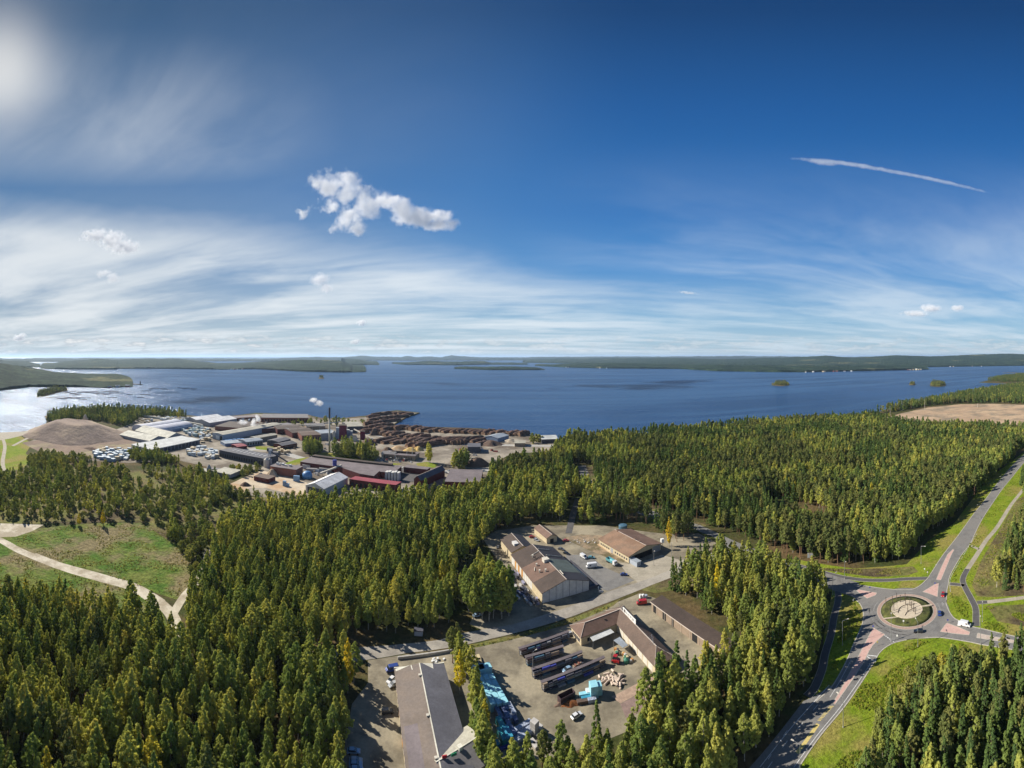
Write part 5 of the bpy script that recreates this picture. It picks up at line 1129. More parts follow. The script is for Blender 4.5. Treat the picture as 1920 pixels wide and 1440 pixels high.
for i, (A, B, C, e, ri, wl, rf, lb, o_) in enumerate((
    ((462, 829), (493, 825), (466, 822), 6, 1.5, 'wall_grey', 'roof_bluegrey', 'small grey building with pale metal roof in front of the long sorting hall', {}),
    ((480, 822), (520, 815), (478, 818), 6, 1.2, 'wall_brown', 'roof_khaki', 'low building with khaki roof behind the small grey one', {}),
    ((522, 829), (545, 823), (520, 821), 7, 1.5, 'wall_dark', 'roof_slate', 'dark blue-grey store with rust red edge', {}),
    ((529, 836), (557, 831), (525, 830), 5, 1.8, 'wall_darkred', 'roof_slate', 'low dark red store with slate gable roof by the works road', {}),
    ((470, 806), (536, 801), (474, 800), 7, 0, 'wall_darkred', 'roof_mauve', 'flat mauve roofed hall behind the long sorting hall', {}),
    ((520, 805), (566, 803), (526, 797), 8, 1.5, 'wall_darkred', 'roof_darkbrown', 'dark brown roofed mill hall', {}),
    ((548, 812), (590, 809), (546, 803), 8, 2, 'wall_darkred', 'roof_darkbrown', 'dark brown roofed mill hall with red walls left of the chimney', {}),
    ((566, 817), (602, 815), (566, 808), 8, 1.5, 'wall_brick', 'roof_brown', 'brick mill building next to the chimney', {}),
    ((575, 800), (610, 799), (580, 794), 8, 2, 'wall_brown', 'roof_grey', 'grey roofed shed at the shore behind the mill', {}),
    ((602, 813), (632, 811), (604, 806), 10, 0, 'wall_grey', 'roof_bluegrey', 'pale grey boiler house behind the chimney', {}),
    ((652, 800), (680, 799), (655, 791), 10, 3, 'wall_dark', 'roof_khaki', 'olive roofed shed on the shore right of the maroon tower', {}),
    ((540, 800), (560, 798), (545, 792), 6, 0, 'wall_brick', 'roof_grey', 'small flat roofed building at the shore warehouse', {}),
    ((422, 832), (462, 829), (424, 826), 4, 0, 'wall_steelblue', 'roof_bluegrey', 'low blue canopy store below the long sorting hall', {}),
    ((445, 838), (463, 836), (447, 832), 4, 1, 'wall_darkred', 'roof_red', 'small rust red roofed store above the skylit roof', {}),
    ((715, 850), (740, 852), (716, 845), 6, 1.5, 'wall_white', 'roof_grey', 'white walled office wing left of the flagpoles', {}),
    ((877, 838), (901, 838), (878, 831), 8, 0, 'wall_dark', 'roof_slate', 'grey shed among the log piles', {}),
    ((933, 822), (954, 816), (934, 812), 6, 2.5, 'wall_steelblue', 'roof_bluegrey', 'teal gabled shed at the right end of the log yard', {}),
    ((965, 831), (985, 831), (968, 826), 5, 1.5, 'wall_brown', 'roof_khaki', 'small khaki roofed shed right of the log yard', {}),
    ((1016, 824), (1046, 823), (1012, 816.5), 6, 3, 'wall_dark', 'roof_pale', 'pale roofed boathouse on the shore right of the log yard', {}),
    ((372, 881), (392, 886), (378, 877), 5, 0, 'wall_grey', 'roof_khaki', 'low khaki roofed shed among the trees left of the sandy yard', {}),
    ((400, 884), (432, 890), (432, 878), 4, 0, 'wall_grey', 'roof_khaki', 'olive grey low roof beside the pale sand bay', {}))):
    simple('mill_building' if i > 3 else 'store_building', lb, A, B, C, e, ri, wl, rf, win=6 if i in (0, 3, 14, 6, 7) else 0, wm='glass', **o_)
r, fr = simple('skylit_hall', 'long slate roofed hall with a row of short skylights', (411, 846), (495, 862.5), (423.5, 836.5), 7, 0, 'wall_dark', 'roof_slate', drop=-1.5, win=18)
for k in range(9):
    x = fr.L * (.18 + .085 * k); mb = MB(); mb.box(x, x + .9, fr.W * .35, fr.W * .65, 6.6 + .9, 8.0 + .2, 0, fr); mb.build('skylight', [M['roof_white']], r)
r, fr = simple('red_brick_works', 'red-brown works building with pale gear on its dark flat roof', (506, 874), (555, 881), (523, 868.5), 8.5, 0, 'wall_brick', 'roof_mauve')
random.seed(8)
for k in range(9): vent(r, fr, random.uniform(1, fr.L * .6), random.uniform(fr.W * .45, fr.W - 4), 8.7, 2.2, 2, random.uniform(1, 2.6), 'wall_white', 'rooftop_unit')
simple('brown_hut', 'small dark red hut with flat brown roof on the sandy yard', (476, 893), (503, 898.5), (485, 887), 4.5, 0, 'wall_darkred', 'roof_brown')
r, fr = simple('white_gable_hall', 'white gable roofed tent hall at the edge of the birch wood', (607.5, 917), (652, 895), (571, 911), 7, 4, 'wall_white', 'roof_white')
opening(r, fr, 'l', fr.W * .1, fr.W * .8, .05, 6.4, 'wall_dark', 'door')
r, fr = B_('mauve_roof_mill', 'vast low mill under mauve-grey roofs with dark red walls', (563, 865), (738, 886), (580, 855.5), 7)
flat(r, fr, 7, 'wall_darkred', 'roof_mauve', drop=.5)
P = [(642, 877.5), (674, 888.5), (701, 893), (712, 883)]; Q = [W(x, y, 7.6) for x, y in P]
mb = MB(); mb.hexa([Vector((q.x, q.y, 0)) for q in Q] + Q); mb.build('wing_wall', [M['wall_darkred']], r)
mb = MB(); mb.hexa(Q + [q + Vector((0, 0, .3)) for q in Q]); mb.build('wing_roof', [M['roof_mauve']], r)
Q = [W(x, y, 9) for x, y in ((585, 854), (735, 871), (737, 868.5), (590, 852))]; mb = MB(); mb.hexa([Vector((q.x, q.y, 7.3)) for q in Q] + Q); mb.build('clerestory', [M['roof_darkbrown']], r)
simple('red_roof_range', 'long range with crimson roof in front of the mauve mill', (655, 900), (742, 911.5), (656, 891.8), 6.5, 0, 'wall_darkred', 'roof_red', drop=-1.0, win=10)
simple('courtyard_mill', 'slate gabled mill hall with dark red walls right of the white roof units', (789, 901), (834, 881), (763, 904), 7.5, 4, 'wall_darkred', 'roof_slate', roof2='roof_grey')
simple('courtyard_range', 'narrow brown roofed range closing the mill courtyard', (757, 876), (801, 880.5), (758, 871.5), 6, 0, 'wall_darkred', 'roof_mauve')
sheet('courtyard', [(722, 890), (757, 876), (800, 880), (790, 900), (745, 908)], M['asphalt_dark'], Z * 5)
simple('grey_roof_mill', 'dark red mill with wide grey-brown roof beside the birch wood', (834, 903), (900, 905), (854, 880), 7.5, 0, 'wall_darkred', 'roof_mauve')
r, fr = simple('office_building', 'long low mauve office building with flagpoles in front', (718, 851), (778, 855.5), (719, 844), 6, 0, 'wall_brown', 'roof_mauve', win=18, wm='glass')
for k in range(8): vent(r, fr, 8 + k * 4, fr.W * .5, 6.2, 3, 3, 2.2, 'roof_darkbrown')
# units on the crimson roof
mb = MB(); c = W(737, 900); 
e = empty('rooftop_plant', c + Vector((0, 0, 0)), 'white ventilation plant at the right end of the crimson roof', 'machine')
for k in range(5):
    mb = MB(); mb.box(c.x - 8 + k * 3.2, c.x - 5.6 + k * 3.2, c.y - 3, c.y + 4, 0.0, 8.6 + .5 * (k % 2)); mb.build('unit', [M['wall_white']], e)
def cyl_thing(name, label, px_, H_, rad, mat, cone=1.5, cat='silo', group=None):
    p = W(*px_); mb = MB(); mb.lathe(p, [(rad, 0), (rad, H_), (rad * .15, H_ + cone)], 18)
    return tag(mb.build(name, [M[mat]], smooth=False), label, cat, group)
cyl_thing('silo', 'round pale silo with cone roof beside the red-brown works', (499.5, 876), 9, 3.1, 'wall_pale', 2.2)
cyl_thing('silo', 'second silo hidden behind the round pale silo', (506, 874), 8, 2.6, 'wall_grey', 1.5)
cyl_thing('blue_silo', 'dark blue silo standing in front of the mauve mill', (627.5, 884), 13, 2.4, 'wall_steelblue', .4)
M['cobalt'] = paint('cobalt', (0.05, 0.06, 0.30)); bpy.data.objects['blue_silo'].data.materials[0] = M['cobalt']
for i, (x, y) in enumerate(((264, 853), (270, 856), (392, 893))): cyl_thing('water_tank', ('left white round tank at the drying sheds', 'right white round tank at the drying sheds', 'grey pointed silo near the sandy yard')[i], (x, y), 5 if i < 2 else 9, 2.6, 'wall_white' if i < 2 else 'wall_grey', .4 if i < 2 else 4, 'tank')
e = empty('conveyor_tower', W(507, 868), 'grey conveyor tower rising behind the silos', 'tower'); mb = MB(); c = e.location
for a in (-1.5, 1.5):
    for b_ in (-1.5, 1.5): mb.tube((c.x + a, c.y + b_, 0), (c.x + a, c.y + b_, 17), .3, n=4)
mb.box(c.x - 1.8, c.x + 1.8, c.y - 1.8, c.y + 1.8, 11, 16); mb.build('tower', [M['wall_bluegrey']], e); mb = MB(); mb.tube((c.x + 1, c.y, 14), (c.x + 22, c.y + 4, 3), .9, n=6); mb.build('conveyor', [M['wall_dark']], e)
# chimney
p = W(617.8, 848); e = empty('chimney_stack', p, 'tall slim factory chimney, pale below and dark at the top', 'chimney')
mb = MB(); mb.lathe(p, [(1.35, 0), (1.0, 46)], 16); mb.build('shaft', [M['wall_pale']], e, smooth=True); mb = MB(); mb.lathe(p, [(1.25, 46), (1.25, 60), (1.0, 60.5)], 16); mb.build('top', [M['wall_dark']], e, smooth=True)
for z_ in (30, 45.5): mb = MB(); ring(mb, p, 1.3, 2.4, z_, 16, .3); mb.build('platform', [M['steel']], e)
# boiler plant right of the chimney
def boxthing(name, label, cxy, wd, dp, h, mat, cat='building', rot=0.0, group=None, bevel=0, z0=0.0, px=True, roof=None):
    p = W(*cxy) if px else Vector(cxy); e = empty(name, (p.x, p.y, z0), label, cat, group, rot); mb = MBL(); mb.box(-wd / 2, wd / 2, -dp / 2, dp / 2, 0, h); mb.build('body', [M[mat]], e, bevel=bevel)
    if roof: mb = MBL(); mb.box(-wd / 2 - .3, wd / 2 + .3, -dp / 2 - .3, dp / 2 + .3, h, h + .4); mb.build('roof', [M[roof]], e)
    return e
boxthing('boiler_tower', 'tall maroon boiler tower right of the chimney', (643, 822), 11, 12, 21, 'wall_maroon', 'tower', .3, roof='roof_darkbrown')
boxthing('boiler_tower', 'pale grey tower wing attached left of the maroon tower', (634, 822), 6, 10, 17, 'wall_bluegrey', 'tower', .3, roof='roof_bluegrey')
for i, x in enumerate((652, 658)): boxthing('filter_unit', ('left', 'right')[i] + ' pale blue filter unit beside the maroon tower', (x, 820), 5, 6, 12 - 2 * i, 'wall_bluegrey', 'machine', .3, roof='roof_pale')
boxthing('boiler_tower', 'smaller maroon tower at the edge of the log yard', (680, 824), 7, 7, 13, 'wall_maroon', 'tower', .2, roof='roof_darkbrown')
cyl_thing('storage_silo', 'slim white round-topped silo left of the maroon tower', (626, 824), 12, 2.6, 'wall_pale', 2); cyl_thing('exhaust_stack', 'thin dark exhaust stack behind the maroon tower', (631, 806), 26, .8, 'wall_dark', .2, 'chimney')
for i, (x, y, w_, d, h, mt, lb) in enumerate(((603, 822, 14, 8, 5, 'wall_grey', 'low grey plant shed left of the chimney foot'), (662, 826, 12, 8, 7, 'wall_pale', 'pale loading shed right of the boiler plant'), (615, 820, 8, 8, 9, 'wall_pale', 'pale cube building behind the chimney foot'),
    (690, 812, 10, 6, 4, 'wall_white', 'small white shed at the left edge of the log yard'), (592, 806, 12, 8, 6, 'wall_brown', 'brown shed behind the brick mill'), (508, 846, 10, 6, 4, 'wall_dark', 'dark machine shed at the end of the skylit hall'), (516, 852, 8, 5, 3, 'wall_grey', 'small grey shed right of the skylit hall'),
    (575, 878, 9, 6, 4, 'wall_white', 'white shed behind the blue dome tent'), (585, 884, 12, 5, 3, 'roof_bluegrey', 'low pale shed right of the blue dome tent'), (610, 884, 14, 6, 3.5, 'roof_bluegrey', 'pale low shed left of the dark blue silo'), (404, 884, 10, 6, 3, 'wall_white', 'small white shed by the sand bay'))):
    boxthing('plant_shed', lb, (x, y), w_, d, h, mt, 'shed', .25, roof='roof_grey')
paint('container_blue', (0.20, 0.33, 0.50)); paint('tarp_blue', (0.08, 0.22, 0.45))
for i, (x, y, w_, h) in enumerate(((556, 902, 6.4, 5.6), (533.5, 911, 3.2, 5.0), (538.5, 912, 4, 3.0))): boxthing('shipping_container', ('tall pale blue container left of the dome tent', 'upright blue container standing on the sandy yard', 'low blue container behind the upright one')[i], (x, y), w_, 2.6, h, 'container_blue', 'container', .2)
p = W(576, 896); e = empty('dome_tent', p, 'steel blue dome tent between the brick works and white tent hall', 'tent'); mb = MBL(); mb.lathe((0, 0, 0), [(5.5, 0), (5.5, 3), (5, 5), (3.5, 6.6), (.4, 7.6)], 14); mb.build('shell', [M['tarp_blue']], e, smooth=True)
for i, (x, y) in enumerate(((425, 829), (432, 828), (440, 827), (448, 826), (454, 826))): boxthing('tarpaulin_stack', 'blue tarpaulin covered timber stack below the long sorting hall', (x, y), 5.5, 5, 3.2, 'tarp_blue', 'stack', .25, group='blue tarpaulin stacks')
for i, (x0, y0, x1, y1) in enumerate(((388, 861, 400, 853), (392, 818, 402, 822), (305, 786, 355, 790), (345, 793, 380, 800), (250, 779.5, 308, 787))):
    A_, B2 = W(x0, y0), W(x1, y1); mb = MB(); wd = 3.0; ribbon(mb, [A_, B2], wd, 0, 3.0 if i < 2 else 4.2); tag(mb.build('conveyor_shed', M['roof_cream' if i != 0 else 'wall_pale']), ('short pale conveyor left of the skylit hall', 'yellowish conveyor at the gable of the long sorting hall', 'long low cream shed behind the arched halls', 'long low cream shed right of the arched halls', 'long low pale shed on the wooded headland')[i], 'shed')
# ---- steam, gravel mound
def lump(name, label, cat, cxy, rx, ry, h, mat, seed_, n=40, m_=14, flat_top=0.0, kind=None, rot=0.0, rough=.18, px=True):
    c = W(*cxy) if px else Vector(cxy); mb = MB(); V = []
    for j in range(m_ + 1):
        t = j / m_
        for i in range(n):
            a = 2 * math.pi * i / n; rr = (1 - t) ; k_ = 1 + rough * mnoise.noise((math.cos(a) * 1.7, math.sin(a) * 1.7, seed_)) * 2
            hh = min(1.0, (1 - rr) / (1 - flat_top + 1e-6)); x, y = math.cos(a) * rr * rx * k_, math.sin(a) * rr * ry * k_
            X = x * math.cos(rot) - y * math.sin(rot); Y = x * math.sin(rot) + y * math.cos(rot)
            z = h * ((3 * hh * hh - 2 * hh ** 3) ** .8 if rx < 50 else min(1, hh * 1.02) * (1 - .22 * x / rx)) * (1 + .10 * mnoise.noise((X * (.02 if rx > 50 else .08) + seed_, Y * (.02 if rx > 50 else .08), 0))) if j else -.3
            V.append((c.x + X, c.y + Y, z))
    mb.v = V
    for j in range(m_):
        for i in range(n): k_ = (i + 1) % n; mb.f.append((j * n + i, j * n + k_, (j + 1) * n + k_, (j + 1) * n + i)); mb.m.append(0)
    mb.f.append(tuple(m_ * n + i for i in range(n))); mb.m.append(0)
    return tag(mb.build(name, [mat], smooth=True), label, cat, kind=kind)
M['mound'] = surf('mound_gravel', (0.27, 0.205, 0.165), (0.20, 0.15, 0.12), 0.06, 1.0, 1.5, 0.15, c3=(0.34, 0.26, 0.19), s3=0.02)
lump('gravel_mound', 'large flat topped brown gravel mound at the lake shore on the left', 'mound', (143, 814), 92, 78, 20, M['mound'], 3, 80, 24, .38, rot=.45, rough=.12)
lump('sand_patch', 'pale sandy hump on top of the gravel mound', 'sand', (160, 800), 14, 8, 23, M['sand'], 4)
M['wood_chip'] = surf('wood_chips', (0.62, 0.44, 0.17), (0.50, 0.34, 0.12), .3, 1, .3, 2); M['bark_pile'] = surf('bark', (0.17, 0.115, 0.085), (0.11, 0.075, 0.06), .2, 1, .3, 2)
for i, (x, y, rx, ry, h, mt, lb) in enumerate(((770, 845, 11, 8, 5, 'wood_chip', 'left yellow heap of wood chips behind the office'), (784, 844, 9, 7, 5.5, 'wood_chip', 'right yellow heap of wood chips behind the office'), (747, 842, 16, 10, 5, 'sand', 'pale grey sawdust heap behind the office'),
    (921, 834, 20, 12, 7, 'bark_pile', 'brown bark heap right of the log yard'), (895, 873, 16, 11, 10, 'bark_pile', 'dark bark heap by the works road at the birch wood'), (727, 846, 10, 8, 6, 'bark_pile', 'dark bark heap at the white office wing'), (692, 833, 15, 10, 9, 'bark_pile', 'big dark bark heap at the left of the log yard'), (702, 815, 10, 9, 11, 'bark_pile', 'pointed brown heap in the log yard'),
    (488, 896, 9, 7, 6, 'sand', 'pale sawdust heap behind the small dark red hut'), (510, 891, 7, 6, 7, 'sand', 'tall pale sawdust heap against the red-brown works'), (928, 826, 10, 8, 6, 'brown_yard', 'pinkish gravel heap near the teal shed'), (955, 828, 12, 8, 4, 'sand', 'pale gravel heap near the khaki shed'),
    (460, 910, 6, 5, 3.5, 'bark_pile', 'dark spoil heap on the sandy yard'), (440, 918, 14, 8, 2.0, 'sand', 'low pale spoil heap at the left end of the sandy yard'), (171, 842, 15, 8, 3, 'bark_pile', 'dark low heap on the brown gravel below the mound'))):
    lump('heap', lb, 'heap', (x, y), rx, ry, h, M[mt], 20 + i, 22, 8, rough=.25)
# ---- log piles
m, t, out = new_mat('stacked_logs'); mpn = t.node('ShaderNodeMapping', ins={0: t.node('ShaderNodeTexCoord').outputs['Object']}); mpn.inputs['Scale'].default_value = (0.12, 1.6, 1.6)
f_ = t.noise(mpn.outputs[0], 1.0, 4, .65); col = t.ramp(f_, [(.36, (0.035, 0.022, 0.018)), (.5, (0.12, 0.070, 0.052)), (.66, (0.27, 0.17, 0.12))]); col = t.mix(1.0, col, t.ramp(t.node('ShaderNodeObjectInfo').outputs['Random'], [(0, (.65, .65, .7)), (1, (1.25, 1.1, 1.0))]), 'MULTIPLY')
b = t.node('ShaderNodeBsdfPrincipled', ins={'Base Color': col, 'Roughness': 1.0}); bn = t.node('ShaderNodeBump', ins={'Strength': 1.0, 'Distance': .6, 'Height': f_}); t.l.new(bn.outputs[0], b.inputs['Normal']); t.l.new(b.outputs[0], out.inputs[0]); M['logs'] = m
M['log_ends'] = surf('log_ends', (0.30, 0.19, 0.12), (0.18, 0.11, 0.075), 2.5, 1.0)
LP = [(712, 804), (728, 805), (741, 804), (752, 804), (768, 804), (779, 805), (790, 806), (801, 807), (811, 808), (821, 808), (832, 808), (843, 809), (856, 810), (866, 810), (876, 810), (886, 810), (896, 811), (906, 811), (916, 812), (926, 813), (938, 813), (949, 815), (961, 814), (972, 814), (981, 815),
      (720, 814), (733, 816), (745, 817), (757, 818), (769, 820), (781, 819), (792, 821), (722, 826), (737, 828), (752, 829), (764, 828), (776, 827), (790, 828), (801, 829), (812, 827), (824, 826), (836, 827), (774, 836), (790, 837), (804, 835), (818, 833),
      (846, 828), (852, 828), (858, 828), (864, 828), (870, 828), (876, 828), (882, 828), (888, 827), (896, 829), (906, 832),
      (700, 781), (708, 778), (716, 777), (726, 776), (736, 775), (746, 775), (756, 776), (764, 777), (700, 788), (710, 786), (722, 784), (733, 783), (744, 782), (754, 781), (696, 795), (707, 794), (718, 792), (728, 790), (738, 789), (692, 803), (702, 802), (714, 799), (726, 797), (688, 811), (700, 810)]
random.seed(77)
for i, (x, y) in enumerate(LP):
    p = W(x, y + 1); L_ = random.uniform(22, 34) if y < 826 or y > 829 else random.uniform(30, 44); wd = random.uniform(7.5, 11); h = random.uniform(5.6, 8.8) if y > 790 else random.uniform(5.5, 7.6)
    if 840 < x < 892 and y > 826: wd, L_, h = 6.0, 48, 8
    rz = .95 + random.uniform(-.12, .12) if x > 690 else .8
    e = empty('log_pile', p, None, 'log pile', 'brown log piles in the yard by the lake', rz)
    e['label'] = 'brown stack of logs ' + ('on the narrow spit in the lake' if y < 797 and x < 770 else 'in the row along the shore' if y < 816 else 'in the dense parallel block before the grey shed' if 840 < x < 892 else 'in the inner rows of the log yard')
    prf = [(-wd / 2, 0), (-wd / 2 * .94, h * .55), (-wd * .30, h * .88), (-wd * .08, h), (wd * .12, h * .97), (wd * .34, h * .82), (wd / 2 * .96, h * .5), (wd / 2, 0)]
    mb = MBL(); n_ = 7; b0 = 0; K = len(prf)
    for j in range(n_ + 1):
        t = j / n_; s_ = .72 + .28 * math.sin(math.pi * min(max(t, .08), .92)) + random.uniform(-.09, .09)
        for (a, z_) in prf: mb.v.append((-L_ / 2 + L_ * t + random.uniform(-.5, .5), a * (1 + random.uniform(-.06, .06)), z_ * s_))
    for j in range(n_):
        for k in range(K - 1): q = j * K + k; mb.f.append((q, q + K, q + K + 1, q + 1)); mb.m.append(0)
    mb.f.append(tuple(range(K))); mb.m.append(1); mb.f.append(tuple(n_ * K + k for k in reversed(range(K)))); mb.m.append(1)
    mb.build('stack', [M['logs'], M['log_ends']], e)
# ---- sawn timber packages
paint('wrap_white', (0.60, 0.64, 0.66), .55); paint('wrap_blue', (0.36, 0.46, 0.55), .55); paint('wrap_raw', (0.55, 0.45, 0.30), .8); paint('wrap_teal', (0.32, 0.44, 0.46), .6)
FLD = [([(176, 858), (178, 846), (215, 842), (243, 846), (240, 862), (205, 866)], 58, 'wrap_blue', 'left of the drying sheds'), ([(338, 804), (372, 800), (392, 806), (385, 818), (362, 820), (345, 812)], 46, 'wrap_teal', 'right of the arched halls'),
       ([(348, 846), (375, 838), (398, 844), (392, 852), (358, 856)], 34, 'wrap_white', 'left of the skylit hall'), ([(385, 848), (406, 850), (408, 860), (385, 860)], 18, 'wrap_white', 'left of the skylit hall'), ([(295, 779), (352, 784), (362, 790), (330, 793), (300, 789)], 46, 'wrap_white', 'on the headland behind the arched halls'),
       ([(256, 783), (292, 790), (286, 795), (262, 792)], 16, 'wrap_raw', 'on the headland behind the arched halls'), ([(378, 806), (396, 806), (397, 830), (380, 834), (372, 822)], 26, 'wrap_raw', 'at the left gable of the long sorting hall'), ([(446, 788), (486, 785), (486, 789), (456, 794)], 12, 'wrap_white', 'behind the brown warehouse'), ([(520, 838), (545, 848), (530, 856), (510, 846)], 12, 'wrap_raw', 'right of the skylit hall')]
wproto = {}
random.seed(4)
for P, n_, wm_, where in FLD:
    k = 0; xs_ = [p[0] for p in P]; ys_ = [p[1] for p in P]; used = []
    tries = 0
    while k < n_ and tries < 4000:
        tries += 1
        x, y = random.uniform(min(xs_), max(xs_)), random.uniform(min(ys_), max(ys_))
        if not inpoly(x, y, P): continue
        p = W(x, y)
        if any((p - q).length < 5.6 for q in used): continue
        used.append(p); k += 1
        wm2 = random.choice([wm_, wm_, wm_, 'wrap_white', 'wrap_blue', 'wrap_raw'])
        h = random.choice([2.4, 3.6, 4.8]); key = (wm2, h)
        lab = {'wrap_white': 'white', 'wrap_blue': 'pale blue', 'wrap_raw': 'bare timber', 'wrap_teal': 'pale teal'}[wm2] + ' wrapped stack of sawn timber ' + where
        if wm2 == 'wrap_raw': lab = 'unwrapped pale stack of sawn timber ' + where
        rz = .5 + random.choice([0, 0, 1.57]) + random.uniform(-.15, .15)
        if key not in wproto:
            e = empty('timber_package', p, lab, 'timber stack', 'stacks of sawn timber on the mill yards', rz); mb = MBL(); z = .15
            while z < h:
                o_ = random.uniform(-.15, .15); mb.box(-2.7 + o_, 2.7 + o_, -1.9, -.1, z, z + 1.0); mb.box(-2.7 - o_, 2.7 - o_, .1, 1.9, z, z + 1.0); z += 1.2
            mb.build('packs', [M[wm2]], e); wproto[key] = e
        else: copy_tree(wproto[key], p, rz, lab)
# ================================================================ VEHICLES
def carpaint(key, c):
    if key not in M:
        m, t, out = new_mat(key); b = t.node('ShaderNodeBsdfPrincipled', ins={'Base Color': (*c, 1), 'Roughness': 0.35, 'Metallic': 0.15}); b.inputs['Coat Weight'].default_value = 0.5; t.l.new(b.outputs[0], out.inputs[0]); M[key] = m
    return M[key]
for k, c in (('car_red', (0.42, 0.02, 0.02)), ('car_blue', (0.03, 0.06, 0.24)), ('car_black', (0.015, 0.016, 0.02)), ('car_white', (0.72, 0.72, 0.72)), ('car_silver', (0.38, 0.40, 0.43)), ('car_teal', (0.10, 0.33, 0.38)), ('car_lightblue', (0.25, 0.38, 0.52)), ('car_grey', (0.14, 0.145, 0.16))): carpaint(k, c)
M['lamp_glass'] = paint('headlamp_glass', (0.7, 0.7, 0.68), 0.1)
PR = {'car': (4.4, 1.75, [(-2.2, .35), (-2.2, .85), (-2.0, .98), (1.15, .98), (2.05, .78), (2.2, .6), (2.2, .35)], [(-1.75, .95), (-1.45, 1.45), (.25, 1.47), (1.15, .95)]),
      'estate': (4.6, 1.78, [(-2.3, .35), (-2.3, .9), (-2.2, 1.0), (1.2, 1.0), (2.15, .8), (2.3, .6), (2.3, .35)], [(-2.2, .98), (-1.95, 1.5), (.3, 1.52), (1.2, .98)]),
      'van': (5.4, 1.95, [(-2.7, .4), (-2.7, 2.2), (-2.5, 2.35), (1.35, 2.35), (2.1, 1.3), (2.65, 1.1), (2.7, .4)], [(1.30, 1.25), (1.42, 2.18), (1.5, 2.2), (2.06, 1.32)]),
      'motorhome': (6.6, 2.2, [(-3.3, .45), (-3.3, 2.7), (-3.1, 2.85), (2.3, 2.85), (2.75, 2.3), (2.2, 1.9), (2.6, 1.25), (3.3, 1.05), (3.3, .45)], [(2.0, 1.25), (2.1, 1.85), (2.2, 1.88), (2.56, 1.28)])}
def vehicle(kind, x, y, to, color, label, cat='car', group=None, at=None, rz=None):
    """to = pixel the nose points to"""
    p = at if at is not None else W(x, y)
    if rz is None: q = W(*to); rz = math.atan2(q.y - p.y, q.x - p.x)
    L_, wd, body, cab = PR[kind]
    nm = {'car': 'car', 'estate': 'car', 'van': 'van', 'motorhome': 'motorhome'}[kind]
    zz = 0.09 if (x > 1590 and 860 < y < 1210) else 0.06
    e = empty(nm, (p.x, p.y, zz), label, cat, group, rz); h = wd / 2
    mb = MBL(); mb.prism(body, -h, h); mb.build('body', [M[color]], e, bevel=.07)
    if kind in ('car', 'estate'):
        mb = MBL(); n = len(cab); b = 0
        for s in (-1, 1):
            for cx_, cz in cab: mb.v.append((cx_, s * (h * (.96 if cz < 1.1 else .80)), cz))
        for i in range(n): j = (i + 1) % n; mb.f.append((i, j, n + j, n + i)); mb.m.append(0)
        mb.f += [tuple(range(n)), tuple(range(n, 2 * n))]; mb.m += [0, 0]; mb.build('windows', [M['glass']], e)
        mb = MBL(); mb.box(cab[1][0] + .04, cab[2][0] - .04, -h * .79, h * .79, cab[1][1] - .01, cab[1][1] + .04); mb.build('roof', [M[color]], e)
    else:
        mb = MBL(); mb.prism(cab, -h * .9, h * .9); o = mb.build('windscreen', [M['glass']], e); o.location.x = .05; o.location.z = .02
        for s in (-1, 1): mb = MBL(); mb.box(.4, 1.5, s * (h + .005) - .01, s * (h + .005) + .01, 1.35, 2.0); mb.build('side_window', [M['glass']], e)
    for wx in (-L_ * .31, L_ * .31):
        for s in (-1, 1): mb = MBL(); mb.tube((wx, s * (h - .18), .34), (wx, s * (h + .02), .34), .34, n=12); mb.build('wheel', [M['rubber']], e)
    for s in (-1, 1): mb = MBL(); mb.box(L_ / 2 - .06, L_ / 2 + .02, s * h * .72 - .17, s * h * .72 + .17, .58, .74); mb.build('headlight', [M['lamp_glass']], e)
    return e
V = vehicle
V('estate', 1722, 1186, (1690, 1186), 'car_black', 'black car circling on the near side of the roundabout')
V('car', 1761.5, 1152, (1759, 1130), 'car_blue', 'dark blue car circling on the right side of the roundabout')
V('car', 1768, 1117, (1765, 1135), 'car_red', 'red car entering the roundabout from the upper right road')
V('van', 1810, 1174, (1840, 1181), 'car_white', 'white van towing a small trailer at the zebra crossing', 'van')
e = empty('trailer', W(1799, 1171.5), 'small white trailer behind the white van at the roundabout', 'trailer', rz=math.radians(205)); mb = MBL(); mb.box(-1.5, 1.5, -.8, .8, .45, 1.1); mb.build('box', [M['white']], e); mb = MBL(); mb.tube((-1.5, 0, .5), (-2.7, 0, .5), .06); mb.build('drawbar', [M['steel']], e)
for s in (-1, 1): mb = MBL(); mb.tube((0, s * .82, .3), (0, s * 1.0, .3), .3, n=10); mb.build('wheel', [M['rubber']], e)
V('car', 1894, 889, (1904, 876), 'car_black', 'black car far up the road at the right edge')
V('motorhome', 1109, 1064, (1090, 1066), 'car_white', 'white motorhome parked on the yard between workshop and hall', 'motorhome')
V('van', 1094, 1046, (1104, 1052), 'car_white', 'white van next to the teal car between workshop and hall', 'van')
V('car', 1109, 1047, (1120, 1047), 'car_teal', 'teal car beside the white van between workshop and hall')
V('car', 1170, 1079, (1182, 1079), 'car_blue', 'dark blue car parked at the strip before the hall forecourt')
V('car', 998, 1008, (1010, 1007), 'car_red', 'red car at the left wall of the small hut'); V('car', 1061, 1015, (1072, 1014), 'car_red', 'red car in the shadow right of the small hut')
V('estate', 1006, 1014, (1016, 1018), 'car_silver', 'silver car between the small hut and the big workshop'); V('car', 962, 1005, (966, 996), 'car_white', 'white car at the far end of the big workshop'); V('car', 934, 1027, (938, 1018), 'car_grey', 'grey car left of the far end of the big workshop')
V('car', 1052, 1031, (1062, 1033), 'car_grey', 'dark grey car, the farther of two on the gravel right of the big workshop'); V('car', 1062, 1039, (1072, 1042), 'car_black', 'black car, the nearer of two on the gravel right of the big workshop')
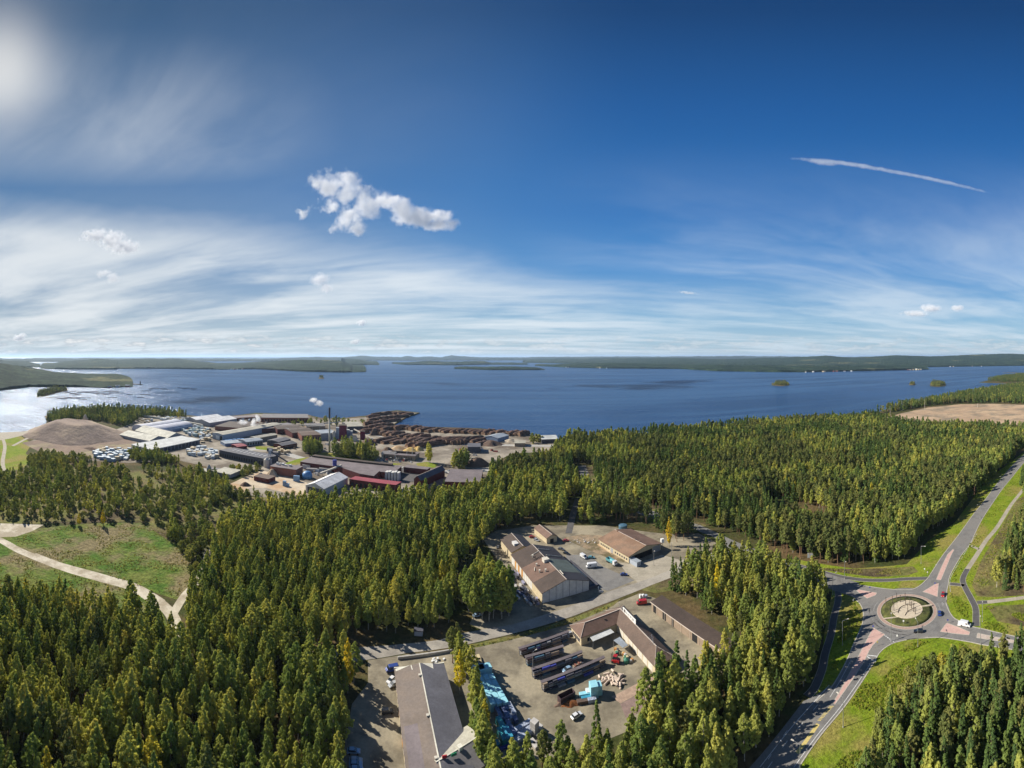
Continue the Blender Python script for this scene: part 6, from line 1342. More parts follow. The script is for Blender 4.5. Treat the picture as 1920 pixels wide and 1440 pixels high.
V('van', 1203, 1133, (1192, 1134), 'car_red', 'red van parked at the end of the brown store shed', 'van')
V('car', 1071, 1190, (1085, 1184), 'car_silver', 'silver car in the shade at the left end of the builders shop')
V('car', 1063, 1258, (1048, 1264), 'car_lightblue', 'light blue car with a trailer between the storage racks'); V('car', 1081, 1345, (1092, 1338), 'car_white', 'white car parked among the trees at the front of the builders yard')
V('van', 735, 1258, (715, 1262), 'car_blue', 'dark blue van at the far left corner of the long roof', 'van'); V('car', 733, 1278, (722, 1288), 'car_white', 'white car parked beside the long roof'); V('estate', 738, 1286, (726, 1292), 'car_silver', 'silver car parked beside the long roof')
V('estate', 727, 1337, (742, 1336), 'car_black', 'black pickup in the tree shade left of the long roof'); V('car', 895, 1156, (912, 1152), 'car_lightblue', 'light blue car under the birches left of the big workshop')
for i, (x, y, c) in enumerate(((663, 1412, 'car_lightblue'), (667, 1430, 'car_silver'), (667, 1437, 'car_lightblue'), (668, 1447, 'car_lightblue'))): V('car', x, y, (x + 20, y), c, ('light blue car at the head of the row at the bottom left of the yard', 'silver car second in the row at the bottom left of the yard', 'light blue car third in the row at the bottom left of the yard', 'light blue car cut by the bottom edge left of the long roof')[i], group='cars parked in a row by the wood')
random.seed(12); oc = ['car_grey', 'car_white', 'car_silver', 'car_blue', 'car_red', 'car_black']
for i in range(14):
    x = 704 + i * 5.2 + random.uniform(-1, 1); V('car', x, 861.5 + (x - 700) * .055 + random.choice((0, 1.8)), (x + 2, 870), oc[i % 6], 'parked %s car in the row before the office building with flagpoles' % oc[i % 6][4:], group='cars parked before the mill office')
for i, (x, y) in enumerate(((836, 887), (842, 884), (844, 889))): V('car', x, y, (x + 6, y + 2), ('car_grey', 'car_silver', 'car_black')[i], '%s car parked by the slate courtyard mill' % ('grey', 'silver', 'black')[i], group='cars beside the courtyard mill')
# tipper truck
p = W(1147, 1057); q = W(1157, 1063); e = empty('tipper_truck', (p.x, p.y, 0.06), 'tipper truck with teal bed and white cab in front of the hall', 'truck', rz=math.atan2(q.y - p.y, q.x - p.x))
mb = MBL(); mb.box(-4.6, 1.8, -1.2, 1.2, 1.1, 1.3); [mb.hexa([(a, s * 1.2 - .05, 1.3), (b_, s * 1.2 - .05, 1.3), (b_, s * 1.2 + .05, 1.3), (a, s * 1.2 + .05, 1.3), (a, s * 1.3 - .05, 2.6), (b_, s * 1.3 - .05, 2.6), (b_, s * 1.3 + .05, 2.6), (a, s * 1.3 + .05, 2.6)]) for s in (-1, 1) for a, b_ in ((-4.6, 1.8),)]
mb.box(1.7, 1.85, -1.25, 1.25, 1.3, 2.8); mb.box(-4.65, -4.55, -1.25, 1.25, 1.3, 2.4); mb.build('tipper_bed', [M['car_teal']], e)
mb = MBL(); mb.prism([(2.1, .6), (2.1, 2.9), (2.4, 3.0), (3.9, 2.95), (4.1, 1.8), (4.15, .6)], -1.2, 1.2); cb_ = mb.build('cab', [M['car_white']], e, bevel=.06); mb = MBL(); mb.prism([(3.96, 1.8), (3.84, 2.75), (3.92, 2.75), (4.14, 1.8)], -1.05, 1.05); mb.build('windscreen', [M['glass']], e)
for wx in (-3.6, -2.4, 3.1):
    for s in (-1, 1): mb = MBL(); mb.tube((wx, s * .9, .5), (wx, s * 1.22, .5), .5, n=12); mb.build('wheel', [M['rubber']], e)
mb = MBL(); mb.box(-4.5, 3.5, -.4, .4, .6, 1.05); mb.build('chassis', [M['rubber']], e)
# red telehandler
p = W(1153, 1242); e = empty('forklift', (p.x, p.y, 0.03), 'red forklift truck with raised mast on the builders yard', 'forklift', rz=2.5); mb = MBL(); mb.prism([(-2.2, .5), (-2.3, 1.6), (-1.2, 1.9), (.8, 1.4), (1.3, .9), (1.3, .5)], -1.0, 1.0); mb.build('body', [M['car_red']], e, bevel=.1)
mb = MBL(); mb.prism([(-1.1, 1.7), (-.9, 2.9), (.5, 2.95), (.9, 1.4)], -.8, .8); mb.build('cab', [M['glass']], e); mb = MBL(); mb.box(-1.0, .6, -.85, .85, 2.93, 3.05); mb.build('cab_roof', [M['car_red']], e)
for s in (-1, 1): mb = MBL(); mb.box(1.35, 1.5, s * .5 - .08, s * .5 + .08, .2, 3.6); mb.build('mast', [M['dark']], e); mb = MBL(); mb.box(1.5, 2.7, s * .4 - .07, s * .4 + .07, .25, .33); mb.build('fork', [M['steel']], e)
for wx in (-1.5, .8):
    for s in (-1, 1): mb = MBL(); mb.tube((wx, s * .8, .5), (wx, s * 1.12, .5), .5, n=12); mb.build('wheel', [M['rubber']], e)
e = empty('trailer', W(1082, 1249), 'open trailer loaded with red-brown timber between the storage racks', 'trailer', rz=.55); mb = MBL(); mb.box(-2.6, 2.6, -1, 1, .6, .8); mb.build('deck', [M['steel']], e)
for k in range(5): mb = MBL(); mb.box(-2.3 + k * .9, -1.7 + k * .9, -.8, .9, .8, 1.2 + .2 * (k % 2)); mb.build('load', [M['wall_brick' if k % 2 else 'wall_brown']], e)
for s in (-1, 1): mb = MBL(); mb.tube((0, s * 1.02, .35), (0, s * 1.2, .35), .35, n=10); mb.build('wheel', [M['rubber']], e)
# ================================================================ STREET LAMPS, SIGNS, POLES
def lamp(x, y, to, H_=11.0, label='', arm=2.2, group='street lamps round the junction', dark=False):
    p = W(x, y); q = W(*to); a = math.atan2(q.y - p.y, q.x - p.x); e = empty('street_lamp', p, label, 'street lamp', group, a)
    mb = MBL(); mb.tube((0, 0, 0), (0, 0, H_), .14, .08, 8); mb.build('pole', [M['steel']], e); mb = MBL(); mb.tube((0, 0, H_ - .1), (arm, 0, H_ + .35), .06, .05, 6); mb.build('arm', [M['steel']], e)
    mb = MBL(); mb.hexa([(arm - .1, -.16, H_ + .26), (arm + .9, -.2, H_ + .36), (arm + .9, .2, H_ + .36), (arm - .1, .16, H_ + .26), (arm - .1, -.12, H_ + .42), (arm + .8, -.15, H_ + .52), (arm + .8, .15, H_ + .52), (arm - .1, .12, H_ + .42)]); mb.build('lamp_head', [M['wall_pale']], e)
    mb = MBL(); mb.tube((0, 0, 0), (0, 0, .5), .22, n=8); mb.build('base', [M['concrete']], e)
for (x, y, tx, ty, lb) in ((1721, 1213, 1710, 1195, 'street lamp on the grass below the near side of the roundabout'), (1579.6, 1210, 1600, 1205, 'street lamp on the grass between the cycle path and the lower road arm'), (1561.6, 1115, 1575, 1108, 'street lamp at the mouth of the left road arm'),
    (1583.6, 1086, 1590, 1098, 'street lamp beside the upper cycle path at its left end'), (1727, 1057, 1745, 1060, 'street lamp in the tree shade left of the upper right arm'), (1838.5, 1209, 1838, 1195, 'street lamp at the zebra crossing of the right arm'), (1581, 1364, 1565, 1352, 'street lamp on the bank beside the lower main road'),
    (1838, 972, 1826, 975, 'street lamp halfway up the right road'), (1500, 1460, 1480, 1450, 'street lamp by the lower main road near the bottom edge'), (1842, 1166, 1842, 1178, 'street lamp on the grass above the right arm'), (1880, 915, 1868, 915, 'street lamp far up the right road'), (1671, 1203, 1671, 1190, 'street lamp at the kerb of the lower arm give-way line')):
    lamp(x, y, (tx, ty), 11 if y < 1360 else 10.5, lb)
for (x, y, tx, ty, lb) in ((1226, 1061, 1232, 1070, 'tall lamp pole in front of the hall, left of two'), (1259, 1045, 1265, 1055, 'tall lamp pole in front of the hall, right of two'), (999, 1266, 1008, 1262, 'lamp pole at the left end of the storage racks'), (567, 852, 570, 858, 'lamp pole beside the works road at the lawn'), (746, 874, 748, 880, 'lamp pole beside the works road before the office'), (833, 878, 836, 884, 'lamp pole at the bend of the works road')):
    lamp(x, y, (tx, ty), 9.5, lb, 1.2, group='lamp poles on the yards')
for i, x in enumerate((718, 741, 763, 773)):
    p = W(x, 862 + .4 * i); mb = MB(); mb.tube(p, p + Vector((0, 0, 15)), .28, .2, 8); mb.lathe(p + Vector((0, 0, 15)), [(.35, 0), (.05, .4)], 8); tag(mb.build('flagpole', M['white']), ('leftmost', 'second', 'third', 'rightmost')[i] + ' white flagpole before the mill office', 'flagpole', 'white flagpoles')
def board(x, y, w_, h, z0, label, face, legs=2, mat='white', nm='sign_board', inner=None):
    p = W(x, y); q = W(*face) if face else Vector((0, 0, 0)); a = math.atan2(q.y - p.y, q.x - p.x) + math.pi / 2; e = empty(nm, p, label, 'sign', None, a)
    mb = MBL(); mb.box(-w_ / 2, w_ / 2, -.06, .06, z0, z0 + h); mb.build('panel', [M[mat]], e)
    if inner: mb = MBL(); mb.box(-w_ / 2 + .3, w_ / 2 - .3, -.075, -.062, z0 + .3, z0 + h * .75); mb.build('face', [M[inner]], e)
    for i in range(legs): xx = (-w_ / 2 + .3 + (w_ - .6) * i / max(1, legs - 1)) if legs > 1 else 0; mb = MBL(); mb.tube((xx, .1, 0), (xx, .1, z0 + h * .8), .07, n=6); mb.build('post', [M['steel']], e)
board(1519, 1049, 3.6, 3.2, 1.0, 'grey notice board standing at the edge of the wood', (1519, 1080), mat='concrete', inner='wall_bluegrey'); board(1127, 1112, 2.4, 1.2, .4, 'low white company sign on the grass beside the white gable', (1127, 1135), mat='white', inner='wall_bluegrey')
board(1122, 1106, .5, 1.6, .2, 'narrow pale totem sign beside the low white company sign', (1122, 1135), 1)
for i, (x, y, fx_, fy_, m_, lb) in enumerate(((1739, 1079, 1739, 1100, 'wall_pale', 'slim pale cabinet by the upper cycle path'), (1733.5, 1073, 1735, 1100, 'white', 'white marker post on the grass above the upper crossing'), (1694, 1172, 1694, 1200, 'white', 'white arrow sign at the near edge of the roundabout centre'), (1682, 1200, 1680, 1215, 'white', 'small white sign at the kerb by the lower arm give-way line'),
    (1645, 1212, 1650, 1230, 'yellow_line', 'small sign on the lower pink island'), (1600, 1132, 1610, 1135, 'white', 'small sign on the grass at the left entry'))): board(x, y, .7, .8, 1.6, lb, (fx_, fy_), 1, m_, 'road_sign')
for (x, y, mt, lb) in ((1637, 1182, 'wall_steelblue', 'lower'), (1631, 1108, 'wall_steelblue', 'left'), (1753, 1100, 'wall_steelblue', 'upper right'), (1777, 1170, 'wall_steelblue', 'right')):
    p = W(x, y); e = empty('keep_right_sign', p + Vector((0, 0, .15)), 'round blue keep-right sign on the %s pink island' % lb, 'sign', 'keep-right signs on the islands', rz=-.9); mb = MBL(); mb.tube((0, 0, 0), (0, 0, 2.2), .05, n=6); mb.build('post', [M['steel']], e); mb = MBL(); mb.tube((0, -.05, 1.9), (0, -.1, 1.9), .42, n=14); mb.build('disc', [M['cobalt']], e)
for (x, y) in ((1661, 1136), (1673, 1130), (1681, 1126), (1688, 1129), (1698, 1133), (1706, 1136), (1709, 1141), (1713, 1147), (1716, 1152), (1702, 1148), (1676, 1145), (1669, 1151), (1697, 1126)):
    p = W(x, y + 3); p.z = .85; mb = MB(); h = random.uniform(3.2, 4.4); mb.hexa([(p.x + a * .14, p.y + b_ * .14, p.z) for a, b_ in ((-1, -1), (1, -1), (1, 1), (-1, 1))] + [(p.x + a * .09, p.y + b_ * .09, p.z + h) for a, b_ in ((-1, -1), (1, -1), (1, 1), (-1, 1))]); mb.box(p.x - .2, p.x + .2, p.y - .2, p.y + .2, p.z + h, p.z + h + .18); tag(mb.build('timber_post', M['dark_bark']), 'dark upright timber post on the sand circle of the roundabout', 'post', 'timber posts on the roundabout')
for i, (P) in enumerate(([(-5.5, 1.5), (-1.5, 3.4), (2.5, 2.6), (6.2, -.6)], [(-5, -2.6), (-1, -1.6), (3.4, -3)])):
    mb = MB(); L = smooth_line([RC + Vector((a, b_, 0)) for a, b_ in P], 6); ribbon(mb, L, .22, .88, .25); tag(mb.build('low_wall', M['dark_bark']), ('longer', 'shorter')[i] + ' low dark curved wall on the roundabout sand circle', 'wall')
# ================================================================ STORAGE RACKS AND GOODS IN THE BUILDERS YARD
paint('skip_dark', (0.07, 0.045, 0.05))
for i, (A_, B2, lb) in enumerate((((974, 1216), (1066, 1184), 'farthest storage rack, mostly in shade by the street'), ((986, 1232), (1056, 1211.5), 'second storage rack from the street with narrow pent roof'), ((998, 1255), (1091, 1222), 'third storage rack from the street with narrow pent roof'), ((1016, 1279), (1133, 1232), 'nearest storage rack, longest, behind the blue stack'))):
    z_ = 3.1; a, b_ = W(*A_, z_), W(*B2, z_); d = Vector((b_.x - a.x, b_.y - a.y, 0)); L_ = d.length; rz = math.atan2(d.y, d.x); e = empty('storage_rack', (a.x, a.y, 0), lb, 'rack', 'storage racks on the builders yard', rz)
    mb = MBL(); mb.hexa([(-.3, -.35, 2.95), (L_ + .3, -.35, 2.95), (L_ + .3, .85, 3.15), (-.3, .85, 3.15), (-.3, -.35, 3.05), (L_ + .3, -.35, 3.05), (L_ + .3, .85, 3.28), (-.3, .85, 3.28)]); mb.build('roof', [M['roof_mauve']], e)
    mb = MBL(); mb.box(0, L_, .6, .72, .3, 3.0); mb.build('back_panel', [M['wall_brown']], e)
    n_ = int(L_ / 3.2)
    for k in range(n_ + 1): mb = MBL(); x = L_ * k / n_; mb.box(x - .07, x + .07, -.1, .1, 0, 2.95); mb.build('post', [M['steel']], e)
    for z0 in (1.1, 2.0): mb = MBL(); mb.box(0, L_, -1.3, .5, z0, z0 + .1); mb.build('shelf', [M['steel']], e)
    random.seed(40 + i); x = .3
    while x < L_ - 2:
        w_ = random.uniform(1.6, 4.2); w_ = min(w_, L_ - x - .2)
        for z0 in (.05, 1.2, 2.12):
            if random.random() < .82:
                mb = MBL(); mb.box(x, x + w_, -1.15 - random.uniform(0, .9) * (z0 < 1), .3, z0, z0 + random.uniform(.35, .85))
                g_ = MB(); g_.v, g_.f, g_.m = mb.v, mb.f, mb.m; o = mb.build('goods', [M[random.choice(['wall_dark', 'wall_dark', 'dark_steel', 'dark_steel', 'tank_blue', 'cobalt', 'wall_brown', 'skip_dark', 'wall_grey'])]], e)
        x += w_ + random.uniform(.15, .9)
paint('skip_dark', (0.07, 0.045, 0.05)); paint('cyan_wrap', (0.30, 0.62, 0.72), .45); paint('cyan_deep', (0.05, 0.28, 0.42), .45); paint('teal_wrap', (0.04, 0.28, 0.32), .45); paint('print_wrap', (0.42, 0.48, 0.60), .5, var=.45, scale=1.6); paint('wrap_dark', (0.16, 0.20, 0.36), .5, var=.4, scale=1.8); paint('plank', (0.55, 0.46, 0.27), .8); paint('beige_roll', (0.58, 0.47, 0.38), .8)
def pack(p, wx, wy, h, rz, mat, label, group, name='wrapped_package', tiers=2, z0=0.0):
    e = empty(name, (p.x, p.y, z0), label, 'package', group, rz); z = .12
    mb = MBL(); [mb.box(-wx / 2 + .1, wx / 2 - .1, y - .1, y + .1, 0, .12) for y in (-wy * .35, 0, wy * .35)]; mb.build('pallet', [M['plank']], e)
    hh = (h - .12) / tiers
    for k in range(tiers): mb = MBL(); j = random.uniform(-.05, .05); mb.box(-wx / 2 + j, wx / 2 + j, -wy / 2, wy / 2, z + k * hh, z + (k + 1) * hh - .03); mb.build('bale', [M[mat]], e, bevel=.09)
random.seed(9)
A_, B2, C_ = W(893, 1266, 3.0), W(920, 1322, 3.0), W(925, 1263, 3.0); ax = (B2 - A_); ay = (C_ - A_); rz = math.atan2(ax.y, ax.x); nx, ny = 5, 3
for i in range(nx):
    for j in range(ny):
        c = A_ + ax * ((i + .5) / nx) + ay * ((j + .5) / ny); c.z = 0
        pack(c, ax.length / nx * .93, ay.length / ny * .90, 3.1 + random.uniform(-.12, .12), rz, 'cyan_wrap', 'light cyan wrapped bale in the big grid right of the birch row', 'light cyan bales', tiers=2)
c = W(903, 1264); 
for i, (x, y) in enumerate(((896, 1269), (909, 1267))): pack(W(x, y), 3.4, 5.2, 4.0, rz, 'cyan_wrap', ('left', 'right')[i] + ' taller cyan bale behind the big grid of bales', 'light cyan bales', tiers=2)
pack(W(945, 1326), 1.6, 8, 2.4, rz + 1.45, 'wrap_dark', 'dark blue wrapped load right of the big grid of bales', None)
for i, (x, y, wx, wy, h, dr, mt, lb) in enumerate(((937, 1345, 6, 2.2, 2.2, 0, 'wrap_dark', 'leftmost of three printed wrapped stacks below the cyan grid'), (945, 1344, 6.5, 2.2, 2.2, 0, 'wrap_dark', 'middle of three printed wrapped stacks below the cyan grid'), (952, 1343, 6.2, 1.2, 1.8, 0, 'print_wrap', 'narrow rightmost of three printed wrapped stacks below the cyan grid'),
    (959, 1338, 5.5, 1.6, 2.4, 0, 'print_wrap', 'white topped wrapped stack at the edge of the gravel yard'), (964, 1350, 4, 1.6, 1.6, 0, 'wrap_dark', 'blue wrapped stack nearer than the white topped one'), (938, 1364, 4.5, 2.0, 2.4, 0, 'teal_wrap', 'teal stack left of the dark path between the packages'), (955, 1368, 9, 1.7, 2.0, 0, 'wrap_dark', 'long grey-blue wrapped stack running away from the yard'),
    (943, 1388, 5.5, 2.6, 2.6, 0, 'teal_wrap', 'bright teal stack, left part of the pair at the yard corner'), (951, 1386, 5.2, 2.4, 2.8, 0, 'cyan_deep', 'deep cyan stack, right part of the pair at the yard corner'), (975, 1371, 9.5, 1.8, 1.8, 1.75, 'print_wrap', 'upper long white and blue wrapped stack across the yard corner'), (981, 1376, 9.5, 1.6, 1.5, 1.75, 'print_wrap', 'middle long white and blue wrapped stack across the yard corner'),
    (983, 1384, 10.5, 1.7, 1.5, 1.75, 'print_wrap', 'lower long white and blue wrapped stack across the yard corner'), (932, 1398, 2.2, 1.4, 1.3, 0, 'cyan_deep', 'small cyan package beneath the teal pair'), (945, 1405, 1.0, 3.2, 1.0, .1, 'cobalt', 'upright narrow blue package below the teal pair'), (1002, 1374, 2.4, 2.2, 4.2, .4, 'pale_board', 'tall pale crate at the right end of the long stacks'), (1010, 1368, 2.6, 2.0, 1.6, .4, 'pale_board', 'low pale crate right of the tall crate'),
    (1000, 1394, 2.4, 1.4, 1.0, .2, 'pale_board', 'small pale crate near the tree line'), (1003, 1401, 2.4, 1.4, 1.0, .2, 'pale_board', 'second small pale crate near the tree line'), (1012, 1384, 2.4, 1.4, 1.0, .2, 'pale_board', 'small pale crate beside the trees'))):
    pack(W(x, y), wx, wy, h, rz + dr, mt, lb, None, tiers=1 if h < 2 else 2)
for i, (x, y, wx, wy, h, mt, lb) in enumerate(((1113, 1304, 3.0, 3.6, 4.6, 'cyan_wrap', 'tall light cyan cube of bales beside the insulation heap'), (1122, 1300, 2.4, 3.2, 3.8, 'cyan_wrap', 'right half of the light cyan cube of bales'), (1104, 1302, 2.2, 2.4, 1.8, 'wrap_white', 'white bale left of the light cyan cube'), (1098, 1306, 5.0, 1.6, 1.6, 'cyan_wrap', 'long cyan bale left of the light cyan cube'), (1101, 1311, 4.5, 1.6, 1.3, 'cyan_deep', 'deep cyan bale before the light cyan cube'),
    (1110, 1316, 3.2, 1.6, 1.4, 'print_wrap', 'grey printed bale before the light cyan cube'), (1093, 1318, 4.6, 1.8, 1.2, 'roof_brown', 'brown wrapped load beside the open skip'))): pack(W(x, y), wx, wy, h, rz + 1.2, mt, lb, None, tiers=2 if h > 2 else 1)
random.seed(31); U = {}
for i in range(34):
    x, y = random.gauss(1151, 12), random.gauss(1275, 7); x = min(max(x, 1124), 1182); y = min(max(y, 1260), 1292); p = W(x, y); z = .35 + (random.random() < .45) * .7 * max(0, 1 - abs(x - 1150) / 22)
    e = empty('insulation_roll', (p.x, p.y, z), 'beige wrapped roll in the loose heap on the builders yard', 'roll', 'loose heap of beige rolls', random.uniform(0, 3.1)); e.rotation_euler.y = random.uniform(-.2, .2); L_ = random.uniform(1.6, 2.8)
    mb = MBL(); mb.tube((-L_ / 2, 0, 0), (L_ / 2, 0, 0), .42, n=10); mb.build('roll', [M['beige_roll']], e); mb = MBL(); mb.tube((-L_ / 2 - .02, 0, 0), (-L_ / 2 + .02, 0, 0), .2, n=8); mb.build('core', [M['wall_brown']], e)
p = W(1062, 1312); e = empty('skip_container', p, 'open dark steel skip with orange soil beside it', 'skip', rz=.45); mb = MBL()
paint('skip_dark', (0.07, 0.045, 0.05))
for (a, b_, c_, d_) in ((-3.2, 3.2, 1.1, 1.25), (-3.2, 3.2, -1.25, -1.1), (-3.3, -3.15, -1.2, 1.2), (3.15, 3.3, -1.2, 1.2)): mb.box(a, b_, c_, d_, 0, 2.4)
mb.build('sides', [M['skip_dark']], e); mb = MBL(); mb.box(-3.2, 3.2, -1.2, 1.2, .1, .3); mb.build('floor', [M['skip_dark']], e)
M['rust_soil'] = surf('rust_soil', (0.30, 0.11, 0.035), (0.16, 0.07, 0.03), 1.2, 1, .1, 4); lump('soil_heap', 'orange-brown soil heap against the open skip', 'heap', (1070, 1319), 4.2, 2.2, 1.3, M['rust_soil'], 61, 20, 6); lump('soil_heap', 'dark scrap heap left of the open skip', 'heap', (1054, 1319), 3.2, 2.2, 1.0, M['bark_pile'], 62, 18, 6, rough=.4)
for i in range(9):
    p = W(884 + (i % 3) * 7 + (i // 3) * 2, 1237 + (i // 3) * 7); e = empty('plank_bundle', p, 'pale bundle of planks at the head of the cyan bales', 'planks', 'plank bundles by the cyan bales', rz + random.uniform(-.1, .1)); mb = MBL(); L_ = random.uniform(3.5, 5.5)
    for k in range(4): mb.box(-L_ / 2 + random.uniform(-.2, .2), L_ / 2, -.55, .55, .1 + k * .3, .1 + k * .3 + .24)
    mb.build('stack', [M['plank' if i % 3 else 'pale_board']], e)
for i in range(14):
    a = W(746, 1236).lerp(W(856, 1220), (i + .5) / 14); e = empty('concrete_block', a, 'pale concrete block in the low barrier line behind the long roof', 'block', 'low barrier of concrete blocks', math.atan2(W(856, 1220).y - W(746, 1236).y, W(856, 1220).x - W(746, 1236).x)); mb = MBL(); mb.box(-.98, .98, -.35, .35, 0, 1.1); mb.build('block', [M['concrete']], e, bevel=.05)
for i in range(9):
    p = W(random.uniform(808, 836), random.uniform(1236, 1243)); e = empty('stone_block', p, 'white block in the small pile behind the long roof', 'block', 'pile of white blocks', random.uniform(0, 3)); mb = MBL(); mb.box(-.6, .6, -.4, .4, 0, random.uniform(.4, .9)); mb.build('block', [M['white']], e, bevel=.08)
boxthing('waste_container', 'grey-green waste container in the shade above the street', (785, 1190), 3.8, 2.2, 2.2, 'wall_bluegrey', 'container', .1, bevel=.05, roof='wall_dark')
for i, (x, y) in enumerate(((1201, 1121), (1206, 1121))): boxthing('bulk_bag', ('left', 'right')[i] + ' white bulk bag near the red van', (x, y), 1.3, 1.3, 1.8 + .2 * i, 'white', 'bag', .3, bevel=.25)
cyl_thing('rain_barrel', 'blue-grey round drum beside the white bulk bags', (1211, 1121), 1.6, .9, 'wall_bluegrey', .1, 'drum'); cyl_thing('green_tank', 'low round green tank near the red forklift', (1174, 1242), 1.4, 1.2, 'tank_blue', .6, 'tank'); paint('tank_green', (0.05, 0.20, 0.13)); bpy.data.objects['green_tank'].data.materials[0] = M['tank_green']
for i in range(16):
    x, y = random.uniform(1152, 1186), 0; y = 1222 + (x - 1152) * .55 + random.uniform(-4, 4); p = W(x, y); mt = random.choice(['wall_orange', 'white', 'pale_board', 'wall_dark', 'plank', 'tank_green']); e = empty('pallet_load', p, 'small pallet load in the clutter along the builders shop wall', 'pallet load', 'pallet loads by the builders shop wall', random.uniform(0, 3)); mb = MBL(); mb.box(-.6, .6, -.5, .5, .15, random.uniform(.6, 1.7)); mb.build('load', [M[mt]], e, bevel=.05); mb = MBL(); mb.box(-.65, .65, -.55, .55, 0, .14); mb.build('pallet', [M['plank']], e)
for i in range(12):
    x, y = random.uniform(1088, 1120), random.uniform(1022, 1038); 
for i in range(30):
    x = random.uniform(1066, 1125); y = 1011 + random.uniform(0, 8); p = W(x, y); r_ = random.uniform(.25, .7); mb = MB(); mb.lathe(p, [(r_, -.1), (r_ * random.uniform(.8, 1.1), r_ * .6), (r_ * .35, r_)], 6); tag(mb.build('rubble_block', M['pale_board']), 'pale rubble block on the waste ground between hut and hall', 'rubble', 'rubble between hut and hall')
sheet('waste_ground', [(1058, 1008), (1090, 1002), (1128, 1004), (1150, 1026), (1172, 1046), (1170, 1054), (1140, 1046), (1100, 1030), (1075, 1018)], surf('waste_ground', (0.34, 0.25, 0.16), (0.20, 0.16, 0.11), .25, 1, .15, 1.5, c3=(0.12, 0.10, 0.05), s3=.1), Z * 3.2)
sheet('hall_path', [(1119, 1021), (1128, 1017), (1152, 1034), (1145, 1038)], M['sand'], Z * 3.6)
# ================================================================ THINGS ON THE LAKE
random.seed(55)
for i in range(64):
    x, y = random.choice(((random.uniform(120, 215), random.uniform(732, 741)), (random.uniform(125, 215), random.uniform(733, 739)), (random.uniform(180, 290), random.uniform(733, 746)), (random.uniform(280, 365), random.uniform(727, 731)), (random.uniform(95, 160), random.uniform(744, 750)))); p = W(x, y, -1.45); L_ = random.uniform(14, 42); a = random.uniform(-.15, .15) - (x - 960) / F
    e = empty('log_raft', p, 'thin dark raft of logs floating on the left part of the lake', 'raft', 'log rafts on the lake', a); mb = MBL()
    for k in range(3): mb.tube((-L_ / 2, k * 1.6 - 1.6, .1), (L_ / 2, k * 1.6 - 1.6, .1), .8, n=6)
    mb.build('logs', [M['skip_dark']], e)
mb = MB(); ribbon(mb, [W(247, 719.5), W(266, 721)], 7, -3, 4.2); tag(mb.build('breakwater', M['mound']), 'low stone breakwater at the tip of the wooded cape', 'breakwater')
p = W(263, 720.8); e = empty('harbour_light', (p.x, p.y, 1.2), 'small dark harbour light tower on the breakwater', 'lighthouse'); mb = MBL(); mb.lathe((0, 0, 0), [(3.2, 0), (2.2, 10)], 10); mb.build('tower', [M['wall_dark']], e); mb = MBL(); mb.lathe((0, 0, 10), [(2.6, 0), (2.4, 2.5), (.3, 4.5)], 10); mb.build('lantern', [M['wall_grey']], e)
for i, (x, y, h) in enumerate(((1669, 781, 22), (1691, 770, 24), (1734, 768, 22), (1833, 764, 10))):
    p = W(x, y); mb = MB(); mb.tube(p, p + Vector((0, 0, h)), .35, .22, 6); mb.tube(p + Vector((-1.5, 0, h - 1)), p + Vector((1.5, 0, h - 1)), .15, n=4); tag(mb.build('light_mast', M['wall_pale']), ('leftmost', 'second', 'third', 'short rightmost')[i] + ' pale mast at the bare clearing', 'mast')
paint('machine_dark', (0.05, 0.05, 0.055)); paint('machine_red', (0.25, 0.05, 0.04)); random.seed(90)
for (x0, x1, y0, y1, n_, wh) in ((545, 600, 815, 842, 16, 'between the small stores and the works garden'), (596, 700, 822, 846, 22, 'around the boiler plant'), (585, 632, 872, 892, 10, 'behind the white tent hall'), (452, 500, 788, 797, 8, 'behind the brown warehouse'), (860, 930, 838, 868, 16, 'on the yard right of the works garden'), (560, 600, 792, 800, 8, 'near the shore warehouse')):
    for i in range(n_):
        x, y = random.uniform(x0, x1), random.uniform(y0, y1); k = random.choice(('machine_dark', 'wall_grey', 'pale_board', 'machine_red', 'wall_brown', 'wrap_white')); w_, d, h = random.uniform(2, 7), random.uniform(2, 3.5), random.uniform(1.2, 4)
        e = empty('mill_clutter', W(x, y), '%s low pile of gear %s' % ({'machine_dark': 'dark', 'wall_grey': 'grey', 'pale_board': 'pale', 'machine_red': 'dull red', 'wall_brown': 'brown', 'wrap_white': 'white'}[k], wh), 'gear', 'piles of gear in the mill yards', random.uniform(0, 3)); mb = MBL(); mb.hexa([(-w_ / 2, -d / 2, 0), (w_ / 2, -d / 2, 0), (w_ / 2, d / 2, 0), (-w_ / 2, d / 2, 0), (-w_ * .4, -d * .35, h), (w_ * .3, -d * .4, h * .7), (w_ * .35, d * .4, h * .8), (-w_ * .45, d * .3, h)]); mb.build('body', [M[k]], e)
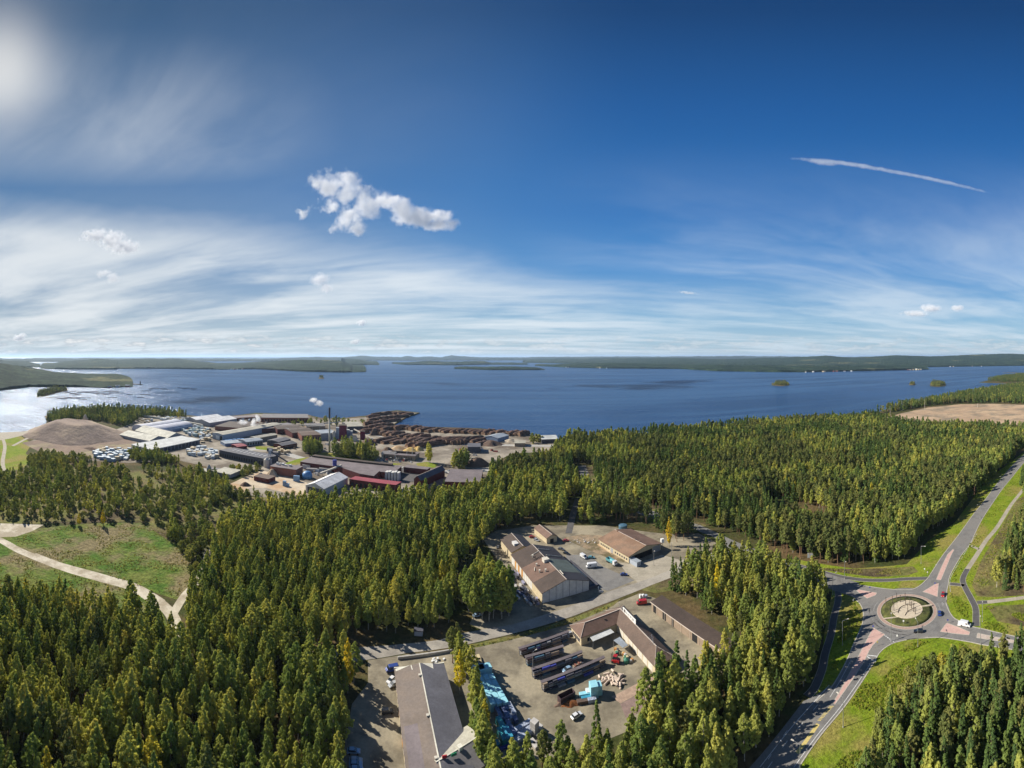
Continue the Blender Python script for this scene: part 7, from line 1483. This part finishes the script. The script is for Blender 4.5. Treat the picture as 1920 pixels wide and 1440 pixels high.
for i, (a, b_, z0, z1, lb) in enumerate((((560, 806), (604, 812), 9, 12, 'elevated pale conveyor between the mill halls and boiler house'), ((590, 800), (636, 806), 4, 14, 'sloping conveyor rising to the maroon tower'), ((664, 816), (700, 826), 10, 2, 'sloping conveyor from the boiler plant to the log yard'), ((536, 812), (562, 818), 8, 8, 'level conveyor bridge between two mill roofs'), ((640, 884), (600, 893), 7, 3, 'sloping conveyor behind the white tent hall'))):
    A_, B2 = W(*a), W(*b_); e = empty('conveyor', A_, lb, 'conveyor'); mb = MB(); mb.tube((A_.x, A_.y, z0), (B2.x, B2.y, z1), 1.1, n=4); mb.build('gallery', [M['roof_bluegrey' if i % 2 else 'wall_pale']], e)
    for t_ in (.25, .6, .9): q = A_.lerp(B2, t_); mb = MB(); mb.tube((q.x, q.y, 0), (q.x, q.y, z0 + (z1 - z0) * t_), .25, n=4); mb.build('trestle', [M['steel']], e)
for i in range(36):
    x = random.choice((random.uniform(1690, 1735), random.uniform(1744, 1860), random.uniform(1500, 1600), random.uniform(1060, 1200), random.uniform(430, 470), random.uniform(150, 240)))
    sh = interp([(150, 726), (193, 727.5), (249, 725)] if x < 250 else [(417, 693), (477, 692)] if x < 500 else [(1003, 686), (1063, 689), (1140, 690.8), (1273, 691.8), (1347, 696), (1467, 698), (1513, 698), (1647, 695.2), (1741, 693)] if x < 1741 else [(1742, 688.2), (1847, 686.8), (1925, 685.8)], x)
    p = W(x, sh, -1.5); p = p * (1 - 14 / p.length); e = empty('house', (p.x, p.y, -1.6), 'tiny pale house at the water edge on the far shore', 'house', 'distant houses along the far shores', random.uniform(0, 3)); s_ = random.uniform(.8, 1.6)
    mb = MBL(); mb.box(-7 * s_, 7 * s_, -4 * s_, 4 * s_, 0, 5 * s_); mb.build('wall', [M[random.choice(['white', 'wall_cream', 'wall_red'])]], e); mb = MBL(); mb.prism([(-4.5 * s_, 5 * s_), (0, 8 * s_), (4.5 * s_, 5 * s_)], -7.4 * s_, 7.4 * s_, 0, lambda a, b, c: (b, a, c)); mb.build('roof', [M[random.choice(['roof_grey', 'roof_brown', 'roof_pale'])]], e)
# ================================================================ CLOUDS, CONTRAIL, STEAM
def volcloud(name, label, blobs, dist, dens, seed_, cat='cloud', depth=.35, ns=3.0, warp=.35, thr=0.0, tilt=0.0, soft=.9, amp=1.9, rot=0.0, col=(1, 1, 1), group=None, z_abs=None):
    """billow of vapour: soft blobs (pixel x, y, half width, half height, lean) broken up by noise; `dist` metres away"""
    x0 = min(b[0] - b[2] for b in blobs) - 14; x1 = max(b[0] + b[2] for b in blobs) + 14; y0 = min(b[1] - b[3] for b in blobs) - 12; y1 = max(b[1] + b[3] for b in blobs) + 12
    cx_, cy_ = (x0 + x1) / 2, (y0 + y1) / 2; a = (cx_ - CX) / F; z = HC - dist * (cy_ - CY) / F
    hw, hh = (x1 - x0) / 2 * dist / F, (y1 - y0) / 2 * dist / F; dp = max(hw, hh) * depth
    me = bpy.data.meshes.new(name); bm = bmesh.new(); bmesh.ops.create_cube(bm, size=2.0); bm.to_mesh(me); bm.free()
    o = bpy.data.objects.new(name, me); COL.objects.link(o); o.location = (dist * math.sin(a), dist * math.cos(a), z); o.rotation_euler = (0, tilt, -a); o.scale = (hw, dp, hh)
    m, t, out = new_mat(name + '_vapour'); ob = t.node('ShaderNodeTexCoord').outputs['Object']
    sc_ = t.vmath('MULTIPLY', ob, (hw / hh, dp / hh, 1.0)); off = t.vmath('ADD', sc_, (seed_ * 3.1, seed_ * 1.7, 0))
    wn = t.vmath('SUBTRACT', t.noise(off, ns * .5, 4, .6, 0, 1), (.5, .5, .5)); wv_ = t.vmath('ADD', ob, t.vmath('MULTIPLY', wn, (warp * hh / hw, warp * .6, warp)))
    best = None
    for (bx, by, rx, ry, ln) in blobs:
        u, v = (bx - cx_) / ((x1 - x0) / 2), -(by - cy_) / ((y1 - y0) / 2); ru, rv = rx / ((x1 - x0) / 2), ry / ((y1 - y0) / 2)
        mpn = t.node('ShaderNodeMapping', vector_type='TEXTURE', ins={0: wv_}); mpn.inputs['Location'].default_value = (u, 0, v); mpn.inputs['Rotation'].default_value = (0, ln, 0); mpn.inputs['Scale'].default_value = (ru, .85, rv)
        f = t.math('SUBTRACT', 1.0, t.vmath('LENGTH', mpn.outputs[0])); best = f if best is None else t.math('MAXIMUM', best, f)
    n1 = t.math('SUBTRACT', t.noise(off, ns, 6, .62), .5); d = t.smooth(t.math('ADD', best, t.math('MULTIPLY', n1, amp)), thr, thr + soft)
    d = t.math('MULTIPLY', t.math('MULTIPLY', d, dens / dp), t.smooth(best, -.05, .15))
    vs = t.node('ShaderNodeVolumePrincipled', ins={'Color': (*col, 1), 'Density': d, 'Anisotropy': 0.0}); t.l.new(vs.outputs[0], out.inputs['Volume']); me.materials.append(m)
    return tag(o, label, cat, group)
for kd_, x, y, k_, hh, lb in (('birch_tree', 1254.5, 1025, 0, 1.25, 'bright yellow slender birch right of the hall'), ('birch_tree', 1345, 1132, 1, 1.25, 'orange-yellow birch in the wood behind the store shed'), ('birch_tree', 1217, 1290, 2, .01, ''), ('birch_tree', 193, 985, 0, .75, 'yellow birch at the far edge of the meadow'), ('birch_tree', 148, 985, 2, .6, 'smaller yellow birch at the far edge of the meadow'), ('birch_tree', 652, 1300, 1, 1.2, 'tall yellowing birch at the left end of the street'), ('birch_tree', 862, 1300, 1, .95, 'yellow birch in the row right of the long roof')):
    if not lb: continue
    cm_, tm, H_, Rm = NEAR[kd_][k_]; e = empty(kd_, W(x, y), lb, 'birch tree', None, .7); e.scale = (.8, .8, hh)
    me = cm_.copy(); me.materials.clear(); me.materials.append(M['yellow_leaf'])
    for nm, q in (('crown', me), ('trunk', tm)): o = bpy.data.objects.new(nm, q); COL.objects.link(o); o.parent = e
CLOUDS = True
if CLOUDS:
    volcloud('cloud', 'large white torn cloud left of the smooth oval one', [(614, 346, 38, 26, .35), (652, 352, 38, 27, -.3), (654, 402, 18, 42, .3), (692, 374, 54, 20, -.45), (624, 386, 20, 15, .8), (680, 398, 36, 20, 0), (672, 430, 28, 11, 0), (572, 394, 20, 7, 0)], 2600, 3.2, 2, ns=3.4, warp=1.1, thr=.10, soft=.9, amp=2.6)
    volcloud('cloud', 'smooth white oval cloud right of the large torn one', [(756, 394, 30, 24, -.2), (785, 408, 56, 21, -.25), (822, 421, 50, 11, -.12), (815, 405, 48, 10, -.25), (735, 378, 40, 8, -.3)], 2700, 3.6, 5, ns=3.0, warp=.6, thr=.06, soft=.8, amp=2.0)
    volcloud('cloud', 'small torn white cloud on the left of the sky', [(180, 440, 34, 14, -.3), (212, 452, 34, 26, -.4), (236, 464, 32, 16, -.4)], 2400, 3.5, 9, ns=4.2, warp=.9, thr=.08, soft=.9, amp=2.6)
    volcloud('cloud', 'tiny wisp of cloud below the small torn one', [(196, 512, 18, 9, -.4), (212, 522, 16, 12, -.6)], 2400, 1.2, 11, ns=3, warp=.5)
    volcloud('cloud', 'tiny white puff above the lake left of the middle', [(600, 524, 22, 14, -.5), (612, 540, 16, 11, -.6)], 2600, 1.6, 13, ns=3, warp=.4)
    volcloud('cloud', 'small round puff above the far hills', [(677, 606, 12, 8, 0)], 3200, 2.0, 15, ns=2.5, warp=.35); volcloud('cloud', 'small round puff lower above the far hills', [(666, 641, 12, 6, 0)], 3600, 2.0, 16, ns=2.5, warp=.35)
    volcloud('cloud', 'small dark edged cloud low on the left', [(38, 632, 15, 8, -.4)], 3200, 4, 17, ns=3, warp=.35)
    volcloud('cloud', 'flat grey cloud streak low on the right', [(1715, 588, 30, 7, .15), (1745, 578, 24, 9, .1), (1795, 577, 14, 6, 0)], 3800, 2.6, 19, ns=3, warp=.5)
    volcloud('steam_plume', 'white puff of steam above the factory chimney', [(588, 750, 9, 6, 0), (598, 756, 10, 6, -.2)], 740, 3.0, 23, 'steam', ns=2.5, warp=.4)
    volcloud('steam_plume', 'white plume of steam rising behind the long sorting hall', [(476, 790, 5, 9, .2), (484, 786, 5, 8, -.2), (478, 798, 12, 4, 0), (456, 792, 12, 4, -.2)], 760, 2.6, 25, 'steam', ns=3, warp=.5)
    volcloud('contrail', 'thin white contrail sloping down across the right of the sky', [(1580, 319, 120, 4.5, 0), (1700, 321, 180, 3.2, 0), (1770, 322, 110, 2.4, 0), (1540, 321, 34, 7, 0)], 6000, .5, 27, 'contrail', depth=.04, ns=1.6, warp=.16, tilt=R(9.6), amp=1.0, soft=.6)
    volcloud('contrail', 'short faint contrail lower in the right of the sky', [(1290, 549, 24, 3.5, .25)], 6000, .8, 29, 'contrail', depth=.15, ns=4, warp=.2)
# ================================================================ AIR
HAZE = True
if HAZE:
    mb = MB(); mb.box(-92000, 92000, -92000, 92000, -9, 290); m, t, out = new_mat('haze'); pv = t.node('ShaderNodeVolumePrincipled', ins={'Color': (0.58, 0.78, 1.0, 1), 'Density': HAZE_D, 'Anisotropy': 0.2}); t.l.new(pv.outputs[0], out.inputs['Volume']); tag(mb.build('haze', m), kind='stuff')
grow()
# ---- tufts of grass and weeds over the verges and the meadow
def tufts(name, polys, mat, n_, hs, label, sd_):
    g = np.random.default_rng(sd_); src = bpy.data.collections.new(name + '_shapes')
    for i in range(4):
        V_ = crown_arrays('round', sd_ * 10 + i, 1.0, .75, 0.0, 7, 9, .22, .45); src.objects.link(bpy.data.objects.new('tuft_shape_%d' % i, crown_obj_mesh('tuft_shape', V_, mat)))
    P = []
    for poly, k in polys:
        Pw = [tuple(W(x, y)[:2]) for x, y in poly]; xs = [q[0] for q in Pw]; ys = [q[1] for q in Pw]; c = 0; tr_ = 0
        while c < k and tr_ < k * 12:
            tr_ += 1; x, y = g.uniform(min(xs), max(xs)), g.uniform(min(ys), max(ys))
            if inpoly(x, y, Pw) and mnoise.noise((x * .07, y * .07, sd_)) > -.05 and not any(inpoly(x, y, K) for K in KEEP_W + NOGRASS) and not any(((A[:, 0] - x) ** 2 + (A[:, 1] - y) ** 2).min() < min(wd, 9.5) ** 2 for A, wd in KL): P.append((x, y)); c += 1
    me = bpy.data.meshes.new(name); me.from_pydata([(x, y, 0.0) for x, y in P], [], []); o = bpy.data.objects.new(name, me); COL.objects.link(o)
    for an, ty, vals in (('idx', 'INT', [int(g.integers(4)) for _ in P]), ('rot', 'FLOAT_VECTOR', np.array([(0, 0, g.uniform(0, 6)) for _ in P]).ravel()), ('scl', 'FLOAT_VECTOR', np.array([(lambda s: (s, s, s * g.uniform(.4, .8)))(g.uniform(*hs)) for _ in P]).ravel())):
        at = me.attributes.new(an, ty, 'POINT'); at.data.foreach_set('value' if ty == 'INT' else 'vector', vals)
    gt = [q for q in bpy.data.node_groups if q.name.startswith('birch_forest')][0].copy()
    for nd in gt.nodes:
        if nd.bl_idname == 'GeometryNodeCollectionInfo': nd.inputs['Collection'].default_value = src
    md = o.modifiers.new('tufts', 'NODES'); md.node_group = gt; return tag(o, label, 'grass', kind='stuff')
NOGRASS = [[(RC.x + 22.5 * math.cos(a * .2618), RC.y + 22.5 * math.sin(a * .2618)) for a in range(24)]] + [[tuple(W(x, y)[:2]) for x, y in Q] for Q in (KE_R + KE_L[::-1], KNE_L[3:] + KNE_R[::-1])]
M['tuft_green'] = leaf_mat('tuft_green', [(0, (0.11, 0.16, 0.02)), (.6, (0.18, 0.21, 0.03)), (1, (0.25, 0.21, 0.06))], .45); M['tuft_dry'] = leaf_mat('tuft_dry', [(0, (0.13, 0.15, 0.04)), (.6, (0.22, 0.20, 0.075)), (1, (0.32, 0.25, 0.12))], .5)
tufts('grass', [([(1640, 1245), (1720, 1202), (1800, 1206), (1850, 1236), (1700, 1300), (1640, 1400), (1600, 1480), (1500, 1480), (1580, 1340)], 2600), ([(1740, 1015), (1790, 980), (1850, 900), (1900, 860), (1930, 860), (1930, 1000), (1850, 1100), (1790, 1090), (1720, 1080)], 1500), ([(1780, 1110), (1822, 1140), (1822, 1168), (1785, 1140)], 160), ([(1840, 1140), (1940, 1130), (1940, 1200), (1845, 1178)], 420), ([(1550, 1130), (1600, 1125), (1615, 1160), (1590, 1220), (1530, 1300), (1545, 1200)], 420)], M['tuft_green'], 0, (.35, .9), 'rough green grass on the verges round the junction', 71)
tufts('weeds', [([(20, 1010), (130, 986), (262, 982), (330, 1002), (380, 1075), (330, 1120), (230, 1088), (90, 1046)], 1700), ([(0, 1030), (60, 1052), (240, 1106), (330, 1200), (200, 1200), (0, 1160)], 1300), ([(1830, 1090), (1870, 1000), (1905, 940), (1930, 930), (1930, 1110), (1850, 1118)], 900), ([(1500, 1063), (1640, 1068), (1712, 1064), (1700, 1078), (1600, 1076)], 420), ([(860, 1216), (1000, 1184), (1140, 1136), (1140, 1142), (1000, 1190)], 260)], M['tuft_dry'], 0, (.3, .85), 'weeds and dry tufts on the meadow and rough banks', 72)
